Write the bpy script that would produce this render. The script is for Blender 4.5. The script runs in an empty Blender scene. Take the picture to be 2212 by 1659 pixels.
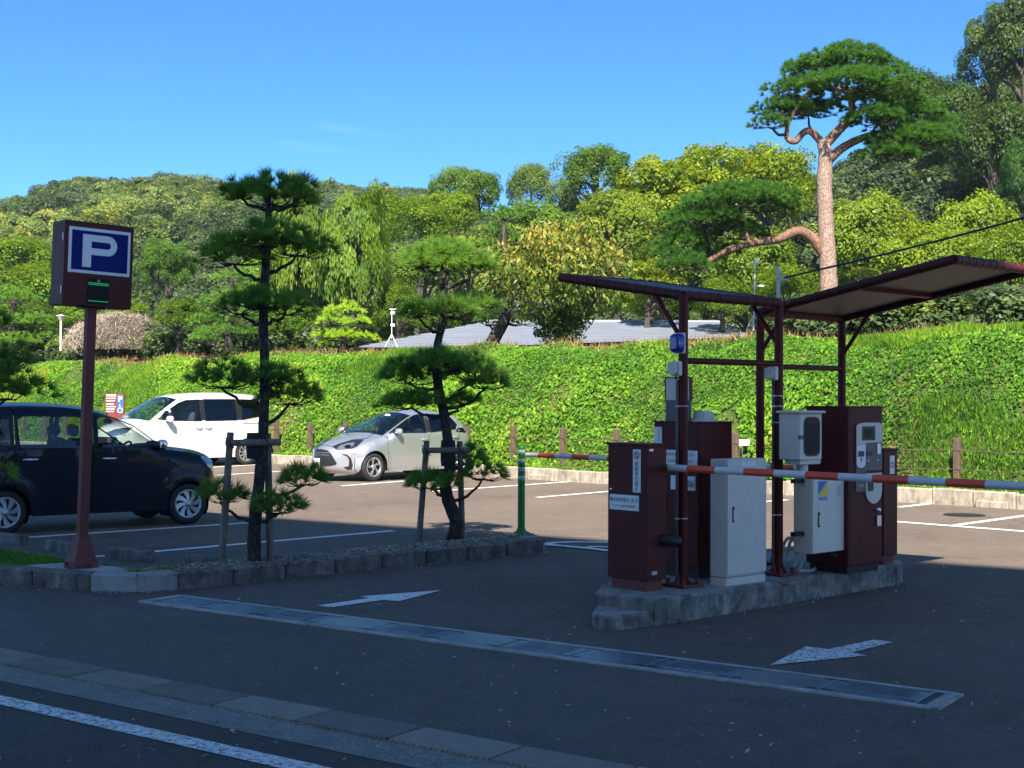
import bpy, bmesh, math, random
import numpy as np
from mathutils import Vector, Matrix, noise
from mathutils.bvhtree import BVHTree
from mathutils.geometry import delaunay_2d_cdt

random.seed(7)
RNG = np.random.default_rng(11)
SC = bpy.context.scene
COL = SC.collection
R = math.radians

# ------------------------------------------------------------------ camera
CAM_H = 1.7
FPX = 2900.0            # focal length in units of a 2212 px wide frame
PITCH, ROLL = math.atan(36.0 / FPX), 0.004
cam_d = bpy.data.cameras.new('camera')
cam_d.sensor_width = 36.0
cam_d.lens = 36.0 * FPX / 2212.0
cam_d.clip_end = 3000.0
cam = bpy.data.objects.new('camera', cam_d)
COL.objects.link(cam)
CAM_M = Matrix.Translation((0, 0, CAM_H)) @ Matrix.Rotation(R(90) + PITCH, 4, 'X') @ Matrix.Rotation(ROLL, 4, 'Z')
cam.matrix_world = CAM_M
SC.camera = cam

# ------------------------------------------------------------------ sky and sun
SUN_EL, SUN_AZ = 45.0, 2.5           # degrees; the sun stands behind the photographer, a little to one side
world = bpy.data.worlds.new('World')
SC.world = world
world.use_nodes = True
wn, wl = world.node_tree.nodes, world.node_tree.links
wn.clear()
w_out = wn.new('ShaderNodeOutputWorld')
w_bg = wn.new('ShaderNodeBackground')
sky = wn.new('ShaderNodeTexSky')
sky.sky_type = 'NISHITA'
sky.sun_disc = False
sky.sun_elevation = R(SUN_EL)
sky.sun_rotation = R(180.0 + SUN_AZ)
sky.air_density = 0.5
sky.dust_density = 0.8
sky.ozone_density = 4.5
sky.altitude = 1500.0
hs = wn.new('ShaderNodeHueSaturation')
hs.inputs['Saturation'].default_value = 1.19
hs.inputs['Value'].default_value = 1.0
hs.inputs['Hue'].default_value = 0.494
wl.new(sky.outputs[0], hs.inputs['Color'])
w_tc = wn.new('ShaderNodeTexCoord'); w_mp = wn.new('ShaderNodeMapping'); w_mp.inputs['Scale'].default_value = (1.6, 1.6, 9.0)
w_nz = wn.new('ShaderNodeTexNoise'); w_nz.inputs['Scale'].default_value = 2.6; w_nz.inputs['Detail'].default_value = 7; w_nz.inputs['Roughness'].default_value = .62
w_rp = wn.new('ShaderNodeMapRange'); w_rp.inputs['From Min'].default_value = .60; w_rp.inputs['From Max'].default_value = .90; w_rp.inputs['To Max'].default_value = .14
w_mx = wn.new('ShaderNodeMix'); w_mx.data_type = 'RGBA'; w_mx.inputs[7].default_value = (7.0, 7.6, 8.4, 1)
wl.new(w_tc.outputs['Generated'], w_mp.inputs['Vector']); wl.new(w_mp.outputs[0], w_nz.inputs['Vector']); wl.new(w_nz.outputs['Fac'], w_rp.inputs['Value'])
wl.new(w_rp.outputs[0], w_mx.inputs[0]); wl.new(hs.outputs[0], w_mx.inputs[6]); wl.new(w_mx.outputs[2], w_bg.inputs['Color'])
w_bg.inputs['Strength'].default_value = 0.121
wl.new(w_bg.outputs[0], w_out.inputs['Surface'])

sun_d = bpy.data.lights.new('sun', 'SUN')
sun_d.energy = 5.0
sun_d.angle = R(0.53)
sun_d.color = (1.0, 0.92, 0.79)
sun = bpy.data.objects.new('sun', sun_d)
sun.rotation_euler = (R(90 - SUN_EL), 0, R(-SUN_AZ))
sun.location = (-20, -60, 60)
COL.objects.link(sun)

SC.view_settings.view_transform = 'Standard'
SC.view_settings.look = 'None'
SC.view_settings.gamma = 1.0
SC.view_settings.use_curve_mapping = False
SC.view_settings.exposure = 1.4
SC.render.engine = 'CYCLES'
SC.cycles.use_denoising = True
SC.cycles.max_bounces = 8
SC.cycles.diffuse_bounces = 4
SC.cycles.glossy_bounces = 3
SC.cycles.transmission_bounces = 4
SC.cycles.transparent_max_bounces = 12

# ------------------------------------------------------------------ finding places
CAM_R = CAM_M.to_3x3()
CAM_O = CAM_M.translation.copy()

def ray(u, v):
    return (CAM_R @ Vector(((u - 1106.0) / FPX, -(v - 829.5) / FPX, -1.0)))

def G(u, v, z=0.0):
    """the place on the level plane z that stands at (u, v) of a 2212 x 1659 frame"""
    d = ray(u, v)
    t = (z - CAM_O.z) / d.z
    return CAM_O + d * t

def AT(u, v, y):
    """the place at distance y in front of the photographer"""
    d = ray(u, v)
    return CAM_O + d * (y / d.y)

def V2(p):
    return Vector((p[0], p[1], 0.0))

E = Vector((.745, .667, 0)).normalized()      # along the lanes and parking bays
N = Vector((-E.y, E.x, 0))                    # across them, towards the bank
ROADV = Vector((.815, -.58, 0)).normalized()  # along the street
ROADN = Vector((-ROADV.y, ROADV.x, 0))

# ------------------------------------------------------------------ objects
def srgb(r, g, b):
    def f(c):
        c /= 255.0
        return c / 12.92 if c <= .04045 else ((c + .055) / 1.055) ** 2.4
    return (f(r), f(g), f(b), 1.0)

def tag(o, label=None, cat=None, group=None, kind=None):
    if label: o['label'] = label
    if cat: o['category'] = cat
    if group: o['group'] = group
    if kind: o['kind'] = kind
    return o

def empty(name, loc=(0, 0, 0), rz=0.0, parent=None):
    o = bpy.data.objects.new(name, None)
    o.location = loc
    o.rotation_euler = (0, 0, rz)
    o.empty_display_size = .1
    COL.objects.link(o)
    if parent: o.parent = parent
    return o

def link(name, me, parent=None, loc=None, rot=None):
    o = bpy.data.objects.new(name, me)
    COL.objects.link(o)
    if parent: o.parent = parent
    if loc is not None: o.location = loc
    if rot is not None: o.rotation_euler = rot
    return o

class MB:
    """collects faces for one mesh"""
    def __init__(s):
        s.v, s.f, s.mi, s.sm = [], [], [], []
    def face(s, pts, mi=0, smooth=False):
        b = len(s.v)
        s.v += [tuple(p) for p in pts]
        s.f.append(tuple(range(b, b + len(pts)))); s.mi.append(mi); s.sm.append(smooth)
    def grid(s, rows, mi=0, smooth=True, close_u=False, close_v=False):
        b = len(s.v); n = len(rows[0]); m = len(rows)
        for r in rows: s.v += [tuple(p) for p in r]
        for i in range(m if close_v else m - 1):
            for j in range(n if close_u else n - 1):
                a, c = b + i * n + j, b + i * n + (j + 1) % n
                d, e = b + ((i + 1) % m) * n + (j + 1) % n, b + ((i + 1) % m) * n + j
                s.f.append((a, c, d, e)); s.mi.append(mi); s.sm.append(smooth)
    def box(s, c, size, ax=None, mi=0, bev=0.0):
        """box centred at c; ax = three axes; bev = edge chamfer"""
        c = Vector(c)
        X, Y, Z = ax or (Vector((1, 0, 0)), Vector((0, 1, 0)), Vector((0, 0, 1)))
        hx, hy, hz = size[0] / 2, size[1] / 2, size[2] / 2
        if bev <= 0:
            b = len(s.v)
            for dz in (-hz, hz):
                for dx, dy in ((-hx, -hy), (hx, -hy), (hx, hy), (-hx, hy)):
                    s.v.append(tuple(c + X * dx + Y * dy + Z * dz))
            for q in ((3, 2, 1, 0), (4, 5, 6, 7), (0, 1, 5, 4), (1, 2, 6, 5), (2, 3, 7, 6), (3, 0, 4, 7)):
                s.f.append(tuple(b + i for i in q)); s.mi.append(mi); s.sm.append(False)
            return
        e = min(bev, hx * .9, hy * .9, hz * .9)
        rings = []
        for dz, k in ((-hz, e), (-hz + e, 0), (hz - e, 0), (hz, e)):
            x, y = hx - k, hy - k
            q = e if k == 0 else e * .6
            ring = [(-x + q, -y), (x - q, -y), (x, -y + q), (x, y - q), (x - q, y), (-x + q, y), (-x, y - q), (-x, -y + q)]
            rings.append([c + X * a + Y * d + Z * dz for a, d in ring])
        s.grid(rings, mi, False, close_u=True)
        s.face(list(reversed(rings[0])), mi); s.face(rings[-1], mi)
    def tube(s, pts, rad, n=8, mi=0, caps=True, smooth=True):
        pts = [Vector(p) for p in pts]
        if not hasattr(rad, '__len__'): rad = [rad] * len(pts)
        rings = []; up = None
        for i, p in enumerate(pts):
            t = (pts[min(i + 1, len(pts) - 1)] - pts[max(i - 1, 0)])
            if t.length < 1e-9: t = Vector((0, 0, 1))
            t.normalize()
            if up is None:
                up = t.orthogonal().normalized()
            else:
                up = (up - t * up.dot(t))
                up = up.normalized() if up.length > 1e-6 else t.orthogonal().normalized()
            w = t.cross(up)
            rings.append([p + (up * math.cos(a) + w * math.sin(a)) * rad[i] for a in [2 * math.pi * k / n for k in range(n)]])
        s.grid(rings, mi, smooth, close_u=True)
        if caps:
            s.face(list(reversed(rings[0])), mi); s.face(rings[-1], mi)
    def prism(s, poly, h0, h1, org=(0, 0, 0), ax=None, mi=0, bev=0.0, mi_top=None):
        """polygon (2d) in the plane of ax[0], ax[1], pushed along ax[2] from h0 to h1"""
        o = Vector(org); X, Y, Z = ax or (Vector((1, 0, 0)), Vector((0, 1, 0)), Vector((0, 0, 1)))
        lo = [o + X * a + Y * b + Z * h0 for a, b in poly]
        if bev > 0:
            n = len(poly); ins = []
            for i in range(n):
                p0, p, p1 = Vector(poly[i - 1]), Vector(poly[i]), Vector(poly[(i + 1) % n])
                d0 = (p - p0).normalized(); d1 = (p1 - p).normalized()
                n0 = Vector((-d0.y, d0.x)); n1 = Vector((-d1.y, d1.x))
                m = (n0 + n1); m = m.normalized() if m.length > 1e-6 else n0
                ins.append(p + m * bev / max(.4, m.dot(n0)))
            mid = [o + X * a + Y * b + Z * (h1 - bev) for a, b in poly]
            hi = [o + X * p.x + Y * p.y + Z * h1 for p in ins]
            s.grid([lo, mid, hi], mi, False, close_u=True)
        else:
            hi = [o + X * a + Y * b + Z * h1 for a, b in poly]
            s.grid([lo, hi], mi, False, close_u=True)
        s.face(list(reversed(lo)), mi); s.face(hi, mi if mi_top is None else mi_top)
    def lathe(s, prof, org=(0, 0, 0), ax=None, n=24, mi=0, smooth=True):
        """prof: (radius, height) pairs turned round ax[2]"""
        o = Vector(org); X, Y, Z = ax or (Vector((1, 0, 0)), Vector((0, 1, 0)), Vector((0, 0, 1)))
        rows = [[o + (X * math.cos(2 * math.pi * k / n) + Y * math.sin(2 * math.pi * k / n)) * r + Z * h for k in range(n)] for r, h in prof]
        s.grid(rows, mi, smooth, close_u=True)
    def mesh(s, name, mats):
        me = bpy.data.meshes.new(name)
        me.from_pydata(s.v, [], s.f)
        for m in (mats if isinstance(mats, (list, tuple)) else [mats]): me.materials.append(m)
        me.polygons.foreach_set('material_index', s.mi)
        me.polygons.foreach_set('use_smooth', s.sm)
        me.validate(); me.update()
        return me
    def build(s, name, mats, parent=None, loc=None, rot=None):
        return link(name, s.mesh(name, mats), parent, loc, rot)

def np_mesh(name, verts, tris, mats, mat_idx=None, tone=None, smooth=False, per=3):
    """big meshes straight from arrays; tone = one value for each vertex"""
    me = bpy.data.meshes.new(name)
    nv, nf = len(verts), len(tris)
    me.vertices.add(nv); me.loops.add(nf * per); me.polygons.add(nf)
    me.vertices.foreach_set('co', np.ascontiguousarray(verts, dtype=np.float32).ravel())
    me.loops.foreach_set('vertex_index', np.ascontiguousarray(tris, dtype=np.int32).ravel())
    me.polygons.foreach_set('loop_start', np.arange(0, nf * per, per, dtype=np.int32))
    me.polygons.foreach_set('loop_total', np.full(nf, per, dtype=np.int32))
    for m in mats: me.materials.append(m)
    if mat_idx is not None: me.polygons.foreach_set('material_index', np.ascontiguousarray(mat_idx, dtype=np.int32))
    if smooth: me.polygons.foreach_set('use_smooth', np.ones(nf, dtype=bool))
    if tone is not None:
        a = me.attributes.new('tone', 'FLOAT', 'POINT')
        a.data.foreach_set('value', np.ascontiguousarray(tone, dtype=np.float32))
    me.update(calc_edges=True)
    return me

def text_mesh(name, body, size, mat, vertical=False, spacing=1.0, thick=0.0):
    """flat lettering centred on its origin in the XY plane"""
    cu = bpy.data.curves.new(name, 'FONT')
    cu.body = '\n'.join(body) if vertical else body
    cu.size = size; cu.align_x = 'CENTER'; cu.align_y = 'CENTER'
    cu.space_character = spacing
    if vertical: cu.space_line = spacing
    cu.offset = thick
    cu.resolution_u = 3
    o = bpy.data.objects.new(name, cu)
    COL.objects.link(o)
    bpy.context.view_layer.update()
    me = bpy.data.meshes.new_from_object(o.evaluated_get(bpy.context.evaluated_depsgraph_get()))
    bpy.data.objects.remove(o); bpy.data.curves.remove(cu)
    me.name = name
    me.materials.clear(); me.materials.append(mat)
    return me

def put_text(name, parent, body, size, mat, org, X, Y, **k):
    me = text_mesh(name, body, size, mat, **k)
    Z = X.cross(Y)
    M = Matrix((X, Y, Z)).transposed().to_4x4()
    M.translation = org
    me.transform(M)
    return link(name, me, parent)

# ------------------------------------------------------------------ materials
MATS = {}
def nodes(name):
    m = bpy.data.materials.new(name); m.use_nodes = True
    nt = m.node_tree; b = nt.nodes['Principled BSDF']
    MATS[name] = m
    return m, nt, nt.nodes, nt.links, b

def coords(nt, scale=(1, 1, 1), obj=True):
    tc = nt.nodes.new('ShaderNodeTexCoord')
    mp = nt.nodes.new('ShaderNodeMapping')
    mp.inputs['Scale'].default_value = scale
    nt.links.new(tc.outputs['Object' if obj else 'Generated'], mp.inputs['Vector'])
    return mp.outputs['Vector']

def wcoords(nt, scale=(1, 1, 1)):
    g = nt.nodes.new('ShaderNodeNewGeometry')
    mp = nt.nodes.new('ShaderNodeMapping'); mp.inputs['Scale'].default_value = scale
    nt.links.new(g.outputs['Position'], mp.inputs['Vector'])
    return mp.outputs['Vector']

def nz(nt, vec, scale, detail=4, rough=.6, dist=0):
    n = nt.nodes.new('ShaderNodeTexNoise')
    n.inputs['Scale'].default_value = scale; n.inputs['Detail'].default_value = detail
    n.inputs['Roughness'].default_value = rough; n.inputs['Distortion'].default_value = dist
    nt.links.new(vec, n.inputs['Vector'])
    return n.outputs['Fac']

def ramp(nt, fac, stops):
    r = nt.nodes.new('ShaderNodeValToRGB')
    e = r.color_ramp.elements
    e[0].position, e[0].color = stops[0][0], stops[0][1]
    e[1].position, e[1].color = stops[-1][0], stops[-1][1]
    for p, c in stops[1:-1]:
        x = e.new(p); x.color = c
    nt.links.new(fac, r.inputs['Fac'])
    return r.outputs['Color']

def mix(nt, fac, a, b, mode='MIX'):
    m = nt.nodes.new('ShaderNodeMix'); m.data_type = 'RGBA'; m.blend_type = mode
    for i, x in ((0, fac), (6, a), (7, b)):
        if isinstance(x, (int, float)): m.inputs[i].default_value = x
        elif isinstance(x, tuple): m.inputs[i].default_value = x
        else: nt.links.new(x, m.inputs[i])
    return m.outputs[2]

def bump(nt, b, h, strength=.3, dist=.01):
    n = nt.nodes.new('ShaderNodeBump'); n.inputs['Strength'].default_value = strength; n.inputs['Distance'].default_value = dist
    nt.links.new(h, n.inputs['Height']); nt.links.new(n.outputs[0], b.inputs['Normal'])

def grey(v, a=1.0): return (v, v, v, a)
def mul(c, k): return (c[0] * k, c[1] * k, c[2] * k, 1.0)

def plain(name, col, rough=.5, metal=0.0, var=.12, scale=9.0, bmp=0.0, bscale=60, coat=0.0, spec=.5):
    m, nt, ns, ls, b = nodes(name)
    v = wcoords(nt)
    f = nz(nt, v, scale, 5)
    ls.new(ramp(nt, f, [(.25, mul(col, 1 - var)), (.75, mul(col, 1 + var))]), b.inputs['Base Color'])
    b.inputs['Roughness'].default_value = rough; b.inputs['Metallic'].default_value = metal
    b.inputs['Coat Weight'].default_value = coat; b.inputs['Coat Roughness'].default_value = .05
    b.inputs['Specular IOR Level'].default_value = spec
    if bmp: bump(nt, b, nz(nt, v, bscale, 3), bmp, .004)
    return m

def asphalt(name, base, patch, speck, scale=1.0, grit=140, bmp=.5):
    m, nt, ns, ls, b = nodes(name)
    v = wcoords(nt)
    big = nz(nt, v, .35 * scale, 5, .65, .4)
    c = ramp(nt, big, [(.3, base), (.7, patch)])
    mid = nz(nt, v, 4.0, 4, .7)
    c = mix(nt, 1.0, c, ramp(nt, mid, [(.3, grey(.86)), (.7, grey(1.12))]), 'MULTIPLY')
    vo = ns.new('ShaderNodeTexVoronoi'); vo.inputs['Scale'].default_value = grit
    ls.new(v, vo.inputs['Vector'])
    sp = ramp(nt, vo.outputs['Color'], [(.0, grey(.62)), (.55, grey(.95)), (.86, grey(1.1)), (.99, speck)])
    c = mix(nt, 1.0, c, sp, 'MULTIPLY')
    v2 = ns.new('ShaderNodeTexVoronoi'); v2.inputs['Scale'].default_value = 34.0; v2.inputs['Randomness'].default_value = 1.0
    ls.new(v, v2.inputs['Vector'])
    near = ramp(nt, v2.outputs['Distance'], [(.16, grey(1)), (.26, grey(0))])
    pick = ramp(nt, v2.outputs['Color'], [(.0, grey(.45)), (.10, grey(.7)), (.16, grey(1.0)), (.80, grey(1.0)), (.92, grey(2.1)), (1.0, grey(2.6))])
    c = mix(nt, 1.0, c, mix(nt, near, grey(1.0), pick), 'MULTIPLY')
    st = nz(nt, wcoords(nt, (.9, .55, 1)), 1.1, 6, .7, 1.2)
    c = mix(nt, 1.0, c, ramp(nt, st, [(.28, grey(.70)), (.42, grey(.98)), (.62, grey(1.0)), (.75, grey(1.14))]), 'MULTIPLY')
    ls.new(c, b.inputs['Base Color'])
    b.inputs['Roughness'].default_value = .86
    b.inputs['Specular IOR Level'].default_value = .35
    bump(nt, b, vo.outputs['Distance'], bmp, .006)
    return m

def stained(name, base, dark, light, streak=True, moss=None):
    m, nt, ns, ls, b = nodes(name)
    v = wcoords(nt)
    f = nz(nt, v, 5.0, 7, .72, .3)
    c = ramp(nt, f, [(.3, dark), (.5, base), (.72, light)])
    if streak:
        vs = wcoords(nt, (9, 9, 1.3))
        s = nz(nt, vs, 1.0, 8, .78, .6)
        c = mix(nt, .75, c, ramp(nt, s, [(.36, grey(.30)), (.62, grey(1.15))]), 'MULTIPLY')
    fine = nz(nt, v, 160, 3, .8)
    c = mix(nt, 1.0, c, ramp(nt, fine, [(.3, grey(.72)), (.7, grey(1.2))]), 'MULTIPLY')
    if moss:
        k = ramp(nt, nz(nt, v, 2.3, 5, .7), [(.52, grey(0)), (.68, grey(1))])
        c = mix(nt, k, c, moss)
    ls.new(c, b.inputs['Base Color'])
    b.inputs['Roughness'].default_value = .9
    bump(nt, b, nz(nt, v, 70, 5, .75), .55, .008)
    return m

def leafmat(name, stops, rough=.5, trans=.35, tcol=None, spec=.4, objtint=True):
    """leaf colours come from the leaf's own tone, tinted by the plant's own colour"""
    m, nt, ns, ls, b = nodes(name)
    at = ns.new('ShaderNodeAttribute'); at.attribute_name = 'tone'
    c = ramp(nt, at.outputs['Fac'], stops)
    if objtint:
        oi = ns.new('ShaderNodeObjectInfo')
        c = mix(nt, 1.0, c, oi.outputs['Color'], 'MULTIPLY')
    ls.new(c, b.inputs['Base Color'])
    b.inputs['Roughness'].default_value = rough
    b.inputs['Specular IOR Level'].default_value = spec
    tr = ns.new('ShaderNodeBsdfTranslucent')
    tc = mix(nt, 1.0, c, tcol or (1.25, 1.15, .5, 1), 'MULTIPLY')
    ls.new(tc, tr.inputs['Color'])
    ms = ns.new('ShaderNodeMixShader'); ms.inputs[0].default_value = trans
    ls.new(b.outputs[0], ms.inputs[1]); ls.new(tr.outputs[0], ms.inputs[2])
    ls.new(ms.outputs[0], ns['Material Output'].inputs['Surface'])
    return m

def glassmat(name, tint, refl=1.0, ior=1.45):
    m, nt, ns, ls, b = nodes(name)
    ns.remove(b)
    t = ns.new('ShaderNodeBsdfTransparent'); t.inputs['Color'].default_value = tint
    g = ns.new('ShaderNodeBsdfGlossy'); g.inputs['Roughness'].default_value = .015
    g.inputs['Color'].default_value = (refl, refl, refl, 1)
    lw = ns.new('ShaderNodeLayerWeight'); lw.inputs['Blend'].default_value = .5
    pw = ns.new('ShaderNodeMath'); pw.operation = 'POWER'; pw.inputs[1].default_value = 4.0
    ma = ns.new('ShaderNodeMath'); ma.operation = 'MULTIPLY_ADD'; ma.inputs[1].default_value = .9; ma.inputs[2].default_value = .05 * (ior / 1.45) ** 3
    ls.new(lw.outputs['Facing'], pw.inputs[0]); ls.new(pw.outputs[0], ma.inputs[0])
    ms = ns.new('ShaderNodeMixShader')
    ls.new(ma.outputs[0], ms.inputs[0]); ls.new(t.outputs[0], ms.inputs[1]); ls.new(g.outputs[0], ms.inputs[2])
    ls.new(ms.outputs[0], ns['Material Output'].inputs['Surface'])
    return m

M_ASPH = asphalt('asphalt', (.132, .102, .080, 1), (.184, .144, .114, 1), (2.2, 2.1, 2.0, 1))
M_ROAD = asphalt('road_asphalt', (.082, .064, .051, 1), (.125, .098, .078, 1), (2.4, 2.3, 2.2, 1), 1.0, 90, .9)
M_GUT = asphalt('gutter_aggregate', (.26, .225, .195, 1), (.34, .30, .26, 1), (2.0, 2.0, 2.1, 1), 2.0, 75, 1.0)
M_CONC = stained('weathered_concrete', (.24, .215, .185, 1), (.035, .031, .027, 1), (.50, .455, .39, 1))
M_CONCTOP = stained('concrete_top', (.46, .42, .37, 1), (.24, .215, .19, 1), (.60, .56, .50, 1), streak=False)
M_KERB = stained('kerb_concrete', (.19, .17, .148, 1), (.055, .049, .043, 1), (.36, .325, .28, 1))
M_KERBNEW = stained('kerb_repair_concrete', (.33, .325, .31, 1), (.22, .21, .2, 1), (.42, .41, .39, 1), streak=False)
M_STONE = stained('bank_kerb_stone', (.42, .36, .28, 1), (.22, .18, .14, 1), (.55, .49, .40, 1), streak=True)
M_BROWN = plain('brown_paint', (.100, .0135, .0105, 1), .5, var=.16, scale=6, bmp=.05, bscale=40, spec=.22)
M_BROWNR = plain('brown_paint_rusty', (.17, .030, .022, 1), .6, var=.35, scale=22, bmp=.15)
M_BROWND = plain('dark_brown_paint', (.014, .006, .006, 1), .6)  # near-black brown of door gaps and two machine plinths
M_GREY = plain('grey_paint', (.70, .62, .53, 1), .5, var=.06)
M_GREYD = plain('dark_grey_plastic', (.10, .10, .105, 1), .45, var=.1)
M_BEIGE = plain('pale_grey_beige_paint', (.74, .66, .55, 1), .5, var=.06)
M_ALU = plain('brushed_metal', (.55, .56, .58, 1), .35, 1.0, .1)
M_CHROME = plain('chrome', (.8, .82, .85, 1), .06, 1.0, .02)
M_BLACK = plain('black_plastic', (.012, .012, .013, 1), .45, var=.1)
M_RUBBER = plain('tyre_rubber', (.018, .018, .019, 1), .75, var=.2, scale=30)
M_CABLE = plain('black_cable', (.010, .010, .010, 1), .4)
M_CONDUIT = plain('white_flexible_conduit', (.50, .50, .46, 1), .6, var=.15)
M_WHITEP = plain('white_plate', (.84, .83, .81, 1), .4, var=.04)
M_INK = plain('black_ink', (.012, .012, .014, 1), .5)
M_BLUEP = plain('blue_plate', (.003, .010, .16, 1), .45, var=.05, spec=.12)
M_SIGNBLUE = plain('bright_blue_plate', (.02, .13, .5, 1), .4, var=.05)
M_REDP = plain('red_reflective', (.88, .095, .03, 1), .4, var=.06)
M_BARW = plain('barrier_white', (.72, .69, .65, 1), .45, var=.08)
M_GREENP = plain('green_bollard_plastic', (.018, .20, .022, 1), .45, var=.1)
M_REFL = plain('silver_reflective_band', (.62, .66, .60, 1), .4, var=.08)
M_YEL = plain('yellow_print', (.75, .62, .02, 1), .45)
M_REDINK = plain('red_ink', (.42, .02, .02, 1), .5)
M_PANEL = plain('roof_soffit_panel', (.085, .075, .068, 1), .55, var=.05)
M_DARKGL = plain('dark_display_glass', (.004, .005, .006, 1), .3, var=.1, spec=.12)
M_BLUELAMP = plain('blue_lamp_plastic', (.006, .03, .26, 1), .15, var=.1, coat=.5)

def paint_mat(name):
    m, nt, ns, ls, b = nodes(name)
    v = wcoords(nt)
    f = nz(nt, v, 26, 6, .8)
    g = nz(nt, v, 2.0, 3)
    k = ramp(nt, f, [(.36, grey(0)), (.47, grey(1))])
    c = mix(nt, k, (.24, .20, .17, 1), (.90, .88, .83, 1))
    c = mix(nt, 1.0, c, ramp(nt, g, [(.3, grey(.88)), (.7, grey(1.05))]), 'MULTIPLY')
    ls.new(c, b.inputs['Base Color']); b.inputs['Roughness'].default_value = .7
    bump(nt, b, nz(nt, v, 120, 3), .4, .004)
    return m
M_LINE = paint_mat('road_paint')
def paint_mat_worn(name):
    m, nt, ns, ls, b = nodes(name)
    v = wcoords(nt)
    f = nz(nt, v, 30, 7, .85)
    k = ramp(nt, f, [(.42, grey(0)), (.53, grey(1))])
    c = mix(nt, k, (.13, .105, .09, 1), (.90, .87, .82, 1))
    ls.new(c, b.inputs['Base Color']); b.inputs['Roughness'].default_value = .75
    bump(nt, b, nz(nt, v, 110, 3), .5, .005)
    return m
M_LINEW = paint_mat_worn('worn_road_paint')

# ================================================================== THE SETTING
# ---- ground sheet
mb = MB(); mb.face([(-450, -200, 0), (450, -200, 0), (450, 500, 0), (-450, 500, 0)])
tag(mb.build('ground', M_ASPH), 'dark asphalt of the car park and its lanes', kind='structure')

def strip(mb, p, q, w, z, mi=0):
    p, q = V2(p), V2(q)
    d = (q - p).normalized(); s = Vector((-d.y, d.x, 0)) * w / 2; up = Vector((0, 0, z))
    mb.face([p - s + up, q - s + up, q + s + up, p + s + up], mi)

# ---- street: asphalt, aggregate gutter strip, ramp plates, white edge line
def ncoord(u, v): return V2(G(u, v)).dot(ROADN)
def scoord(u, v): return V2(G(u, v)).dot(ROADV)
n_top = (ncoord(263, 1453) + ncoord(581, 1511)) / 2
n_blk = (ncoord(212, 1480) + ncoord(537, 1539)) / 2
n_gut = (ncoord(342, 1547) + ncoord(620, 1600)) / 2
n_line = (ncoord(51, 1523) + ncoord(605, 1653)) / 2
def rd(s, n, z): return ROADV * s + ROADN * n + Vector((0, 0, z))
mb = MB(); mb.face([rd(-120, -7, .004), rd(120, -7, .004), rd(120, n_gut - .003, .004), rd(-120, n_gut - .003, .004)])
tag(mb.build('road', M_ROAD), kind='structure')
mb = MB(); mb.face([rd(-120, n_gut + .003, .005), rd(120, n_gut + .003, .005), rd(120, n_blk - .006, .008), rd(-120, n_blk - .006, .008)])
tag(mb.build('gutter', M_GUT), kind='structure')
mb = MB()
mb.face([rd(-60, n_line - .07, .008), rd(60, n_line - .07, .008), rd(60, n_line + .07, .008), rd(-60, n_line + .07, .008)])
tag(mb.build('road_edge_line', M_LINEW), kind='structure')
# ramp plates with a raised diamond tread
M_PLATE = []
for i, (c, cc) in enumerate((((.34, .26, .20, 1), (.48, .38, .30, 1)), ((.25, .195, .155, 1), (.37, .295, .235, 1)), ((.40, .31, .235, 1), (.54, .43, .34, 1)))):
    m, nt, ns, ls, b = nodes('tread_plate_%s' % 'abc'[i])
    v = wcoords(nt)
    f = nz(nt, v, 6, 6, .75)
    k = ramp(nt, f, [(.3, c), (.7, cc)])
    k = mix(nt, 1.0, k, ramp(nt, nz(nt, v, 130, 3, .8), [(.3, grey(.7)), (.7, grey(1.15))]), 'MULTIPLY')
    ls.new(k, b.inputs['Base Color']); b.inputs['Roughness'].default_value = .85
    ch = ns.new('ShaderNodeTexBrick'); ch.inputs['Scale'].default_value = 1.0
    ch.inputs['Brick Width'].default_value = .030; ch.inputs['Row Height'].default_value = .015; ch.inputs['Mortar Size'].default_value = .004
    mp = ns.new('ShaderNodeMapping'); mp.inputs['Rotation'].default_value = (0, 0, R(10))
    ls.new(v, mp.inputs['Vector']); ls.new(mp.outputs[0], ch.inputs['Vector'])
    bump(nt, b, ch.outputs['Fac'], 1.0, .012)
    k2 = mix(nt, 1.0, k, ramp(nt, ch.outputs['Fac'], [(.0, grey(1.05)), (1.0, grey(.62))]), 'MULTIPLY'); ls.new(k2, b.inputs['Base Color'])
    M_PLATE.append(m)
ramp_root = tag(empty('ramp_strip', rd(0, n_blk, 0)), 'row of worn tread plates along the street edge', kind='structure')
joint_s = scoord(263, 1453)
plate_w = n_top - n_blk
mbp = MB(); mbp.box((0, plate_w / 2, .006), (.612, plate_w - .01, .034), (ROADV, ROADN, Vector((0, 0, 1))), bev=.006)
plate_me = [mbp.mesh('tread_plate', M_PLATE[i]) for i in range(3)]
for k in range(-6, 16):
    s0 = joint_s + .632 * (k + .5)
    for o in (link('tread_plate', plate_me[(k * 7 + k // 3) % 3], ramp_root),):
        o.location = ROADV * s0 + Vector((0, 0, random.uniform(-.003, .003)))
        o.rotation_euler = (random.uniform(-.006, .006), random.uniform(-.004, .004), random.uniform(-.003, .003))

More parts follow.
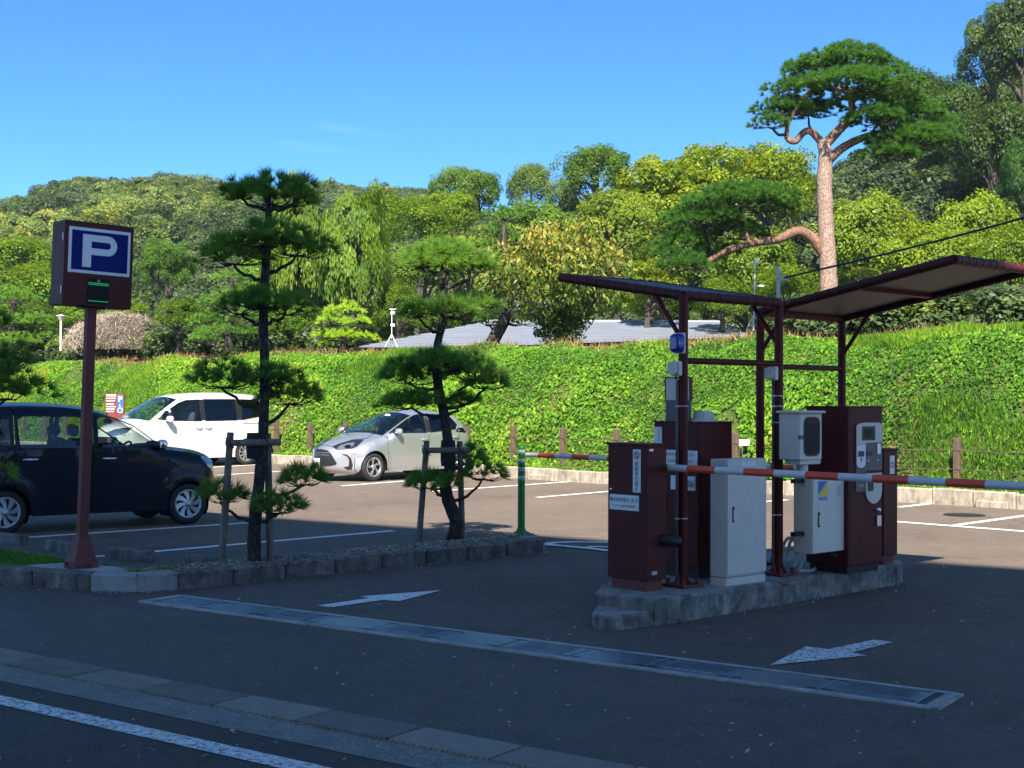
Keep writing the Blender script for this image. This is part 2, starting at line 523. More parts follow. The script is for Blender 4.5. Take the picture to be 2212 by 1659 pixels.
# ---- painted bay lines and arrows
def painted(name, segs, w=.12, z=.005, mat=M_LINE):
    mb = MB()
    for a, b in segs: strip(mb, G(*a), G(*b), w, z)
    return tag(mb.build(name, mat), kind='structure')
bays = [((50, 1162), (535, 1130)), ((196, 1204), (850, 1147)), ((738, 1050), (905, 1037)), ((932, 1062), (1270, 1038)),
        ((1160, 1075), (1420, 1053)), ((467, 1027), (640, 1016)), ((440, 1011), (556, 1004)), ((1941, 1096), (2030, 1086)),
        ((2064, 1135), (2260, 1108)), ((1500, 1098), (1700, 1080))]
for a, b in bays: painted('bay_line', [(a, b)], .13)
painted('lane_line', [((1880, 1123), (2260, 1152))], .15)
# splitter markings where the lane opens into the car park
def curve_line(name, pts, w, z=.005):
    P = [V2(G(*p)) for p in pts]; mb = MB(); rows = []
    for i, p in enumerate(P):
        d = (P[min(i + 1, len(P) - 1)] - P[max(i - 1, 0)]).normalized(); s = Vector((-d.y, d.x, 0)) * w / 2
        rows.append([p - s + Vector((0, 0, z)), p + s + Vector((0, 0, z))])
    mb.grid(rows, 0, False)
    return tag(mb.build(name, M_LINE), kind='structure')
curve_line('splitter_line', [(1178, 1176), (1200, 1172.5), (1240, 1171), (1320, 1172.5), (1450, 1181), (1560, 1191), (1660, 1200), (1760, 1210)], .13)
curve_line('splitter_line', [(1270, 1182), (1330, 1183), (1480, 1195), (1660, 1216), (1760, 1228)], .13, .009)
curve_line('splitter_line', [(1178, 1178), (1260, 1185), (1320, 1192), (1420, 1206), (1500, 1219)], .14, .013)
for name, pts, mt, off in (('entry_arrow', [(110, 355), (440, 308), (380, 297), (900, 257), (625, 328), (520, 320), (200, 366)], M_LINE, (648, 1188, .3418)),
                       ('exit_arrow', [(885, 670), (1075, 572), (1190, 587), (1430, 537), (1530, 550), (1310, 605), (1395, 620)], M_LINEW, (1296, 1161, .414))):
    P = [G(off[0] + x * off[2], off[1] + y * off[2]) for x, y in pts]
    me, nt_ = None, None
    bm = bmesh.new()
    vs = [bm.verts.new((p.x, p.y, .006)) for p in P]
    f = bm.faces.new(vs); bmesh.ops.triangulate(bm, faces=[f])
    for f in bm.faces:
        if f.normal.z < 0: f.normal_flip()
    me = bpy.data.meshes.new(name); bm.to_mesh(me); bm.free(); me.materials.append(mt)
    tag(link(name, me), kind='structure')

# ---- trench drain across the lanes
dA, dB = V2(G(350, 1295)), V2(G(2040, 1516))
d_dir = (dB - dA).normalized(); d_nrm = Vector((-d_dir.y, d_dir.x, 0))
d_len = (dB - dA).length
d_w = (V2(G(1296, 1399)) - V2(G(1296, 1432))).dot(d_nrm)
d_w = abs(d_w)
m, nt, ns, ls, b = nodes('galvanised_grating')
v = wcoords(nt)
ls.new(ramp(nt, nz(nt, v, 3.0, 5, .7), [(.3, (.20, .215, .24, 1)), (.7, (.34, .36, .39, 1))]), b.inputs['Base Color'])
b.inputs['Metallic'].default_value = .75; b.inputs['Roughness'].default_value = .42
M_GRATE = m
drain = tag(empty('drain_channel', dA), 'long blue-grey steel trench drain crossing both lanes', 'drain')
AXD = (d_dir, d_nrm, Vector((0, 0, 1)))
mb = MB()
for sgn in (-1, 1): mb.box(d_dir * d_len / 2 + d_nrm * sgn * (d_w / 2 - .02) + Vector((0, 0, .003)), (d_len, .05, .018), AXD)
for e_ in (0, 1): mb.box(d_dir * (d_len * e_) + Vector((0, 0, .003)), (.09, d_w - .02, .020), AXD)
mb.build('concrete_frame', M_CONCTOP, drain)
mb = MB(); mb.box((d_dir * d_len / 2) + Vector((0, 0, .001)), (d_len, d_w - .06, .006), AXD); mb.build('trough', M_BLACK, drain)
np_ = 11; pl = (d_len - .2) / np_
pm = []
for kind in (0, 1):
    mb = MB()
    mb.box((0, 0, .006), (pl - .012, d_w - .10, .014), AXD, bev=.004)
    if kind == 0:
        for j in range(5):
            mb.box(d_nrm * (j - 2) * (d_w - .16) / 5 + Vector((0, 0, .0150)), (pl * .74, .016, .014), AXD)
    for sx in (-1, 1):
        for sy in (-1, 1):
            mb.box(d_dir * sx * pl * .42 + d_nrm * sy * (d_w * .5 - .085) + Vector((0, 0, .0125)), (.07, .022, .004), AXD, mi=1)
    pm.append(mb.mesh('grating_panel', [M_GRATE, M_BLACK]))
for k in range(np_):
    link('grating_panel', pm[k % 2], drain, d_dir * (.1 + pl * (k + .5)) + Vector((0, 0, random.uniform(-.001, .002))))

# ---- manhole cover in the far lane
pmh = G(2083, 1113)
mb = MB(); mb.lathe([(.0, .012), (.24, .012), (.30, .010), (.31, .0)], pmh, n=28)
tag(mb.build('manhole_cover', M_BLACK), 'round dark manhole cover in the sunny far lane', 'manhole')

# ---- kerb runs
def kerb_run(parent, p, q, inward, length=.6, w=.16, h=.16, name='kerb_block', mats=(M_KERB,), jitter=.004, gap=.008, first=0):
    p, q = V2(p), V2(q); d = (q - p); L = d.length; d.normalize()
    n = max(1, round(L / length)); l = L / n
    for k in range(n):
        mb = MB()
        hh = h + random.uniform(-jitter, jitter)
        c = p + d * l * (k + .5) + inward * w / 2
        mb.box((0, 0, hh / 2 - .02), (l - gap, w, hh + .04), (d, inward, Vector((0, 0, 1))), bev=.022)
        o = mb.build(name, mats[(k + first) % len(mats)], parent)
        o.location = (c - V2(parent.location)); o.location.z = 0
        o.rotation_euler = (random.uniform(-.01, .01), 0, random.uniform(-.008, .008))

# ---- planter island with the pines
isl = tag(empty('planter_island', V2(G(300, 1255))), 'kerbed planting island with pines and the parking sign', kind='structure')
KA = [V2(G(*p)) for p in ((-170, 1247), (193, 1277), (297, 1279.5), (386, 1274), (1177, 1193))]
KB = [V2(G(u, v, .13)) for u, v in ((-170, 1160), (302, 1232), (745, 1190), (1146, 1154))]
def inw(p, q, c):
    d = (q - p).normalized(); s = Vector((-d.y, d.x, 0))
    return s if s.dot(c - p) > 0 else -s
cen_l, cen_r = V2(G(60, 1222)), V2(G(700, 1212))
kerb_run(isl, KA[0], KA[1], inw(KA[0], KA[1], cen_l))
kerb_run(isl, KA[1], KA[2], inw(KA[1], KA[2], cen_l), .45, mats=(M_KERBNEW, M_KERB))
kerb_run(isl, KA[2], KA[3], inw(KA[2], KA[3], cen_r), .30, mats=(M_KERBNEW, M_KERB))
kerb_run(isl, KA[3], KA[4], inw(KA[3], KA[4], cen_r), .6)
kerb_run(isl, KB[0], KB[1], inw(KB[0], KB[1], cen_l), .6, .12, .13)
kerb_run(isl, KB[1], KB[2], inw(KB[1], KB[2], cen_r), .6, .12, .13)
kerb_run(isl, KB[2], KB[3], inw(KB[2], KB[3], cen_r), .6, .12, .13)
kerb_run(isl, KA[4], KB[3], inw(KA[4], KB[3], cen_r), .42, .14, .15, mats=(M_KERBNEW, M_KERB))
# soil bed
m, nt, ns, ls, b = nodes('bed_soil')
v = wcoords(nt)
c = ramp(nt, nz(nt, v, 22, 6, .8), [(.3, (.035, .028, .02, 1)), (.55, (.11, .09, .065, 1)), (.75, (.22, .19, .14, 1))])
ls.new(c, b.inputs['Base Color']); b.inputs['Roughness'].default_value = .95
bump(nt, b, nz(nt, v, 60, 5, .8), 1.0, .02)
M_SOIL = m
mb = MB()
zb = .122
def up(p, z): return Vector((p.x, p.y, z))
mb.face([up(KA[0], zb), up(KA[1], zb), up(KA[2], zb), up(KB[1], zb), up(KB[0], zb)])
mb.face([up(KA[2], zb), up(KA[3], zb), up(KA[4], zb), up(KB[3], zb), up(KB[2], zb), up(KB[1], zb)])
bed = mb.build('soil_bed', M_SOIL, isl); bed.matrix_parent_inverse = Matrix.Translation(-isl.location)
# sign base slab
slab_pts = [V2(G(u, v, .13)) for u, v in ((44, 1222.5), (195, 1243), (304, 1231), (160, 1215))]
mb = MB(); mb.prism([(p.x, p.y) for p in slab_pts] if (slab_pts[1] - slab_pts[0]).cross(slab_pts[2] - slab_pts[1]).z > 0 else [(p.x, p.y) for p in reversed(slab_pts)], .05, .135, bev=.01)
o = mb.build('sign_base_slab', M_CONCTOP, isl); o.matrix_parent_inverse = Matrix.Translation(-isl.location)

# ---- concrete machine island
P_A = Vector((1.39, 10.9, 0))
def isle(a, b, z=0.0):        # a along the lane, b across, measured from the first shelter post
    return P_A + E * a + N * b + Vector((0, 0, z))
f0 = V2(G(1418, 1348)); b_front = (f0 - P_A).dot(N)
a_l = (f0 - P_A).dot(E); a_r = (V2(G(1976, 1259)) - P_A).dot(E)
tip = V2(G(1277, 1351)); a_tip = (tip - P_A).dot(E); b_tip = (tip - P_A).dot(N)
b_back = .98
M_SLABTOP = stained('island_top_concrete', (.30, .27, .235, 1), (.13, .115, .10, 1), (.42, .38, .33, 1), streak=False)
mi_root = tag(empty('machine_island', P_A), 'stained raised concrete island under the ticket machines', kind='structure')
AXI = (E, N, Vector((0, 0, 1)))
def abp(p): return ((V2(p) - P_A).dot(E), (V2(p) - P_A).dot(N))
u1, u2, u3, u4 = [abp(G(u, v, .2)) for u, v in ((1415, 1296), (1284, 1281), (1297, 1261), (1318, 1257))]
mb = MB()
mb.prism([u1, (a_r - .25, b_front + .02), (a_r, b_front + .12), (a_r + .02, b_front + .72), (a_r - .25, b_back + .16), (a_r - .6, b_back + .18),
          (u4[0] + .75, b_back + .05), (u4[0] + .05, u4[1] + .05), u3, u2], -.02, .20, (0, 0, 0), AXI, bev=.02, mi_top=1)
mb.build('upper_step', [M_CONC, M_SLABTOP], mi_root)
low_ = [abp(G(u, v, .105)) for u, v in ((1418, 1322), (1315, 1333), (1286, 1328), (1278, 1320), (1290, 1306))]
mb = MB()
mb.prism([(low_[0][0], low_[0][1] + .01), (u1[0] + .05, u1[1] + .12), (u2[0] + .12, u2[1] - .02)] + low_[:0:-1], -.02, .105, (0, 0, 0), AXI, bev=.016, mi_top=1)
mb.build('lower_step', [M_CONC, M_SLABTOP], mi_root)

# ---- wheel stops
def wheel_stop(u0, v0, u1, v1, label):
    p, q = V2(G(u0, v0)), V2(G(u1, v1)); d = (q - p); L = d.length; d.normalize()
    nn = Vector((-d.y, d.x, 0))
    mb = MB()
    prof = [(-.07, 0), (.07, 0), (.055, .10), (.04, .115), (-.04, .115), (-.055, .10)]
    mb.prism(prof, 0, L, (0, 0, 0), (nn, Vector((0, 0, 1)), d))
    o = mb.build('wheel_stop', M_KERB, None, p)
    tag(o, label, 'wheel stop', 'concrete wheel stops at the bay ends')
wheel_stop(-45, 1165, 52, 1178, 'concrete wheel stop behind the dark car\'s rear wheel')
wheel_stop(108, 1187, 182, 1199, 'low concrete wheel stop partly hidden by the sign post')
wheel_stop(237, 1204, 326, 1214, 'concrete wheel stop just past the foot of the sign post')
wheel_stop(408, 1220, 474, 1229, 'concrete wheel stop tucked behind the island kerb near the tall pine')

# ---- bank, its kerb, and the land behind it
K0 = Vector((6.55, 22.5, 0)); F = Vector((-.71, .704, 0)).normalized(); Q = Vector((F.y, -F.x, 0))
K0 = Vector((6.55, 22.5, 0))
if Q.y < 0: Q = -Q
K0 = K0 + Q * .3
if False: pass                                  # Q points up the bank
def K(t, q=0.0, z=0.0): return K0 + F * t + Q * q + Vector((0, 0, z))
def bank_z(q, t):
    """height of the bank face at distance q behind the kerb"""
    h = 3.06
    s = max(0.0, min(1.0, (q - .35) / 3.3))
    return .22 + (h - .22) * (s * (1.6 - .6 * s)) if q < 3.65 else h
def bank_p(t, q):
    z = bank_z(q, t)
    nn = noise.noise(Vector((t * .45, q * .5, 3.1))) * .24 + noise.noise(Vector((t * 1.4, q * 1.4, 7.7))) * .10
    k = min(1.0, max(0.0, (q - .2) / .8))
    return K(t, q, z + nn * k)
m, nt, ns, ls, b = nodes('bank_soil_and_grass')
v = wcoords(nt)
f = nz(nt, v, .55, 6, .7, .5)
c = ramp(nt, f, [(.30, (.05, .085, .012, 1)), (.50, (.075, .12, .014, 1)), (.60, (.16, .15, .035, 1)), (.72, (.30, .20, .10, 1))])
c = mix(nt, 1.0, c, ramp(nt, nz(nt, v, 25, 5, .8), [(.3, grey(.5)), (.7, grey(1.3))]), 'MULTIPLY')
ls.new(c, b.inputs['Base Color']); b.inputs['Roughness'].default_value = .95
bump(nt, b, nz(nt, v, 18, 5, .8), 1.0, .06)
M_BANK = m
rows = []
for i in range(131):
    t = -10 + i * .42
    rows.append([bank_p(t, q) for q in (0.02, .3, .6, .9, 1.2, 1.6, 2.0, 2.4, 2.8, 3.2, 3.65, 4.1, 5.0)])
mb = MB(); mb.grid(rows, 0, True)
tag(mb.build('bank', M_BANK), kind='structure')
bk = tag(empty('bank_kerb', K(0)), 'low sandy stone kerb along the foot of the green bank', kind='structure')
for k in range(62):
    t = -9 + k * .72
    mb = MB(); hh = .25 + random.uniform(-.015, .02)
    mb.box((0, 0, hh / 2 - .02), (.71, .2, hh + .04), (F, Q, Vector((0, 0, 1))), bev=.02)
    o = mb.build('kerb_stone', M_STONE, bk); o.location = F * (t + .36) + Q * (.1 + random.uniform(-.012, .012))
    o.rotation_euler = (0, 0, random.uniform(-.01, .01))
    if (k * 5) % 7 < 3:
        mb = MB(); mb.box((0, 0, .05), (.55, .10, .13), (F, Q, Vector((0, 0, 1))), bev=.02)
        o = mb.build('kerb_stone', M_STONE, bk); o.location = F * (t + .36) - Q * .05

RIDGE = [(-900, 470, 215), (0, 428, 212), (60, 408, 212), (150, 372, 210), (250, 380, 210), (350, 366, 212), (440, 374, 215), (520, 388, 220), (620, 396, 225), (700, 380, 235),
         (800, 396, 235), (880, 392, 230), (930, 402, 200), (1000, 380, 150), (1100, 365, 135), (1200, 350, 130), (1300, 312, 125), (1500, 305, 122), (1700, 300, 120),
         (1850, 240, 118), (1960, 175, 116), (2080, 130, 114), (2150, 60, 112), (2212, 10, 110), (2600, -120, 110), (3200, -200, 110)]
def ridge(a):
    u = 1106 + a * FPX
    for (u0, v0, y0), (u1, v1, y1) in zip(RIDGE, RIDGE[1:]):
        if u0 <= u <= u1:
            k = (u - u0) / (u1 - u0)
            return v0 + (v1 - v0) * k, y0 + (y1 - y0) * k
    return (RIDGE[0][1], RIDGE[0][2]) if u < RIDGE[0][0] else (RIDGE[-1][1], RIDGE[-1][2])
def terr(x, y):
    a = x / y
    vt, y1 = ridge(a)
    H = 1.7 + (866 - vt) / FPX * y1 - (5.0 if y1 > 180 else 8.5)
    ys = 75 if y1 > 180 else 52
    s = max(0.0, min(1.0, (y - ys) / (y1 - ys)))
    s = s * s * (3 - 2 * s) * .35 + s * .65
    return 3.15 + (H - 3.15) * s
def back_y(a, q=4.2):
    p = K(0, q)                      # p + F t = a * y
    t = (p.x - a * p.y) / (a * F.y - F.x)
    return p.y + F.y * t
rows = []
for i in range(61):
    a = -.62 + i * 1.24 / 60
    yb = back_y(a); row = []
    for j in range(40):
        y = yb + (330 - yb) * (j / 39) ** 1.7
        row.append((a * y, y, terr(a * y, y) + (noise.noise(Vector((a * y * .06, y * .06, 0))) * 1.0 if y > 70 else 0)))
    rows.append(row)
m, nt, ns, ls, b = nodes('woodland_floor')
v = wcoords(nt)
c = ramp(nt, nz(nt, v, .3, 6, .75), [(.3, (.02, .035, .008, 1)), (.6, (.045, .075, .015, 1)), (.8, (.10, .10, .04, 1))])
ls.new(c, b.inputs['Base Color']); b.inputs['Roughness'].default_value = 1.0
M_FLOOR = m
mb = MB(); mb.grid(rows, 0, True)
tag(mb.build('hill', M_FLOOR), kind='structure')

# ---- unseen block behind the photographer, inferred from its shadow; size and wall shaped for light
BH_ = 26.0
bd = Vector((.842, -.539, 0)).normalized(); bn = Vector((bd.y, -bd.x, 0))
if bn.y > 0: bn = -bn                         # away from the car park
bc0 = Vector((1.1 - math.tan(R(SUN_AZ)) * BH_, 16.5 - BH_, 0))
blk = tag(empty('unseen_block', bc0), 'unseen block across the street, shaped to shade the entrance and bounce light', 'building')
M_WALL = plain('rendered_wall', (.66, .55, .42, 1), .9, var=.08, scale=1.5)  # kept pale and warm to bounce light into the shade
mb = MB(); mb.box(bn * 7 + Vector((0, 0, BH_ / 2)), (26, 14, BH_), (bd, bn, Vector((0, 0, 1)))); mb.build('wall', M_WALL, blk)
mb = MB()
for k in range(8):
    mb = MB(); mb.box(-bn * .5 + Vector((0, 0, 3.1 * k + 1.0)), (24, 1.0, 1.1), (bd, bn, Vector((0, 0, 1)))); mb.build('balcony_front', M_WALL, blk)
wm = MB(); wm.box((0, 0, 0), (2.4, .08, 1.5), (bd, bn, Vector((0, 0, 1)))); wme = wm.mesh('window', M_DARKGL)
for k in range(8):
    for j in range(-2, 3): link('window', wme, blk, bd * j * 5.5 - bn * .03 + Vector((0, 0, 3.1 * k + 2.35)))

# ================================================================== SIGNS, SHELTER, MACHINES
UP = Vector((0, 0, 1))
AXE = (E, N, UP)
def ab(p):
    p = V2(p) - P_A
    return p.dot(E), p.dot(N)

class Cab:
    """a cabinet standing square to the lanes; its origin is the corner nearest the street and the exit lane"""
    def __init__(s, name, corner, le, ln, z0, z1, mat, label, cat, base=None, basemat=None, bev=.006, door_seam=True):
        s.le, s.ln, s.z0, s.z1 = le, ln, z0, z1
        s.root = tag(empty(name, V2(corner) + UP * (z0 if base is None else base)), label, cat)
        s.off = z0 if base is None else base
        mb = MB(); mb.box(E * le / 2 + N * ln / 2 + UP * ((z0 + z1) / 2 - s.off), (le, ln, z1 - z0), AXE, bev=bev)
        mb.build('housing', mat, s.root)
        if base is not None:
            mb = MB(); mb.box(E * le / 2 + N * ln / 2 + UP * ((z0 - base) / 2), (le - .05, ln - .05, z0 - base + .004), AXE)
            mb.build('plinth', basemat or mat, s.root)
    def pt(s, face, x, z, out=0.0):
        """x runs left to right on the face as seen from in front"""
        if face == 'E': return N * (s.ln - x) - E * out + UP * (z - s.off)
        return E * x - N * out + UP * (z - s.off)
    def axes(s, face):
        return (-N, UP, -E) if face == 'E' else (E, UP, -N)
    def plate(s, name, face, x, z, w, h, mat, th=.004, parent=None, bev=.0):
        X, Y, Z = s.axes(face)
        mb = MB(); mb.box(s.pt(face, x, z, th / 2), (w, h, th), (X, Y, Z), bev=bev)
        return mb.build(name, mat, parent or s.root)
    def poly(s, name, face, pts, mat, o0, o1, parent=None):
        X, Y, Z = s.axes(face)
        mb = MB(); mb.prism(pts, o0, o1, s.pt(face, 0, 0), (X, Y, Z))
        return mb.build(name, mat, parent or s.root)
    def text(s, face, x, z, body, size, mat, out=.006, parent=None, **k):
        X, Y, Z = s.axes(face)
        return put_text('lettering', parent or s.root, body, size, mat, s.pt(face, x, z, out), X, Y, **k)
    def seam(s, face, pts, w=.004, mat=None):
        X, Y, Z = s.axes(face)
        mb = MB()
        for (x0, z0), (x1, z1) in zip(pts, pts[1:]):
            mb.box((s.pt(face, x0, z0, .0005) + s.pt(face, x1, z1, .0005)) / 2, (max(abs(x1 - x0), w), max(abs(z1 - z0), w), .003), (X, Y, Z))
        return mb.build('door_gap', mat or M_BROWND, s.root)
def rnd(w, h, r, n=5, cx=0, cz=0):
    out = []
    for (sx, sy, a0) in ((1, -1, -90), (1, 1, 0), (-1, 1, 90), (-1, -1, 180)):
        for k in range(n + 1):
            a = R(a0 + 90 * k / n)
            out.append((cx + sx * (w / 2 - r) + r * math.cos(a), cz + sy * (h / 2 - r) + r * math.sin(a)))
    return out

# ---- exit barrier machine
c1 = G(1396, 1279, .2) - E * .02 - N * .02
C1 = Cab('exit_barrier', c1, .235, .425, .285, 1.35, M_BROWN, 'brown barrier cabinet whose striped arm crosses the exit lane', 'barrier', .2, M_BROWNR)
mb = MB(); mb.box(E * .1175 + N * .2125 + UP * 1.156, (.255, .445, .018), AXE, bev=.004); mb.build('lid', M_BROWN, C1.root)
zc = 1.148
p = C1.plate('warning_plate', 'E', .425 * .756, zc, .082, .34, M_WHITEP)
X, Y, Z = C1.axes('E')
mb = MB(); mb.lathe([(.024, .0005), (.031, .0005), (.031, .002), (.024, .002), (.024, .0005)], C1.pt('E', .425 * .756, zc + .125, .004), (X, Y, Z), 24, smooth=False)
a = R(-45); mb.box(C1.pt('E', .425 * .756, zc + .125, .0062), (.052, .006, .0015), (X * math.cos(a) + Y * math.sin(a), -X * math.sin(a) + Y * math.cos(a), Z))
mb.build('ban_ring', M_REDINK, p)
mb = MB()
o_ = lambda x, z: C1.pt('E', .425 * .756 + x, zc + .125 + z, .0052)
mb.lathe([(0, 0), (.005, 0), (.005, .001), (0, .001)], o_(0, .014), (X, Y, Z), 10, smooth=False)
mb.box(o_(0, .002), (.008, .017, .001), (X, Y, Z)); mb.box(o_(-.003, -.012), (.004, .014, .001), (X, Y, Z)); mb.box(o_(.003, -.012), (.004, .014, .001), (X, Y, Z))
mb.build('walker_mark', M_INK, p)
C1.text('E', .425 * .756, zc - .045, '車路歩行禁止', .040, M_INK, parent=p, vertical=True, spacing=.98)
p = C1.plate('payment_notice', 'E', .425 * .436, .892, .318, .122, M_WHITEP)
C1.text('E', .425 * .436, .91, '新500円使えます', .041, M_INK, parent=p)
C1.text('E', .425 * .436, .862, 'インボイス対応領収書発行', .022, M_INK, parent=p)
mb = MB(); mb.box(C1.pt('E', .425 * .436, .892, .001), (.326, .130, .002), (X, Y, Z)); mb.build('notice_frame', M_BLACK, C1.root)
mb = MB(); mb.lathe([(0, .012), (.011, .010), (.013, 0)], C1.pt('E', .04, .99, 0), (X, Y, Z), 12); mb.build('lock', M_CHROME, C1.root)
C1.plate('type_label', 'N', .05, 1.315, .045, .018, M_ALU)
C1.plate('rating_plate', 'N', .09, .345, .06, .028, M_ALU)
C1.seam('N', [(.004, .30), (.004, 1.33)])
# vent elbow on the lane side
mb = MB(); mb.tube([C1.pt('N', .17, .60, 0), C1.pt('N', .19, .60, .06), C1.pt('N', .235, .595, .085), C1.pt('N', .27, .59, .09)], [.045, .048, .048, .047], 14, caps=False)
mb.build('vent_elbow', M_BLACK, C1.root)
# arm
def arm(root, start, direc, length, z, r, first_white=True, step=.28):
    mb = MB(); mb.tube([start + UP * z, start + direc * length + UP * z], r, 14)
    o = mb.build('arm', M_BARW, root)
    k = 0; x = step * (.72 if first_white else 0); cols = []
    while x < length - .02:
        x1 = min(x + step, length)
        mb = MB(); mb.tube([start + direc * x + UP * z, start + direc * x1 + UP * z], r + .0012, 14)
        mb.build('red_band', M_REDP, o)
        x += 2 * step
    return o
st = E * .265 - N * .0 + Vector((0, 0, 0))
arm(C1.root, st, -N, 3.35, 1.17 - C1.off, .0275)
mb = MB(); mb.box(E * .25 + N * .10 + UP * (1.17 - C1.off), (.03, .13, .10), AXE, bev=.006); mb.tube([E * .235 + N * .1 + UP * (1.17 - C1.off), E * .29 + N * .1 + UP * (1.17 - C1.off)], .04, 14)
mb.tube([E * .265 + N * .16 + UP * (1.17 - C1.off), E * .265 - N * .0 + UP * (1.17 - C1.off)], .0272, 14)
mb.build('arm_holder', M_GREYD, C1.root)

# ---- ticket machine behind the first post
c2 = AT(1510, 1000, 11.32)
C2 = Cab('ticket_machine', c2, .44, .51, .29, 1.52, M_BROWN, 'large brown ticket machine behind the first shelter post', 'ticket machine', .2, M_BROWND)
C2.seam('E', [(.11, .46), (.11, 1.48), (.495, 1.48), (.495, .46), (.11, .46)], .005)
p = C2.plate('motorcycle_notice', 'E', .05, 1.227, .088, .50, M_WHITEP)
C2.text('E', .060, 1.325, 'バイク入庫不可', .036, M_INK, parent=p, vertical=True, spacing=1.02)
p = C2.plate('ticket_notice', 'E', .33, 1.218, .33, .13, M_WHITEP, th=.03)
C2.text('E', .33, 1.246, '駐車券をお取りください', .029, M_INK, out=.0312, parent=p)
C2.text('E', .33, 1.190, 'PLEASE TAKE TICKET', .031, M_INK, out=.0312, parent=p)
C2.plate('ticket_slot_panel', 'E', .34, 1.005, .27, .12, M_WHITEP, th=.012)
C2.plate('ticket_slot', 'E', .34, 1.005, .16, .012, M_BLACK, th=.014)
mb = MB(); Xe, Ye, Ze = C2.axes('E'); mb.tube([C2.pt('E', .43, 1.005, .012), C2.pt('E', .43, 1.005, .03)], .03, 16); mb.build('ticket_button', M_CHROME, C2.root)
C2.plate('door_handle', 'E', .14, .82, .022, .16, M_ALU, th=.01)
mb = MB(); mb.box(E * .22 + N * .25 + UP * (1.5225 - .2), (.46, .53, .012), AXE, bev=.003); mb.build('lid', M_BROWN, C2.root)
# grey beacon on top
c = C2.root.location + E * .20 + N * .12 + UP * 1.328
bc = tag(empty('beacon', c), 'small grey beacon housing on top of the brown ticket machine', 'beacon')
mb = MB()
def frustum(mb, z0, z1, w0, w1, mi=0):
    lo = [(E * a + N * b) * w0 / 2 + UP * z0 for a, b in ((-1, -1), (1, -1), (1, 1), (-1, 1))]
    hi = [(E * a + N * b) * w1 / 2 + UP * z1 for a, b in ((-1, -1), (1, -1), (1, 1), (-1, 1))]
    mb.grid([lo, hi], mi, False, close_u=True); mb.face(hi, mi)
frustum(mb, 0, .025, .19, .14); mb.build('foot', M_GREY, bc)
mb = MB(); frustum(mb, .025, .09, .135, .11); mb.build('hood', M_GREY, bc)
# white board standing on the machine
c = C2.root.location + E * .08 + N * .30 + UP * 1.33
wb = tag(empty('notice_board', c), 'plain pale board with brown edge standing on the ticket machine', 'board')
mb = MB(); mb.box(UP * .275, (.03, .27, .19), (E, N, UP), bev=.003); mb.build('upper_panel', M_BEIGE, wb)
mb = MB(); mb.box(UP * .09, (.03, .27, .18), (E, N, UP), bev=.003); mb.build('lower_panel', M_GREYD, wb)
mb = MB(); mb.box(UP * .376, (.036, .285, .010), (E, N, UP)); mb.box(UP * .275 + N * .139, (.036, .008, .20), (E, N, UP)); mb.box(UP * .275 - N * .139, (.036, .008, .20), (E, N, UP))
mb.build('edging', M_BROWNR, wb)

# ---- tall grey power cabinet
c3 = G(1568.6, 1267, .2)
C3 = Cab('power_cabinet', c3, .515, .17, .27, 1.228, M_GREY, 'tall plain grey steel cabinet at the island edge', 'cabinet', .2, M_GREY)
mb = MB(); mb.box(E * .2575 + N * .085 + UP * .03, (.512, .167, .064), AXE); mb.build('skirt', M_GREY, C3.root)
mb = MB(); mb.box(E * .2575 - N * .006 + UP * (.752 - .2), (.508, .012, .93), AXE, bev=.003); d3 = mb.build('door', M_GREY, C3.root)
C3.plate('handle', 'N', .075, .78, .026, .13, M_BLACK, .018, d3, .003); C3.plate('handle_lever', 'N', .075, .775, .014, .085, M_ALU, .024, d3)
C3.plate('label_strip', 'N', .27, 1.185, .18, .03, M_WHITEP, .014, d3)
C3.text('N', .27, 1.185, 'E  -  F', .028, M_GREYD, .0146, d3)

# ---- meter box and control box on the second post
c4 = AT(1753.5, 1100, 11.42)
C4 = Cab('control_box', c4, .48, .19, .405, 1.07, M_BEIGE, 'pale control box strapped to the second post with a blue and yellow sticker', 'control box')
mb = MB(); mb.box(E * .24 - N * .006 + UP * .333, (.475, .012, .655), AXE, bev=.003); d4 = mb.build('door', M_BEIGE, C4.root)
st4 = C4.poly('sticker_yellow', 'N', [(.075, .90), (.21, .90), (.21, 1.02)], M_YEL, .0125, .0135, d4)
C4.poly('sticker_blue', 'N', [(.075, .905), (.205, 1.02), (.075, 1.02)], M_SIGNBLUE, .0125, .0135, d4)
C4.text('N', .143, .872, 'ALSOK', .040, M_SIGNBLUE, .0145, d4, thick=.0012)
C4.plate('handle', 'N', .085, .695, .028, .125, M_BLACK, .018, d4); C4.plate('handle_lever', 'N', .085, .69, .014, .085, M_ALU, .024, d4)
mb = MB(); mb.lathe([(0, .02), (.012, .018), (.014, .01)], C4.pt('N', .085, .822, 0), (E, UP, -N), 12); mb.build('lock', M_CHROME, d4)
C4.plate('paper_tag', 'N', .375, .93, .055, .10, M_CONDUIT, .014, d4)
for z in (.17, .62):
    mb = MB(); mb.box(E * -.05 + N * .10 + UP * z, (.16, .05, .035), AXE); mb.build('strap', M_BLACK, C4.root)
c5 = AT(1728, 950, 11.35)
C5 = Cab('meter_box', c5, .315, .22, 1.205, 1.60, M_BEIGE, 'small pale meter box with dark oval window on the second post', 'meter box')
mb = MB(); mb.box(E * .15 + N * .10 + UP * .408, (.36, .27, .022), AXE, bev=.008); mb.build('rain_hood', M_BEIGE, C5.root)
C5.poly('window_frame', 'N', rnd(.225, .335, .06, cx=.165, cz=1.405), M_BLACK, 0, .008)
C5.poly('window_pane', 'N', rnd(.195, .305, .05, cx=.165, cz=1.405), M_DARKGL, .008, .010)
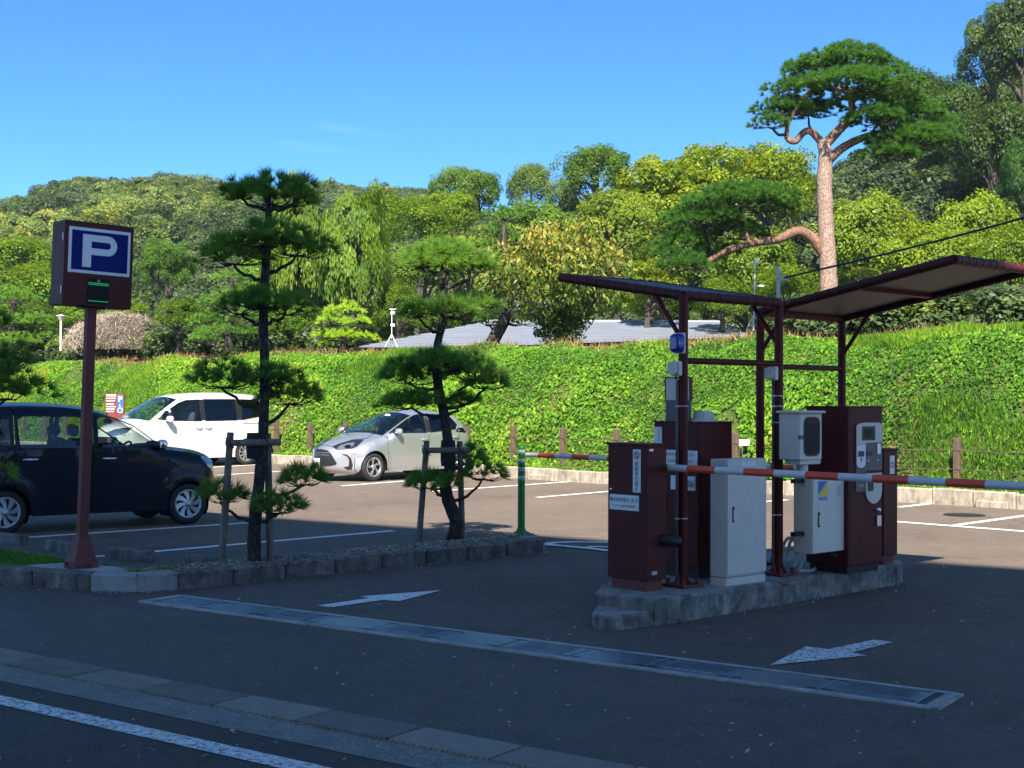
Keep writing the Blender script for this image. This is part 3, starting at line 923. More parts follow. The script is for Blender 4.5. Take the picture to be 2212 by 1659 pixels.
C5.text('N', .165, 1.53, '1:1F:44', .040, M_REDINK, .0112)
C5.plate('latch', 'N', .0, 1.40, .05, .035, M_GREYD, .02)
mb = MB(); mb.box(E * .18 + N * .1 - UP * .02, (.30, .16, .04), AXE, bev=.006); mb.tube([E * .17 + N * .1 - UP * .04, E * .17 + N * .1 - UP * .14], .05, 12)
mb.build('bracket', M_BEIGE, C5.root)

# ---- payment machine
c6 = AT(1832, 1100, 11.68)
C6 = Cab('payment_machine', c6, .53, .44, .27, 1.655, M_BROWN, 'tall brown payment machine with grey oval control panel', 'payment machine', .2, M_BROWND)
w6 = .53
C6.seam('N', [(.03, .29), (.03, 1.64)], .006)
hu = lambda x, y: (x / 260 * w6, 1.655 - (y - 155) / 1150 * 1.385)   # panel drawing units
def rr(x0, y0, x1, y1): return [hu(x0, y1), hu(x1, y1), hu(x1, y0), hu(x0, y0)]
fp = C6.poly('front_panel', 'N', [hu(52, 620), hu(52, 290), hu(70, 272), hu(140, 265), hu(225, 268), hu(252, 285), hu(252, 620)][::-1], M_GREYD, 0, .010)
C6.poly('screen_surround', 'N', [hu(52, 430), hu(52, 292), hu(72, 274), hu(140, 267), hu(225, 270), hu(250, 287), hu(250, 415), hu(125, 415), hu(120, 430)][::-1], M_GREY, .010, .016, fp)
C6.poly('screen', 'N', rr(92, 295, 190, 398), M_BLACK, .016, .020, fp)
C6.poly('screen_glass', 'N', rr(108, 315, 172, 380), M_DARKGL, .020, .021, fp)
tk = [hu(52, 432), hu(118, 432), hu(118, 560)] + [hu(85 + 33 * math.cos(R(a)), 565 + 32 * math.sin(R(a))) for a in range(15, 180, 15)] + [hu(52, 560)]
C6.poly('ticket_inlet', 'N', tk[::-1], M_WHITEP, .010, .018, fp)
C6.poly('inlet_slot', 'N', rr(62, 475, 106, 515), M_BLACK, .018, .020, fp)
C6.poly('coin_inlet', 'N', rr(210, 425, 236, 500), M_ALU, .010, .016, fp)
C6.poly('note_inlet', 'N', rr(130, 480, 170, 512), M_BLACK, .010, .016, fp)
C6.poly('arrow_mark', 'N', [hu(82, 555), hu(88, 555), hu(88, 535), hu(94, 535), hu(85, 522), hu(76, 535), hu(82, 535)][::-1], M_INK, .018, .0195, fp)
for x in (145, 220): C6.poly('arrow_mark', 'N', [hu(x - 6, 552), hu(x + 6, 552), hu(x, 535)], M_WHITEP, .010, .0115, fp)
lp = C6.poly('lower_panel', 'N', rr(52, 622, 130, 770), M_GREYD, 0, .008)
C6.text('N', .185, 1.655 - (728 - 155) / 1150 * 1.385, 'つり銭口', .022, M_WHITEP, .0086, lp)
ov = [hu(125, 640), hu(248, 640), hu(248, 760)] + [hu(186 + 62 * math.cos(R(a)), 765 + 100 * math.sin(R(a))) for a in range(12, 180, 12)] + [hu(125, 760)]
op = C6.poly('change_panel', 'N', ov[::-1], M_GREY, 0, .014)
C6.poly('change_tray', 'N', rr(136, 650, 180, 770), M_BLACK, .014, .017, op)
C6.poly('receipt_slot', 'N', rr(200, 690, 235, 706), M_BLACK, .014, .017, op)
mb = MB(); mb.lathe([(0, .03), (.02, .028), (.024, 0)], C6.pt('N', w6 * .845, .74, 0), (E, UP, -N), 12); mb.build('lock', M_CHROME, C6.root)
C6.poly('handle', 'N', rr(206, 955, 238, 1032), M_ALU, 0, .02)
C6.plate('rating_plate', 'E', .30, .36, .08, .03, M_GREYD)
mb = MB(); mb.box(E * .265 + N * .22 + UP * 1.457, (.55, .46, .014), AXE, bev=.004); mb.build('lid', M_BROWN, C6.root)

# ---- entry barrier machine
c7 = AT(1909, 1100, 12.36)
C7 = Cab('entry_barrier', c7, .23, .42, .285, 1.257, M_BROWN, 'narrow brown barrier cabinet behind the payment machine with an arm across the entry lane', 'barrier', .2, M_BROWNR)
p = C7.plate('warning_plate', 'N', .135, 1.12, .075, .17, M_WHITEP)
mb = MB(); mb.lathe([(.018, .0045), (.028, .0045), (.028, .006), (.018, .006), (.018, .0045)], C7.pt('N', .135, 1.12, 0), (E, UP, -N), 20, smooth=False); mb.build('ban_ring', M_REDINK, p)
mb = MB(); mb.box(E * .115 + N * .21 + UP * 1.063, (.25, .44, .016), AXE, bev=.004); mb.build('lid', M_BROWN, C7.root)
arm(C7.root, -E * .04 + N * .2, N, 4.62, 1.06 - .2, .026)
mb = MB(); mb.box(-E * .03 + N * .2 + UP * .86, (.05, .14, .09), AXE, bev=.006); mb.build('arm_holder', M_GREYD, C7.root)

# ---- shelter: two post frames with winged roofs
def shelter(name, p0, p1, outw, L, z0, z1, label, rail_z, posts_label, wr=.041):
    root = tag(empty(name, p0 + UP * .2), label, 'shelter')
    o = lambda v: Vector(v) - root.location
    t0, t1 = p0 + UP * z0, p1 + UP * z0
    q0, q1 = p0 + outw * L + UP * z1, p1 + outw * L + UP * z1
    rg = mesh_ring(wr + .004)
    for p in (p0, p1):
        mb = MB(); mb.tube([o(p + UP * .2), o(p + UP * (z0 + .01))], .039, 18)
        post = mb.build('post', M_BROWN, root)
        mb = MB(); mb.box(o(p + UP * .213), (.24, .24, .022), AXE, bev=.004)
        for k in range(4):
            a = R(90 * k); dv = E * math.cos(a) + N * math.sin(a)
            n_ = UP.cross(dv)
            mb.prism([(.036, 0), (.09, 0), (.045, .07), (.036, .08)], -.004, .004, o(p + UP * .224), (dv, UP, dv.cross(UP)))
        mb.build('foot_plate', M_BROWNR, post)
        for sx in (-1, 1):
            for sy in (-1, 1):
                mb = MB(); mb.tube([o(p + E * sx * .085 + N * sy * .085 + UP * .224), o(p + E * sx * .085 + N * sy * .085 + UP * .268)], .019, 8, smooth=False)
                mb.build('bolt_cap', M_BROWNR, post)
        # brace
        mb = MB(); mb.tube([o(p + UP * (z0 - .38)), o(p + outw * .33 + UP * (z0 + (z1 - z0) * .33 / L))], .02, 10); mb.build('brace', M_BROWN, root)
    mb = MB(); mb.tube([o(p0 + UP * rail_z), o(p1 + UP * rail_z)], .026, 14); mb.build('rail', M_BROWN, root)
    for a, b in ((t0, t1), (t0, q0), (t1, q1), (q0, q1)):
        mb = MB(); mb.tube([o(a), o(b)], wr, 14); pipe = mb.build('edge_pipe', M_BROWN, root)
        d = (b - a); n = int(d.length / .115); d.normalize()
        for k in range(n):
            r_ = link('tie_band', rg, pipe, o(a + d * (.07 + .115 * k)))
            r_.rotation_euler = (d.to_track_quat('Z', 'Y') @ Vector((0, 0, 0)).to_track_quat('Z', 'Y')).to_euler() if False else d.to_track_quat('Z', 'Y').to_euler()
            r_.rotation_euler.rotate_axis('X', .18)
    nrm = (q0 - t0).cross(t1 - t0).normalized()
    if nrm.z < 0: nrm = -nrm
    mb = MB(); lo = [o(x + nrm * .012) for x in (t0, t1, q1, q0)]; hi = [o(x + nrm * .030) for x in (t0, t1, q1, q0)]
    mb.grid([lo, hi], 0, False, close_u=True); mb.face(lo[::-1]); mb.face(hi, 1); mb.build('roof_panel', [M_PANEL, M_BROWN], root)
    m0, m1 = (t0 + q0) / 2, (t1 + q1) / 2
    mb = MB(); mb.box(o((m0 + m1) / 2 - nrm * .008), ((m1 - m0).length - .06, .05, .036), ((m1 - m0).normalized(), (q0 - t0).normalized(), nrm)); mb.build('cross_rib', M_BROWN, root)
    return root
def mesh_ring(r):
    mb = MB(); mb.lathe([(r - .003, -.005), (r, -.005), (r, .005), (r - .003, .005)], n=12)
    return mb.mesh('tie_band', M_CABLE)
post_a, post_b = P_A.copy(), P_A + E * 1.2 - N * .05
post_c, post_d = Vector((2.30, 12.44, 0)), Vector((3.27, 13.31, 0))
S1 = shelter('entry_shelter', post_a, post_b, N, 1.43, 2.56, 2.80, 'brown pipe shelter frame with its thin roof rising over the entry lane', 2.03, 'a')
S2 = shelter('exit_shelter', post_c, post_d, -N, 1.97, 2.53, 2.87, 'brown pipe shelter with a wide grey-bellied roof rising over the exit lane', 2.03, 'b')
# conduits and clamps on the front posts
for p, zt in ((post_a, 1.86), (post_b, 1.93)):
    mb = MB(); mb.tube([p + Vector((-.050, -.012, .25)) - S1.location, p + Vector((-.050, -.012, zt)) - S1.location], .012, 8); mb.build('conduit', M_GREYD, S1)
    for z in (.72, 1.75, 1.52, 1.66) if p is post_b else (.75, 1.66):
        mb = MB(); mb.lathe([(.040, -.006), (.043, -.006), (.043, .006), (.040, .006)], p + UP * z - S1.location, n=16); mb.box(p + Vector((-.045, -.012, z)) - S1.location, (.035, .03, .014))
        mb.build('clamp', M_ALU, S1)
# loops of pale conduit at the second post
hs_ = tag(empty('conduit_loop', post_b + E * .16 + UP * .2), 'loops of pale flexible conduit at the foot of the second post', 'conduit')
for k, (r0, dx) in enumerate(((.14, 0), (.155, .06))):
    pts = []
    for i in range(15):
        a = R(200 - i * 20); pts.append(E * (dx + .11 * math.cos(a)) - N * .02 * k + UP * (.17 + r0 * math.sin(a) * 1.0))
    mb = MB(); mb.tube(pts, .014, 8); mb.build('hose', M_CONDUIT, hs_)
mb = MB(); mb.tube([E * .06 + UP * .02 - N * .05, E * .18 + UP * .015 - N * .09, E * .30 + UP * .016 - N * .05, E * .38 + UP * .016], .016, 8); mb.build('hose', M_CONDUIT, hs_)

# blue warning lamp and the grey horn boxes
lr = tag(empty('warning_lamp', post_a - E * .04 + UP * 2.17), 'blue warning lamp with white back plate on the first post', 'lamp')
mb = MB(); mb.box(-E * .012, (.012, .13, .165), AXE, bev=.003); mb.build('back_plate', M_WHITEP, lr)
mb = MB(); n = 10
rows = []
for k, (dx, sc_) in enumerate(((.0, 1.0), (.03, .97), (.055, .86), (.066, .6))):
    rows.append([-E * (.018 + dx) + N * (x * .115 * sc_) + UP * (z * .155 * sc_) for x, z in rnd(1, 1, .25, 3)])
mb.grid(rows, 0, True, close_u=True); mb.face(rows[-1]); mb.build('lens', M_BLUELAMP, lr)
for p, z, nm in ((post_a, 1.965, 'small grey horn box under the blue lamp on the first post'), (post_b, 1.945, 'small grey horn box high on the second post')):
    hb = tag(empty('horn_box', p - E * .05 + UP * z), nm, 'horn')
    mb = MB(); mb.box(-E * .03, (.05, .085, .12), AXE, bev=.008); mb.build('case', M_GREY, hb)
    mb = MB(); lo = [-E * .055 + N * a + UP * b for a, b in rnd(.05, .07, .01, 2)]; hi = [-E * .095 + N * a + UP * b for a, b in rnd(.085, .10, .02, 2)]
    mb.grid([lo, hi], 0, False, close_u=True); mb.face(hi); mb.build('horn', M_GREY, hb)
    mb = MB(); mb.tube([-E * .04 - UP * .06, -E * .045 - UP * .085, -E * .02 - UP * .10, E * .02 - UP * .10], .006, 6); mb.build('lead', M_CABLE, hb)

# overhead cable and its bracket
cb0 = post_b + UP * 2.50
pcab = tag(empty('power_cable', cb0), 'black overhead cable looped at the second post and rising away', 'cable')
mb = MB(); mb.box(E * .03 + UP * .17 + N * .03, (.035, .02, .42), AXE); mb.build('bracket', M_GREY, pcab)
mb = MB(); mb.lathe([(.0, .0), (.018, .0), (.026, .02), (.018, .04), (.024, .05), (.0, .055)], E * .07 + UP * .25, n=12); mb.build('insulator', M_WHITEP, pcab)
A0 = E * .06 + UP * .28
end = AT(2560, 235, 8.4) - cb0
end = A0 + (end - A0) * 2.6
pts = [A0 + (end - A0) * s - UP * .40 * math.sin(math.pi * s) for s in [k / 24 for k in range(25)]]
mb = MB(); mb.tube(pts, .0085, 6); mb.build('line', M_CABLE, pcab)
pts = [A0 + E * .05 + UP * .03]
for i in range(15):
    a = R(120 - i * 24 - 24); pts.append(E * (.105 + .055 * math.cos(a)) + UP * (.15 + .095 * math.sin(a)) - N * .01 * i / 15)
mb = MB(); mb.tube(pts, .006, 6); mb.build('drip_loop', M_CABLE, pcab)

# ---- parking sign
ps0 = G(175, 1225, .135)
ps = tag(empty('parking_sign', ps0), 'tall brown box sign with a white P on blue, on a square post', 'sign')
ps.rotation_euler = (0, .030, 0)
H0 = 2.42; BW, BD, BH = .67, .28, .775
mb = MB(); mb.box(UP * (H0 / 2), (.086, .086, H0), AXE, bev=.006); mb.build('post', M_BROWNR, ps)
mb = MB()
lo = [E * a * .12 + N * b * .12 for a, b in ((-1, -1), (1, -1), (1, 1), (-1, 1))]; hi = [E * a * .05 + N * b * .05 + UP * .29 for a, b in ((-1, -1), (1, -1), (1, 1), (-1, 1))]
mid = [E * a * .115 + N * b * .115 + UP * .03 for a, b in ((-1, -1), (1, -1), (1, 1), (-1, 1))]
mb.grid([lo, mid, hi], 0, False, close_u=True); mb.build('foot', M_BROWNR, ps)
mb = MB(); mb.lathe([(0, .012), (.15, .012), (.155, 0)], n=20); mb.build('base_plate', M_BROWNR, ps)
for k in range(6):
    a = R(60 * k + 20); dv = Vector((math.cos(a), math.sin(a), 0)) * .135
    mb = MB(); mb.tube([dv, dv + UP * .05], .013, 8, smooth=False); mb.build('bolt', M_BROWNR, ps)
bx0 = -E * (BW / 2) + N * 0 - N * (BD / 2) + UP * H0     # front lower corner
mb = MB(); mb.box(UP * (H0 + BH / 2), (BW, BD, BH), AXE, bev=.006); box = mb.build('case', M_BROWN, ps)
mb = MB()
for dx in (-.09, .09): mb.box(E * dx + UP * (H0 - .008), (.05, .12, .016), AXE)
mb.build('mount', M_BLACK, ps)
def sp(x, z, out=0.0): return bx0 + E * x + UP * z - N * out
FA = (E, UP, -N)
mb = MB(); mb.box(sp(.335, .51, .004), (.60, .42, .012), FA, bev=.003); fr_ = mb.build('sign_plate', M_WHITEP, ps)
mb = MB(); mb.box(sp(.335, .51, .0108), (.545, .362, .003), FA); mb.build('blue_field', M_BLUEP, fr_)
# letter P
mb = MB(); ox, oz, ph, st_ = .165, .36, .30, .085
mb.prism([(0, 0), (st_, 0), (st_, ph), (0, ph)], .0125, .0145, sp(ox, oz), FA)
bh, bw2 = .185, .335            # bowl height, total width
outer, inner = [], []
cx = bw2 - bh / 2; cz = ph - bh / 2
for k in range(13):
    a = R(90 - 15 * k)
    outer.append((cx + bh / 2 * math.cos(a), cz + bh / 2 * math.sin(a)))
    inner.append((cx + (bh / 2 - .062) * math.cos(a), cz + (bh / 2 - .062) * math.sin(a)))
outer = [(st_, ph)] + outer + [(st_, ph - bh)]; inner = [(st_, ph - .062)] + inner + [(st_, ph - bh + .062)]
pt_ = lambda q: sp(ox + q[0], oz + q[1], .0145)
for i in range(len(outer) - 1): mb.face([pt_(outer[i]), pt_(inner[i]), pt_(inner[i + 1]), pt_(outer[i + 1])])
mb.build('letter_p', M_WHITEP, fr_)
m, nt, ns, ls, b = nodes('green_led')
b.inputs['Base Color'].default_value = (.0, .25, .06, 1); b.inputs['Emission Color'].default_value = (.02, 1.0, .25, 1)
v = wcoords(nt); f = nz(nt, v, 320, 2, .8)
mlt = ns.new('ShaderNodeMath'); mlt.operation = 'MULTIPLY'; mlt.inputs[1].default_value = .22
ls.new(ramp(nt, f, [(.40, grey(0)), (.60, grey(1))]), mlt.inputs[0]); ls.new(mlt.outputs[0], b.inputs['Emission Strength'])
M_LED = m
mb = MB(); mb.box(sp(.335, .145, .003), (.205, .235, .008), FA); dsp = mb.build('led_display', M_DARKGL, ps)
for z in (.218, .204, .052): 
    mb = MB(); mb.box(sp(.335, z, .0078), (.198, .007, .002), FA); mb.build('led_row', M_LED, dsp)
put_text('led_mark', dsp, '空', .030, M_WHITEP, sp(.335, .238, .0082), E, UP)
for z in (.62, .14):
    mb = MB(); mb.box(bx0 - E * .004 + N * .03 + UP * z, (.008, .012, .07), AXE); mb.build('hinge', M_ALU, ps)

# ---- lane delineator on the island tip
bl = tag(empty('delineator_post', G(1126, 1152, .13)), 'bright green plastic delineator with silver bands at the island tip', 'bollard')
mb = MB(); mb.lathe([(0, 1.04), (.030, 1.04), (.040, 1.03), (.043, 1.0), (.043, .1), (.046, .02)], n=20); mb.build('tube', M_GREENP, bl)
mb = MB(); mb.lathe([(.046, .06), (.054, .055), (.056, .03), (.09, .018), (.095, 0)], n=20); mb.build('foot', M_GREENP, bl)
for f0 in (.05, .152, .248, .345):
    mb = MB(); mb.lathe([(.0432, 1.04 - f0 * 1.04), (.0442, 1.04 - f0 * 1.04 - .002), (.0442, 1.04 - (f0 + .048) * 1.04), (.0432, 1.04 - (f0 + .048) * 1.04)], n=20); mb.build('reflective_band', M_REFL, bl)

# ---- wire fence on the bank foot: each post and the wires
m, nt, ns, ls, b = nodes('weathered_wood')
v = coords(nt, (1, 1, .12))
c = ramp(nt, nz(nt, v, 40, 6, .75, .6), [(.3, (.09, .07, .055, 1)), (.5, (.19, .155, .125, 1)), (.7, (.33, .28, .23, 1))])
ls.new(c, b.inputs['Base Color']); b.inputs['Roughness'].default_value = .85
bump(nt, b, nz(nt, v, 60, 5, .8), .6, .006)
M_WOOD = m
M_FPOST = plain('brown_fence_post', (.105, .068, .046, 1), .8, var=.3, scale=12)
fence = tag(empty('wire_fence', K(0, .42, .2)), 'low wire fence with brown posts at the foot of the bank', 'fence')
t0 = 8.39
for k in range(-11, 20):
    t = t0 + 1.5 * k
    mb = MB(); p = K(t, .42, .2) - fence.location
    hh = .92 + random.uniform(-.03, .03)
    mb.box(p + UP * hh / 2, (.115, .115, hh), (F, Q, UP), bev=.012)
    o = mb.build('fence_post', M_FPOST, fence)
for z in (.38, .70):
    mb = MB()
    pts = [K(t0 + 1.5 * k * .5, .36, .2 + z - (.02 if k % 2 else 0)) - fence.location for k in range(-22, 39)]
    mb.tube(pts, .008, 5, caps=False); mb.build('wire', M_FPOST, fence)

# ---- map board and small plate by the bank
def kt(u, q=0.0):
    a = (u - 1106) / FPX; p = K(0, q)
    return (p.x - a * p.y) / (a * F.y - F.x)
t_ = kt(250, -.1)
sb = tag(empty('information_board', K(t_, -.12)), 'brown information board with white text and blue P behind the white van', 'sign board')
X_ = Vector((1, -.05, 0)).normalized(); Z_ = UP.cross(X_); FA2 = (X_, UP, -Z_)
D_ = K(t_).y; zt = AT(250, 850, D_).z
mb = MB(); mb.box(UP * (zt / 2 + .1), (.60, zt - .2, .06), FA2, bev=.008); mb.build('panel', M_BROWNR, sb)
mb = MB(); mb.box(X_ * .17 + UP * (zt - .19) - Z_ * .032, (.19, .27, .006), FA2); pb = mb.build('blue_sign', M_SIGNBLUE, sb)
put_text('lettering', pb, 'P', .24, M_WHITEP, X_ * .17 + UP * (zt - .18) - Z_ * .037, X_, UP, thick=.008)
mb = MB(); mb.box(X_ * .17 + UP * (zt - .48) - Z_ * .032, (.19, .25, .006), FA2); pb = mb.build('blue_sign', M_SIGNBLUE, sb)
def wheelchair(parent, o, X, s):
    mb = MB(); Zf = X.cross(UP)
    mb.lathe([(.035 * s, 0), (0, .002)], o + UP * .42 * s + X * -.02 * s, (X, UP, Zf), 12, smooth=False)
    mb.box(o + UP * .22 * s + X * -.02 * s, (.05 * s, .3 * s, .002), (X, UP, Zf)); mb.box(o + UP * .1 * s + X * .08 * s, (.22 * s, .05 * s, .002), (X, UP, Zf))
    mb.lathe([(.17 * s, 0), (.21 * s, 0), (.21 * s, .002)], o - UP * .04 * s, (X, UP, Zf), 20, smooth=False)
    mb.build('wheelchair_mark', M_WHITEP, parent)
wheelchair(pb, X_ * .17 + UP * (zt - .50) - Z_ * .037, X_, .38)
mb = MB(); mb.box(-X_ * .11 + UP * (zt - .06) - Z_ * .032, (.30, .05, .003), FA2); 
for k in range(6): mb.box(-X_ * (.12 + .012 * (k % 3)) + UP * (zt - .15 - .075 * k - (.03 if k > 1 else 0)) - Z_ * .032, (.30 - .03 * (k % 3), .026, .003), FA2)
mb.build('text_lines', M_WHITEP, sb)
p_ = K(kt(1604, .5), .5); zc_ = AT(1604, 956, p_.y).z
wp = tag(empty('small_notice', p_), 'small white notice plate low on the ivy slope', 'notice')
mb = MB(); X3 = Vector((1, 0, 0)); mb.prism(rnd(.28, .12, .03), 0, .008, UP * zc_, (X3, UP, X3.cross(UP))); wpl = mb.build('plate', M_WHITEP, wp)
mb = MB(); mb.tube([UP * .1 + Vector((0, .012, 0)), UP * (zc_ + .05) + Vector((0, .012, 0))], .012, 6); mb.build('stake', M_ALU, wp)
put_text('lettering', wpl, '斜面に入らない', .034, M_GREYD, UP * zc_ - Vector((0, .010, 0)), X3, UP)

# ================================================================== CARS
def crom(pts, n=8):
    """smooth curve through points (tuples of any length)"""
    out = []
    P = [np.array(p, float) for p in pts]
    for i in range(len(P) - 1):
        p0, p1, p2, p3 = P[max(i - 1, 0)], P[i], P[i + 1], P[min(i + 2, len(P) - 1)]
        for k in range(n):
            t = k / n
            out.append(.5 * ((2 * p1) + (-p0 + p2) * t + (2 * p0 - 5 * p1 + 4 * p2 - p3) * t * t + (-p0 + 3 * p1 - 3 * p2 + p3) * t ** 3))
    out.append(P[-1])
    return out

def in_poly(p, poly):
    x, y = p; c = False; j = len(poly) - 1
    for i in range(len(poly)):
        xi, yi = poly[i]; xj, yj = poly[j]
        if (yi > y) != (yj > y) and x < (xj - xi) * (y - yi) / (yj - yi + 1e-12) + xi: c = not c
        j = i
    return c

def seg_d(p, poly, closed=True):
    P = np.array(poly); A = P; B = np.roll(P, -1, 0)
    if not closed: A, B = P[:-1], P[1:]
    d = B - A; t = np.clip(((p - A) * d).sum(1) / np.maximum((d * d).sum(1), 1e-12), 0, 1)
    return float(np.sqrt((((A + d * t[:, None]) - p) ** 2).sum(1)).min())

def dense(poly, step):
    out = []
    for i in range(len(poly)):
        a, b = np.array(poly[i], float), np.array(poly[(i + 1) % len(poly)], float)
        n = max(1, int(np.linalg.norm(b - a) / step))
        for k in range(n): out.append(tuple(a + (b - a) * k / n))
    return out

def fill(outline, holes, step):
    """2d triangles covering outline minus holes, with inner points so that the sheet can bend"""
    loops = [dense(outline, step)] + [dense(h, step) for h in holes]
    pts, edges = [], []
    for l in loops:
        b = len(pts); pts += l
        edges += [(b + i, b + (i + 1) % len(l)) for i in range(len(l))]
    xs = [p[0] for p in outline]; ys = [p[1] for p in outline]
    gx = np.arange(min(xs), max(xs), step); gy = np.arange(min(ys), max(ys), step)
    for i, y in enumerate(gy):
        for x in gx:
            q = (x + (step / 2 if i % 2 else 0), y)
            if in_poly(q, outline) and not any(in_poly(q, h) for h in holes):
                if min(seg_d(np.array(q), l) for l in loops) > step * .45: pts.append(q)
    r = delaunay_2d_cdt([Vector(p) for p in pts], edges, [], 0, 1e-6)
    V, T = r[0], r[2]
    keep = []
    for t in T:
        c = sum((V[i] for i in t), Vector((0, 0))) / len(t)
        a_, b_, c_ = (V[i] for i in t[:3])
        ar = abs((b_ - a_).cross(c_ - a_)); ln = max((b_ - a_).length, (c_ - a_).length, (c_ - b_).length)
        if ar > .01 * ln * ln and in_poly(c, outline) and not any(in_poly(c, h) for h in holes): keep.append(t)
    return [(v.x, v.y) for v in V], keep

def circ(cx, cz, r, a0=0, a1=360, n=28):
    return [(cx + r * math.cos(R(a0 + (a1 - a0) * k / n)), cz + r * math.sin(R(a0 + (a1 - a0) * k / n))) for k in range(n if a1 - a0 == 360 else n + 1)]

def car_paint(name, col, metal=0.0, rough=.35, coat=1.0):
    m, nt, ns, ls, b = nodes(name)
    v = wcoords(nt)
    ls.new(ramp(nt, nz(nt, v, 5, 4), [(.3, mul(col, .96)), (.7, mul(col, 1.03))]), b.inputs['Base Color'])
    b.inputs['Metallic'].default_value = metal; b.inputs['Roughness'].default_value = rough
    b.inputs['Coat Weight'].default_value = coat; b.inputs['Coat Roughness'].default_value = .03
    return m
M_NAVY = car_paint('navy_car_paint', (.004, .0045, .011, 1), 0, .4, .32)
M_NAVY.node_tree.nodes['Principled BSDF'].inputs['Specular IOR Level'].default_value = .2
M_SILVER = car_paint('silver_car_paint', (.56, .57, .59, 1), .75, .36)
M_WHITE = car_paint('white_car_paint', (.78, .77, .74, 1), 0, .35)
M_GLASS = glassmat('car_glass', (.55, .62, .60, 1))
M_GLASSD = glassmat('privacy_glass', (.06, .065, .07, 1))
M_GLASSC = glassmat('windscreen_glass', (.62, .70, .68, 1), ior=1.5)
M_TRIM = plain('interior_trim', (.018, .018, .02, 1), .8)
M_SEAT = plain('seat_cloth', (.02, .02, .022, 1), .9)
M_SEATG = plain('grey_seat_cloth', (.12, .12, .12, 1), .9)
M_WHEEL = plain('silver_wheel_cover', (.42, .43, .44, 1), .32, .7, .06)
M_LAMP = plain('headlamp_reflector', (.75, .77, .8, 1), .12, .9, .05)
M_LAMPG = glassmat('headlamp_lens', (.9, .92, .93, 1))
M_TAIL = plain('tail_lamp_red', (.25, .008, .008, 1), .15, coat=1)
M_AMBER = plain('amber_lens', (.55, .2, .02, 1), .2)
M_SHUT = plain('panel_gap', (.004, .004, .005, 1), .7)

def wheel(parent, c, r, w, side, rim_r, style):
    """c: hub centre; side: +1 outer face looks to +y"""
    root = empty('wheel', c, 0, parent)
    Y = Vector((0, side, 0)); X = Vector((1, 0, 0)); Z = X.cross(Y)
    ax = (X, Z, Y)
    mb = MB(); hw = w / 2
    mb.lathe([(rim_r - .02, -hw), (r - .03, -hw), (r - .008, -hw + .02), (r, -hw + .04), (r, hw - .04), (r - .008, hw - .02), (r - .03, hw - .004), (rim_r + .012, hw), (rim_r, hw - .012), (rim_r - .01, hw - .05)], (0, 0, 0), ax, 40)
    mb.build('tyre', M_RUBBER, root)
    mb = MB(); mb.lathe([(rim_r + .002, hw - .010), (rim_r - .004, hw - .004), (rim_r - .022, hw - .008), (rim_r - .03, hw - .03)], (0, 0, 0), ax, 40)
    mb.lathe([(.0, hw + .004), (.028, hw + .002), (.05, hw - .008), (.06, hw - .02)], (0, 0, 0), ax, 20)
    n, sweep, wi, wo, twin = style
    for k in range(n):
        a0 = 2 * math.pi * k / n
        for da, ws in (((0, 1),) if not twin else ((-.11, .5), (.11, .5))):
            rows = []
            for j in range(7):
                t = j / 6; rr = .03 + (rim_r - .042) * t; a = a0 + da * t * 1.6 + side * sweep * t * t
                hwid = (wi + (wo - wi) * t) * ws / 2 / max(rr, .04)
                lift = hw - .004 - .012 * t * (1 - t)
                P = lambda aa, h: X * rr * math.cos(aa) + Z * rr * math.sin(aa) + Y * h
                rows.append([P(a - hwid, lift - .02), P(a - hwid * .85, lift), P(a + hwid * .85, lift - .004), P(a + hwid, lift - .022)])
            mb.grid(rows, 0, False)
    mb.build('rim', M_WHEEL, root)
    mb = MB(); mb.lathe([(0, hw - .055), (rim_r - .01, hw - .05)], (0, 0, 0), ax, 24); mb.build('brake_disc', M_BLACK, root)
    return root

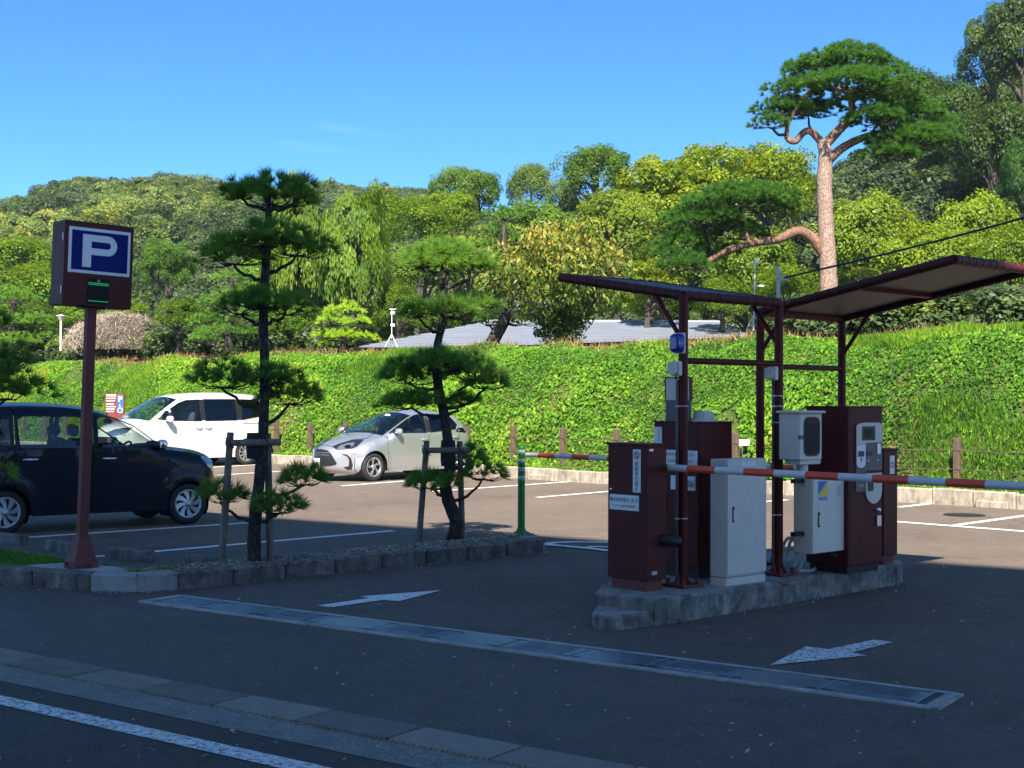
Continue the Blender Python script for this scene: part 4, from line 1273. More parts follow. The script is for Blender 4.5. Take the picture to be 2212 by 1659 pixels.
class Car:
    """x forward, y to the car's own left, z up; origin on the ground at mid wheelbase"""
    def __init__(s, name, label, prof, wb, W, belt, tumble, paint, arch_r, bottom, loc, heading, ends, rnd_r=.10, step=.075, roofw=None):
        s.root = tag(empty(name, loc, math.atan2(heading.y, heading.x)), label, 'car')
        s.wb, s.W, s.belt, s.tum, s.paint, s.r = wb, W, belt, tumble, paint, rnd_r
        s.arch_r, s.bottom, s.step, s.ends = arch_r, bottom, step, ends
        C = crom(prof, 8)                       # x, z, bow
        s.prof = [(p[0], p[1]) for p in C]; s.bow = [p[2] for p in C]
        n = len(C); s.nrm = []
        for i in range(n):
            a, b = C[max(i - 1, 0)], C[min(i + 1, n - 1)]
            t = np.array([b[0] - a[0], b[1] - a[1]]); t /= np.linalg.norm(t) + 1e-9
            s.nrm.append((t[1], -t[0]))         # profile runs nose to tail over the roof: outward normal is on the left of (-x) travel
        s.nrm = [(-a, -b) for a, b in s.nrm]
        # make sure normals look outwards
        k = n // 2
        if s.nrm[k][1] < 0: s.nrm = [(-a, -b) for a, b in s.nrm]
        s.bdir = []
        for p, nn in zip(s.prof, s.nrm):        # low on the nose and tail the sheet curls back level
            k = min(1.0, max(0.0, (p[1] - .55) / .4)); sx_ = 1.0 if p[0] > 0 else -1.0
            d = np.array((nn[0] * k + sx_ * (1 - k), nn[1] * k)); d /= np.linalg.norm(d) + 1e-9
            s.bdir.append((d[0], d[1]))
        s.edge = [(p[0] - nn[0] * b, p[1] - nn[1] * b) for p, nn, b in zip(s.prof, s.bdir, s.bow)]
        s.outline = s.edge[:]                   # closed along the sill
        s.bvh_parts = []
    def Y0(s, x, z):
        y = s.W / 2
        if z > s.belt: y -= s.tum * (z - s.belt) + .05 * (z - s.belt) ** 2
        else: y -= .10 * max(0, (s.belt - .25 - z)) ** 2 * .6 + (.02 if z > s.belt - .08 else .0) * 0
        xf, kf, xr, kr = s.ends                 # where the plan starts to narrow, and by how much at the ends
        if x > xf: y -= kf * ((x - xf) / (s.edge_max() - xf)) ** 2
        if x < xr: y -= kr * ((xr - x) / (xr - s.edge_min())) ** 2
        return y
    def edge_max(s): return max(p[0] for p in s.prof)
    def edge_min(s): return min(p[0] for p in s.prof)
    def side(s, x, z, off=0.0):
        d = seg_d(np.array((x, z)), s.edge, False)
        y = s.Y0(x, z)
        if d < s.r:
            k = 1 - d / s.r
            y -= s.r * (1 - math.sqrt(max(0, 1 - k * k)))
        # crease and wheel arch swell
        for ax_ in (s.wb / 2, -s.wb / 2):
            q = math.hypot(x - ax_, z - .30)
            y += .022 * math.exp(-((q - s.arch_r - .03) / .07) ** 2)
        return y + off
    def patch(s, name, outline, holes, mat, off=0.0, parent=None, step=None, both=True, thick=0.0, sides=(1, -1)):
        V, T = fill(outline, holes, step or s.step)
        for sg in sides:
            mb = MB(); mb.v = [(x, sg * (s.side(x, z, off)), z) for x, z in V]
            mb.f = [tuple(t) if sg < 0 else tuple(reversed(t)) for t in T]
            mb.mi = [0] * len(T); mb.sm = [True] * len(T)
            o = mb.build(name, mat, parent or s.root)
            fix_normals(o.data, sg)
        return o
    def strip_pt(s, i, t, off=0.0):
        x, z = s.prof[i]; nx, nz_ = s.nrm[i]; b = s.bow[i]
        w = s.Y0(*s.edge[i]) - s.r
        k = abs(t)
        bx, bz = s.bdir[i]
        return (x - bx * (b * k * k) + nx * off, t * w, z - bz * (b * k * k) + nz_ * off)
    def strip(s, name, i0, i1, mat, t0=-1, t1=1, off=0.0, parent=None, n=14):
        rows = [[s.strip_pt(i, t0 + (t1 - t0) * j / n, off) for j in range(n + 1)] for i in range(i0, i1 + 1)]
        mb = MB(); mb.grid(rows, 0, True); o = mb.build(name, mat, parent or s.root); fix_out(o.data)
        return o
    def idx(s, x, top=True):
        """profile index nearest to x on the upper run"""
        best, bi = 9, 0
        for i, (a, b) in enumerate(s.prof):
            if (s.nrm[i][1] > -.2) and abs(a - x) < best: best, bi = abs(a - x), i
        return bi
    def arches(s):
        zc = .30
        return [s.arch_r_poly(ax) for ax in (s.wb / 2, -s.wb / 2)]
    def arch_r_poly(s, ax):
        pts = circ(ax, s.wheel_r, s.arch_r, -35, 215, 30)
        return pts + [(ax - s.arch_r, s.bottom - .2), (ax + s.arch_r, s.bottom - .2)]
    def wells(s):
        for ax in (s.wb / 2, -s.wb / 2):
            for y in (-1, 1):
                mb = MB(); rows = []
                for yy in (s.W / 2 - .05, s.W / 2 - .32):
                    rows.append([(ax + math.cos(R(a)) * s.arch_r * 1.0, y * yy, s.wheel_r + math.sin(R(a)) * s.arch_r * 1.0) for a in range(-30, 211, 12)])
                mb.grid(rows); mb.face(rows[1])
                mb.build('wheel_well', M_SHUT, s.root)
def fix_normals(me, sg):
    bm = bmesh.new(); bm.from_mesh(me)
    for f in bm.faces:
        if f.normal.y * sg < 0: f.normal_flip()
    bm.to_mesh(me); bm.free()
def fix_out(me):
    bm = bmesh.new(); bm.from_mesh(me)
    c = sum((v.co for v in bm.verts), Vector()) / len(bm.verts); c.z -= .6
    c = Vector((0, 0, .7))
    for f in bm.faces:
        if f.normal.dot(f.calc_center_median() - c) < 0: f.normal_flip()
    bm.to_mesh(me); bm.free()

def seat(parent, x, y, z, mat, w=.48, back=.62, lean=-.18):
    root = empty('seat', (x, y, z), 0, parent)
    mb = MB(); mb.box((.05, 0, .0), (.5, w, .16), bev=.05); mb.build('cushion', mat, root)
    L = Vector((lean, 0, 1)).normalized(); Xx = Vector((L.z, 0, -L.x))
    mb = MB(); mb.box(Vector((-.22, 0, .05)) + L * back / 2, (.14, w, back), (Xx, Vector((0, 1, 0)), L), bev=.05); mb.build('back', mat, root)
    mb = MB(); mb.box(Vector((-.22, 0, .05)) + L * (back + .11), (.09, w * .52, .16), (Xx, Vector((0, 1, 0)), L), bev=.035); mb.build('headrest', mat, root)

def mirror(car, x, z, mat, y_out=.12, size=(.11, .19, .13), base=M_BLACK):
    for sg in (1, -1):
        y = sg * (car.side(x, z) + y_out)
        root = empty('door_mirror', (x, y, z + .04), 0, car.root)
        mb = MB(); rows = []
        for k, sc_ in ((-1, .55), (-.6, .92), (0, 1.0), (.6, .85), (1.0, .45)):
            rows.append([(k * size[0] / 2, a * size[1] * sc_, b * size[2] * sc_) for a, b in rnd(1, 1, .32, 4)])
        mb.grid(rows, 0, True, close_u=True); mb.face(rows[0][::-1]); mb.face(rows[-1]); o = mb.build('shell', mat, root)
        mb = MB(); mb.box((-size[0] * .5, 0, 0), (.012, size[1] * .72, size[2] * .66), bev=.004); mb.build('mirror_glass', M_CHROME, root)
        mb = MB(); mb.box((0, -sg * .07, -size[2] * .42), (size[0] * .7, .16, .035), bev=.01); mb.build('arm', base, root)

def handle(car, x, z, mat, L=.17, sides=(1, -1)):
    for sg in sides:
        mb = MB(); pts = []
        for k in range(7):
            t = k / 6; bulge = .012 + .03 * math.sin(math.pi * t) ** .5
            xx = x - L / 2 + L * t; pts.append((xx, sg * (car.side(xx, z) + bulge), z))
        mb.tube(pts, [.010, .014, .016, .017, .016, .014, .010], 8); mb.build('door_handle', mat, car.root)

def decal(car, bvhs, name, pts, mat, off=.006, step=.03, parent=None, mirror_too=True, hole=()):
    """shape a lamp, grille or plate onto the body: points are places on the body as seen by the photographer"""
    inv = car.root.matrix_basis.inverted()
    o = inv @ CAM_O
    dirs = [inv.to_3x3() @ ray(u, v) for u, v in pts]
    poly = list(pts); V, T = fill(poly, [list(h) for h in hole], step)
    P = []
    for (u, v) in V:
        d = (inv.to_3x3() @ ray(u, v)).normalized(); best = None
        for b in bvhs:
            h = b.ray_cast(o, d)
            if h[0] is not None and (best is None or h[3] < best[1]): best = (h[0], h[3], h[1])
        if best is None: P.append(None)
        else: P.append(best[0] - d * off)
    T = [t for t in T if all(P[i] is not None for i in t)]
    res = []
    for sg in ((1, -1) if mirror_too else (1,)):
        mb = MB(); mb.v = [(0, 0, 0) if p is None else (p.x, p.y * sg, p.z) for p in P]
        mb.f = [tuple(t) for t in T]; mb.mi = [0] * len(T); mb.sm = [True] * len(T)
        ob = mb.build(name, mat, parent or car.root)
        bm = bmesh.new(); bm.from_mesh(ob.data); bmesh.ops.delete(bm, geom=[v_ for v_ in bm.verts if not v_.link_faces], context='VERTS')
        cc = Vector((0, 0, .6))
        for f in bm.faces:
            if f.normal.dot(f.calc_center_median() - cc) < 0: f.normal_flip()
        bm.to_mesh(ob.data); bm.free(); res.append(ob)
    return res
def bvh_of(objs):
    out = []
    for o in objs:
        me = o.data; out.append(BVHTree.FromPolygons([v.co.copy() for v in me.vertices], [tuple(p.vertices) for p in me.polygons]))
    return out

def sect(car, poly, x0, x1):
    """the part of the side outline between two x cuts (for doors and wings)"""
    return poly

# ------------------------------------------------------------------ shared assembly
def finish_car(car, cuts, windows, glass, strips, wheel_style, rim_r, tyre_w, inner_mat=M_TRIM):
    """cuts: x positions of the panel gaps on the side, rear to front, with part names"""
    arch = car.arches()
    low = car.bottom
    # side outline: profile edge cut at the sill
    E_ = [p for p in car.edge]
    outline = [(x, max(z, low)) for x, z in E_]
    whole = outline
    def clip(poly, x0, x1):
        def half(P, xc, keep_gt):
            out = []
            for i in range(len(P)):
                a, b = P[i], P[(i + 1) % len(P)]
                ia = (a[0] >= xc) if keep_gt else (a[0] <= xc); ib = (b[0] >= xc) if keep_gt else (b[0] <= xc)
                if ia: out.append(a)
                if ia != ib:
                    t = (xc - a[0]) / (b[0] - a[0]); out.append((xc, a[1] + (b[1] - a[1]) * t))
            return out
        return half(half(poly, x0, True), x1, False)
    sides = []
    g = .004
    for (x0, x1, nm) in cuts:
        poly = clip(whole, x0 + g, x1 - g)
        # cut wheel arches out of the outline by sampling: treat as holes when crossing the sill
        poly2 = cut_arches(poly, car)
        hs = [w for w in windows if min(p[0] for p in w) > x0 - .001 and max(p[0] for p in w) < x1 + .001]
        car.patch(nm, poly2, hs, car.paint)
        sides += [o for o in car.root.children if o.name.split('.')[0] == nm]
    # dark backing just inside the gaps
    for sg in (1, -1):
        for (x0, x1, nm) in cuts[1:]:
            mb = MB()
            zs = [z for x, z in whole if abs(x - x0) < .08]; zt = car.belt
            zlo = low + .06
            for ax in (car.wb / 2, -car.wb / 2):
                if abs(x0 - ax) < car.arch_r + .04: zlo = max(zlo, car.wheel_r + car.arch_r + .05)
            rows = []
            for k in range(10):
                z = zlo + (zt - zlo - .02) * k / 9
                y = sg * (car.side(x0, z) - .012); rows.append([(x0 - .03, y, z), (x0 + .03, y, z)])
            mb.grid(rows, 0, True)
            mb.build('gap_backing', M_SHUT, car.root)
    for i, w in enumerate(windows):
        car.patch('side_window', w, [], glass[i], -.006, step=.10)
        # rubber surround
        for sg in (1, -1):
            mb = MB(); D = dense(w, .06)
            P = [(x, sg * car.side(x, z, .002), z) for x, z in D]; P.append(P[0])
            mb.tube(P, .008, 5, caps=False); mb.build('window_seal', M_BLACK, car.root)
    for nm, i0, i1, mat, t0, t1 in strips:
        o = car.strip(nm, i0, i1, mat, t0, t1); sides.append(o)
    # floor, wheel wells, cabin floor
    car.wells()
    mb = MB(); mb.box((0, 0, car.bottom + .06), (car.wb + 1.0 - .4, car.W - .26, .10)); mb.build('underbody', M_SHUT, car.root)
    mb = MB(); mb.box((0, 0, .45), (car.wb - car.arch_r * 2 - .06, car.W - .20, .3)); mb.build('cabin_floor', M_TRIM, car.root)
    for ax in (car.wb / 2, -car.wb / 2):
        for sg in (1, -1):
            wheel(car.root, (ax, sg * (car.W / 2 - tyre_w / 2 - .02), car.wheel_r), car.wheel_r, tyre_w, sg, rim_r, wheel_style)
    return sides

def cut_arches(poly, car):
    """remove the wheel openings (which cross the sill) from a side outline"""
    out = poly
    for ax in (car.wb / 2, -car.wb / 2):
        xs = [p[0] for p in out]
        r = car.arch_r; zc = car.wheel_r
        if min(xs) > ax + r or max(xs) < ax - r: continue
        D = dense(out, .03); keep = []
        inside = [math.hypot(x - ax, z - zc) < r or (abs(x - ax) < r and z < zc) for x, z in D]
        if not any(inside): continue
        n = len(D)
        st = next(i for i in range(n) if not inside[i] and inside[i - 1])
        seq = [D[(st + i) % n] for i in range(n)]; fl = [inside[(st + i) % n] for i in range(n)]
        good = [p for p, f in zip(seq, fl) if not f]
        # close with the arc from the last good to the first good point, round the top of the wheel
        def ang(p): return math.atan2(p[1] - zc, p[0] - ax)
        a1, a0 = ang(good[-1]), ang(good[0])
        def norm(a):
            while a < -math.pi / 2: a += 2 * math.pi
            while a > 1.5 * math.pi: a -= 2 * math.pi
            return a
        a1, a0 = norm(a1), norm(a0)
        arc = [(ax + r * math.cos(a1 + (a0 - a1) * k / 20), zc + r * math.sin(a1 + (a0 - a1) * k / 20)) for k in range(1, 20)]
        out = good + arc
    return out

HEAD = Vector((.70, .714, 0)).normalized()

# ------------------------------------------------------------------ dark kei wagon
prof = [(1.74, .20, .20), (1.83, .34, .22), (1.86, .55, .22), (1.845, .76, .20), (1.78, .90, .16), (1.60, .985, .10), (1.30, 1.035, .06), (1.02, 1.065, .05), (.90, 1.105, .06),
        (.60, 1.31, .08), (.30, 1.49, .08), (.08, 1.575, .07), (-.30, 1.63, .055), (-.80, 1.655, .05), (-1.25, 1.645, .05), (-1.46, 1.60, .07), (-1.55, 1.48, .09), (-1.61, 1.15, .10), (-1.655, .80, .11), (-1.65, .45, .12), (-1.60, .22, .10)]
hk = Vector((.775, .632, 0)).normalized()
fw = V2(G(402, 1132)); wbk = 2.46
lat = Vector((hk.y, -hk.x, 0))      # towards the photographer (car's right)
ck = fw - hk * (wbk / 2) - lat * (1.475 / 2 - .09)
kei = Car('parked_car', 'dark navy boxy small car with chrome door handles parked behind the sign post', prof, wbk, 1.475, 1.04, .16, M_NAVY, .315, .21, ck, hk, (1.05, .10, -1.1, .05), .10)
kei.wheel_r = .28
wins = [[(.855, 1.075), (.80, 1.10), (.46, 1.345), (.20, 1.455), (.02, 1.475), (-.05, 1.44), (-.05, 1.065)],
        [(-.17, 1.065), (-.17, 1.475), (-1.0, 1.485), (-1.08, 1.44), (-1.06, 1.075)],
        [(-1.16, 1.10), (-1.17, 1.46), (-1.36, 1.43), (-1.44, 1.12)]]
ti = kei.idx
i_cowl, i_ws = ti(.92), ti(.10)
i_r1, i_rg = ti(-1.42), None
N_ = len(kei.prof) - 1
i_bn = ti(1.70)
i_rgb = max(i for i in range(N_) if kei.prof[i][1] > 1.12)
kei_sides = finish_car(kei, [(-1.7, -1.12, 'rear_quarter'), (-1.12, -.11, 'rear_door'), (-.11, .93, 'front_door'), (.93, 1.95, 'front_wing')], wins, [M_GLASS, M_GLASS, M_GLASSD],
           [('front_bumper', 0, i_bn, M_NAVY, -1, 1), ('bonnet', i_bn, i_cowl, M_NAVY, -1, 1), ('windscreen', i_cowl, i_ws, M_GLASSC, -.93, .93), ('pillar', i_cowl, i_ws, M_NAVY, -1, -.93), ('pillar', i_cowl, i_ws, M_NAVY, .93, 1),
            ('roof', i_ws, i_r1, M_NAVY, -1, 1), ('rear_window', i_r1, i_rgb, M_GLASSD, -.9, .9), ('tailgate_pillar', i_r1, i_rgb, M_NAVY, -1, -.9), ('tailgate_pillar', i_r1, i_rgb, M_NAVY, .9, 1), ('tailgate', i_rgb, N_, M_NAVY, -1, 1)],
           (8, .30, .03, .095, False), .195, .165)
mirror(kei, .80, 1.06, M_CHROME)
handle(kei, .10, .925, M_CHROME, .19); handle(kei, -.93, .935, M_CHROME, .19)
for y in (.33, -.33):
    seat(kei.root, .12, y, .52, M_SEAT); seat(kei.root, -.85, y, .55, M_SEAT, .56, .55)
mb = MB(); mb.box((.78, 0, .86), (.32, 1.2, .32), bev=.08); mb.build('dashboard', M_TRIM, kei.root)
sx = Vector((.46, -.33, .98)); an = Vector((-.85, 0, .5)).normalized(); s1 = Vector((0, 1, 0)); s2 = an.cross(s1)
mb = MB(); ring_ = [sx + (s1 * math.cos(R(a)) + s2 * math.sin(R(a))) * .17 for a in range(0, 361, 20)]
mb.tube(ring_, .016, 8, caps=False); mb.box(sx, (.10, .14, .05), (s2, s1, an), bev=.015); mb.tube([sx, sx - an * .25], .03, 8)
mb.build('steering_wheel', M_TRIM, kei.root)
mb = MB(); mb.box((.38, 0, 1.40), (.03, .22, .065), bev=.012); mb.tube([(.38, 0, 1.43), (.36, 0, 1.52)], .01, 6); mb.build('rear_view_mirror', M_BLACK, kei.root)
# lamps on the nose
KB_ = bvh_of(kei_sides)
zk = lambda pts: [(x * .2197, 837.2 + y * .2197) for x, y in pts]
decal(kei, KB_, 'headlamp', zk([(1975, 675), (2060, 680), (2105, 725), (2128, 800), (2120, 850), (2085, 815), (2035, 760), (1990, 705)]), M_LAMP, .006, 2.0)
decal(kei, KB_, 'lamp_lens', zk([(1978, 677), (2060, 682), (2104, 727), (2126, 800), (2118, 848), (2085, 813), (2037, 760), (1992, 705)]), M_LAMPG, .012, 2.0)
ga_, gb_ = [min(range(len(kei.prof)), key=lambda i: abs(kei.prof[i][1] - z) if kei.prof[i][0] > 1 else 9) for z in (.44, .62)]
kei.strip('grille', min(ga_, gb_), max(ga_, gb_), M_BLACK, -.6, .6, .006)
# crease lines along the doors
for sg in (1, -1):
    mb = MB(); pts = [(x, sg * (kei.side(x, .69 + .03 * (x > .9)) + .002), .69 + .02 * (x + 1.2) / 2) for x in np.linspace(-1.0, 1.0, 22)]
    mb.tube(pts, .006, 5); mb.build('body_crease', M_NAVY, kei.root)

# ------------------------------------------------------------------ silver hatchback
prof = [(1.90, .17, .30), (2.01, .26, .34), (2.035, .42, .36), (2.02, .58, .34), (1.955, .70, .28), (1.80, .79, .19), (1.50, .88, .10), (1.20, .945, .07), (.98, .985, .06),
        (.80, 1.07, .07), (.40, 1.28, .09), (.08, 1.42, .09), (-.20, 1.475, .075), (-.60, 1.495, .06), (-1.0, 1.475, .06), (-1.30, 1.425, .07), (-1.55, 1.28, .10), (-1.74, 1.09, .15), (-1.86, .95, .18), (-1.90, .75, .2), (-1.885, .45, .2), (-1.80, .22, .16)]
hh_ = -Vector((.665, .747, 0)).normalized()
fw = V2(G(803, 1040)); lat = Vector((-hh_.y, hh_.x, 0))      # car's left, towards the photographer
ch = fw - hh_ * (2.55 / 2) - lat * (1.695 / 2 - .10)
hat = Car('parked_car', 'silver compact hatchback facing the lane between the two pines', prof, 2.55, 1.695, .95, .24, M_SILVER, .345, .20, ch, hh_, (1.15, .16, -1.25, .14), .13)
hat.wheel_r = .302
wins = [[(.80, 1.01), (.70, 1.075), (.30, 1.275), (.0, 1.375), (-.25, 1.40), (-.25, 1.00)],
        [(-.36, 1.005), (-.36, 1.40), (-.75, 1.39), (-1.05, 1.33), (-1.22, 1.16), (-1.15, 1.06)]]
ti = hat.idx; N_ = len(hat.prof) - 1
i_bn, i_cowl, i_ws, i_rt = ti(1.90), ti(.93), ti(.02), ti(-1.30)
i_rgb = max(i for i in range(N_) if hat.prof[i][1] > 1.08)
hs_sides = finish_car(hat, [(-2.0, -1.10, 'rear_quarter'), (-1.10, -.30, 'rear_door'), (-.30, .86, 'front_door'), (.86, 2.1, 'front_wing')] if False else
           [(-2.0, -1.26, 'rear_quarter'), (-1.26, -.305, 'rear_door'), (-.305, .90, 'front_door'), (.90, 2.1, 'front_wing')], wins, [M_GLASS, M_GLASSD],
           [('front_bumper', 0, i_bn, M_SILVER, -1, 1), ('bonnet', i_bn, i_cowl, M_SILVER, -1, 1), ('windscreen', i_cowl, i_ws, M_GLASSC, -.94, .94), ('pillar', i_cowl, i_ws, M_SILVER, -1, -.94), ('pillar', i_cowl, i_ws, M_SILVER, .94, 1),
            ('roof', i_ws, i_rt, M_SILVER, -1, 1), ('rear_window', i_rt, i_rgb, M_GLASSD, -.92, .92), ('tailgate_pillar', i_rt, i_rgb, M_SILVER, -1, -.92), ('tailgate_pillar', i_rt, i_rgb, M_SILVER, .92, 1), ('tailgate', i_rgb, N_, M_SILVER, -1, 1)],
           (5, .32, .045, .05, True), .205, .185)
mirror(hat, .66, 1.0, M_SILVER, .10)
handle(hat, -.17, .86, M_SILVER, .18); handle(hat, -1.12, .90, M_SILVER, .18)
hat.patch('pillar_cover', [(-.30, 1.01), (-.262, 1.01), (-.262, 1.40), (-.30, 1.41)], [], M_BLACK, .003)
hat.patch('pillar_cover', [(-.35, 1.01), (-.308, 1.01), (-.308, 1.41), (-.35, 1.41)], [], M_BLACK, .003)
hat.patch('side_skirt', [(-.93, .20), (.90, .20), (.90, .255), (-.93, .265)], [], M_SILVER, .018)
for y in (.35, -.35):
    seat(hat.root, -.05, y, .42, M_SEAT); seat(hat.root, -.95, y, .46, M_SEAT, .56, .5)
mb = MB(); mb.box((.72, 0, .80), (.36, 1.3, .28), bev=.09); mb.build('dashboard', M_TRIM, hat.root)
mb = MB(); mb.box((.28, 0, 1.30), (.03, .24, .065), bev=.012); mb.tube([(.28, 0, 1.33), (.25, 0, 1.38)], .01, 6); mb.build('rear_view_mirror', M_BLACK, hat.root)
BV = bvh_of(hs_sides)
zf = lambda pts: [(637.1 + x * .17576, 863.8 + y * .17576) for x, y in pts]    # drawing units of a close look at this car
gr = decal(hat, BV, 'lower_grille', zf([(75, 660), (110, 610), (200, 600), (330, 605), (400, 620), (440, 660), (515, 780), (500, 800), (430, 815), (150, 810), (70, 790), (62, 730)]), M_BLACK, .008, 3.2, mirror_too=False)[0]
for y0_, y1_ in ((640, 648), (668, 676)):
    decal(hat, BV, 'grille_bar', zf([(110, y0_), (420, y0_ + 8), (420, y1_ + 8), (110, y1_)]), M_GREYD, .016, 3, gr, mirror_too=False)
decal(hat, BV, 'number_plate', zf([(163, 712), (305, 718), (305, 805), (163, 800)]), M_WHITEP, .020, 3, mirror_too=False)
decal(hat, BV, 'plate_text', zf([(178, 758), (290, 762), (290, 768), (178, 764)]), M_GREYD, .024, 2, mirror_too=False)
for k_ in range(4): decal(hat, BV, 'plate_text', zf([(180 + 29 * k_, 772), (200 + 29 * k_, 773), (200 + 29 * k_, 796), (180 + 29 * k_, 795)]), M_SIGNBLUE, .024, 2, mirror_too=False)
bd_ = decal(hat, BV, 'badge', zf([(212 + 40 + 40 * math.cos(R(a)), 575 + 33 * math.sin(R(a))) for a in range(0, 360, 20)]), M_CHROME, .012, 2, mirror_too=False)[0]
decal(hat, BV, 'badge_ring', zf([(252 + 30 * math.cos(R(a)), 577 + 20 * math.sin(R(a))) for a in range(0, 360, 30)]), M_GREYD, .016, 2, bd_, mirror_too=False, hole=[zf([(252 + 22 * math.cos(R(a)), 577 + 13 * math.sin(R(a))) for a in range(0, 360, 30)])])
hl = decal(hat, BV, 'headlamp', zf([(455, 572), (560, 530), (640, 508), (720, 492), (852, 484), (820, 520), (760, 575), (700, 600), (600, 612), (515, 614)]), M_BLACK, .006, 2.5)
for h_ in hl: pass
hl2 = decal(hat, BV, 'lamp_reflector', zf([(515, 600), (560, 555), (650, 530), (735, 520), (715, 565), (650, 598), (560, 608)]), M_LAMP, .011, 2.5)
decal(hat, BV, 'lamp_projector', zf([(600, 575), (640, 550), (690, 555), (680, 585), (630, 595)]), M_DARKGL, .015, 2.0)
fg = decal(hat, BV, 'fog_recess', zf([(545, 655), (640, 672), (690, 720), (712, 800), (700, 858), (640, 858), (595, 830), (660, 815), (665, 740), (640, 695)]), M_BLACK, .006, 2.5)
decal(hat, BV, 'wing_gap', zf([(395, 555), (460, 572), (700, 488), (880, 470), (965, 415), (968, 420), (884, 476), (702, 495), (462, 579), (395, 562)]), M_SHUT, .004, 1.6)
decal(hat, BV, 'bonnet_gap', zf([(130, 556), (210, 548), (260, 536), (320, 548), (395, 556), (395, 560), (320, 553), (260, 541), (210, 553), (130, 561)]), M_SHUT, .004, 1.6, mirror_too=False)
decal(hat, BV, 'inspection_sticker', zf([(1110, 172), (1172, 176), (1168, 196), (1105, 192)]), M_WHITEP, .006, 2.0, mirror_too=False)
decal(hat, BV, 'wiper', zf([(540, 385), (640, 366), (1020, 380), (1020, 388), (640, 376), (545, 390)]), M_BLACK, .014, 2.0, mirror_too=False)
decal(hat, BV, 'tail_lamp', zf([(1975, 385), (2000, 345), (2060, 340), (2108, 370), (2112, 410), (2060, 400), (2000, 395)]), M_DARKGL, .006, 2.0)
decal(hat, BV, 'fuel_flap', zf([(2010 + 28 * math.cos(R(a)), 448 + 33 * math.sin(R(a))) for a in range(0, 360, 20)]), M_SILVER, .004, 2.5, mirror_too=False)

# ------------------------------------------------------------------ white minivan
prof = [(2.14, .20, .22), (2.26, .32, .26), (2.30, .52, .28), (2.29, .78, .26), (2.23, .96, .21), (2.06, 1.06, .13), (1.80, 1.12, .08), (1.55, 1.17, .06), (1.42, 1.22, .06),
        (1.15, 1.42, .08), (.85, 1.62, .09), (.62, 1.745, .09), (.38, 1.81, .08), (-.2, 1.87, .06), (-.9, 1.89, .05), (-1.6, 1.87, .05), (-2.02, 1.82, .06), (-2.18, 1.70, .09), (-2.26, 1.35, .11), (-2.33, .95, .12), (-2.33, .5, .13), (-2.26, .22, .1)]
hv = -Vector((.665, .747, 0)).normalized()
rw = V2(G(528, 1004)); lat = Vector((-hv.y, hv.x, 0))
cv = rw + hv * (2.85 / 2) - lat * (1.73 / 2 - .10)
van = Car('parked_car', 'white minivan with dark rear windows parked beyond the small dark car', prof, 2.85, 1.73, 1.12, .17, M_WHITE, .375, .22, cv, hv, (1.45, .15, -1.6, .07), .12, .09)
van.wheel_r = .325
wins = [[(1.28, 1.21), (1.20, 1.24), (.99, 1.41), (.92, 1.42), (.92, 1.17)],
        [(.86, 1.17), (.86, 1.47), (.60, 1.61), (.38, 1.68), (-.02, 1.70), (-.02, 1.155)],
        [(-.13, 1.155), (-.13, 1.705), (-1.13, 1.71), (-1.13, 1.165)],
        [(-1.27, 1.17), (-1.27, 1.71), (-1.85, 1.69), (-2.00, 1.55), (-1.95, 1.27)]]
ti = van.idx; N_ = len(van.prof) - 1
i_bn, i_cowl, i_ws, i_rt = ti(2.16), ti(1.45), ti(.58), ti(-2.0)
i_rgb = max(i for i in range(N_) if van.prof[i][1] > 1.15)
van_sides = finish_car(van, [(-2.4, -1.20, 'rear_quarter'), (-1.20, -.075, 'sliding_door'), (-.075, .89, 'front_door'), (.89, 2.4, 'front_wing')], wins, [M_GLASS, M_GLASS, M_GLASSD, M_GLASSD],
           [('front_bumper', 0, i_bn, M_WHITE, -1, 1), ('bonnet', i_bn, i_cowl, M_WHITE, -1, 1), ('windscreen', i_cowl, i_ws, M_GLASSC, -.95, .95), ('pillar', i_cowl, i_ws, M_WHITE, -1, -.95), ('pillar', i_cowl, i_ws, M_WHITE, .95, 1),
            ('roof', i_ws, i_rt, M_WHITE, -1, 1), ('rear_window', i_rt, i_rgb, M_GLASSD, -.9, .9), ('tailgate_pillar', i_rt, i_rgb, M_WHITE, -1, -.9), ('tailgate_pillar', i_rt, i_rgb, M_WHITE, .9, 1), ('tailgate', i_rgb, N_, M_WHITE, -1, 1)],
           (10, .25, .03, .045, False), .225, .20)
mirror(van, 1.0, 1.17, M_WHITE, .12, (.13, .21, .16))
handle(van, .08, 1.0, M_WHITE, .2); handle(van, -.20, 1.0, M_WHITE, .2)
for x0, x1 in ((-.13, -.02), (-1.27, -1.13), (.86, .92)):
    van.patch('pillar_cover', [(x0 + .006, 1.17), (x1 - .006, 1.17), (x1 - .006, 1.695 if x0 < .5 else 1.44), (x0 + .006, 1.70 if x0 < .5 else 1.47)], [], M_BLACK, .003)
for y in (.38, -.38):
    seat(van.root, .35, y, .72, M_SEATG); seat(van.root, -.65, y, .70, M_SEAT); seat(van.root, -1.5, y, .70, M_SEAT)
mb = MB(); mb.box((1.25, 0, 1.0), (.5, 1.35, .3), bev=.1); mb.build('dashboard', M_TRIM, van.root)
mb = MB(); mb.box((.62, 0, 1.58), (.03, .26, .08), bev=.012); mb.tube([(.62, 0, 1.6), (.6, 0, 1.72)], .01, 6); mb.build('rear_view_mirror', M_BLACK, van.root)
VB_ = bvh_of(van_sides)
zv = lambda pts: [(216 + x * .17092, 837 + y * .17092) for x, y in pts]
vl_ = decal(van, VB_, 'headlamp', zv([(80, 570), (200, 525), (405, 508), (345, 562), (250, 600), (140, 617)]), M_LAMP, .006, 2.5)
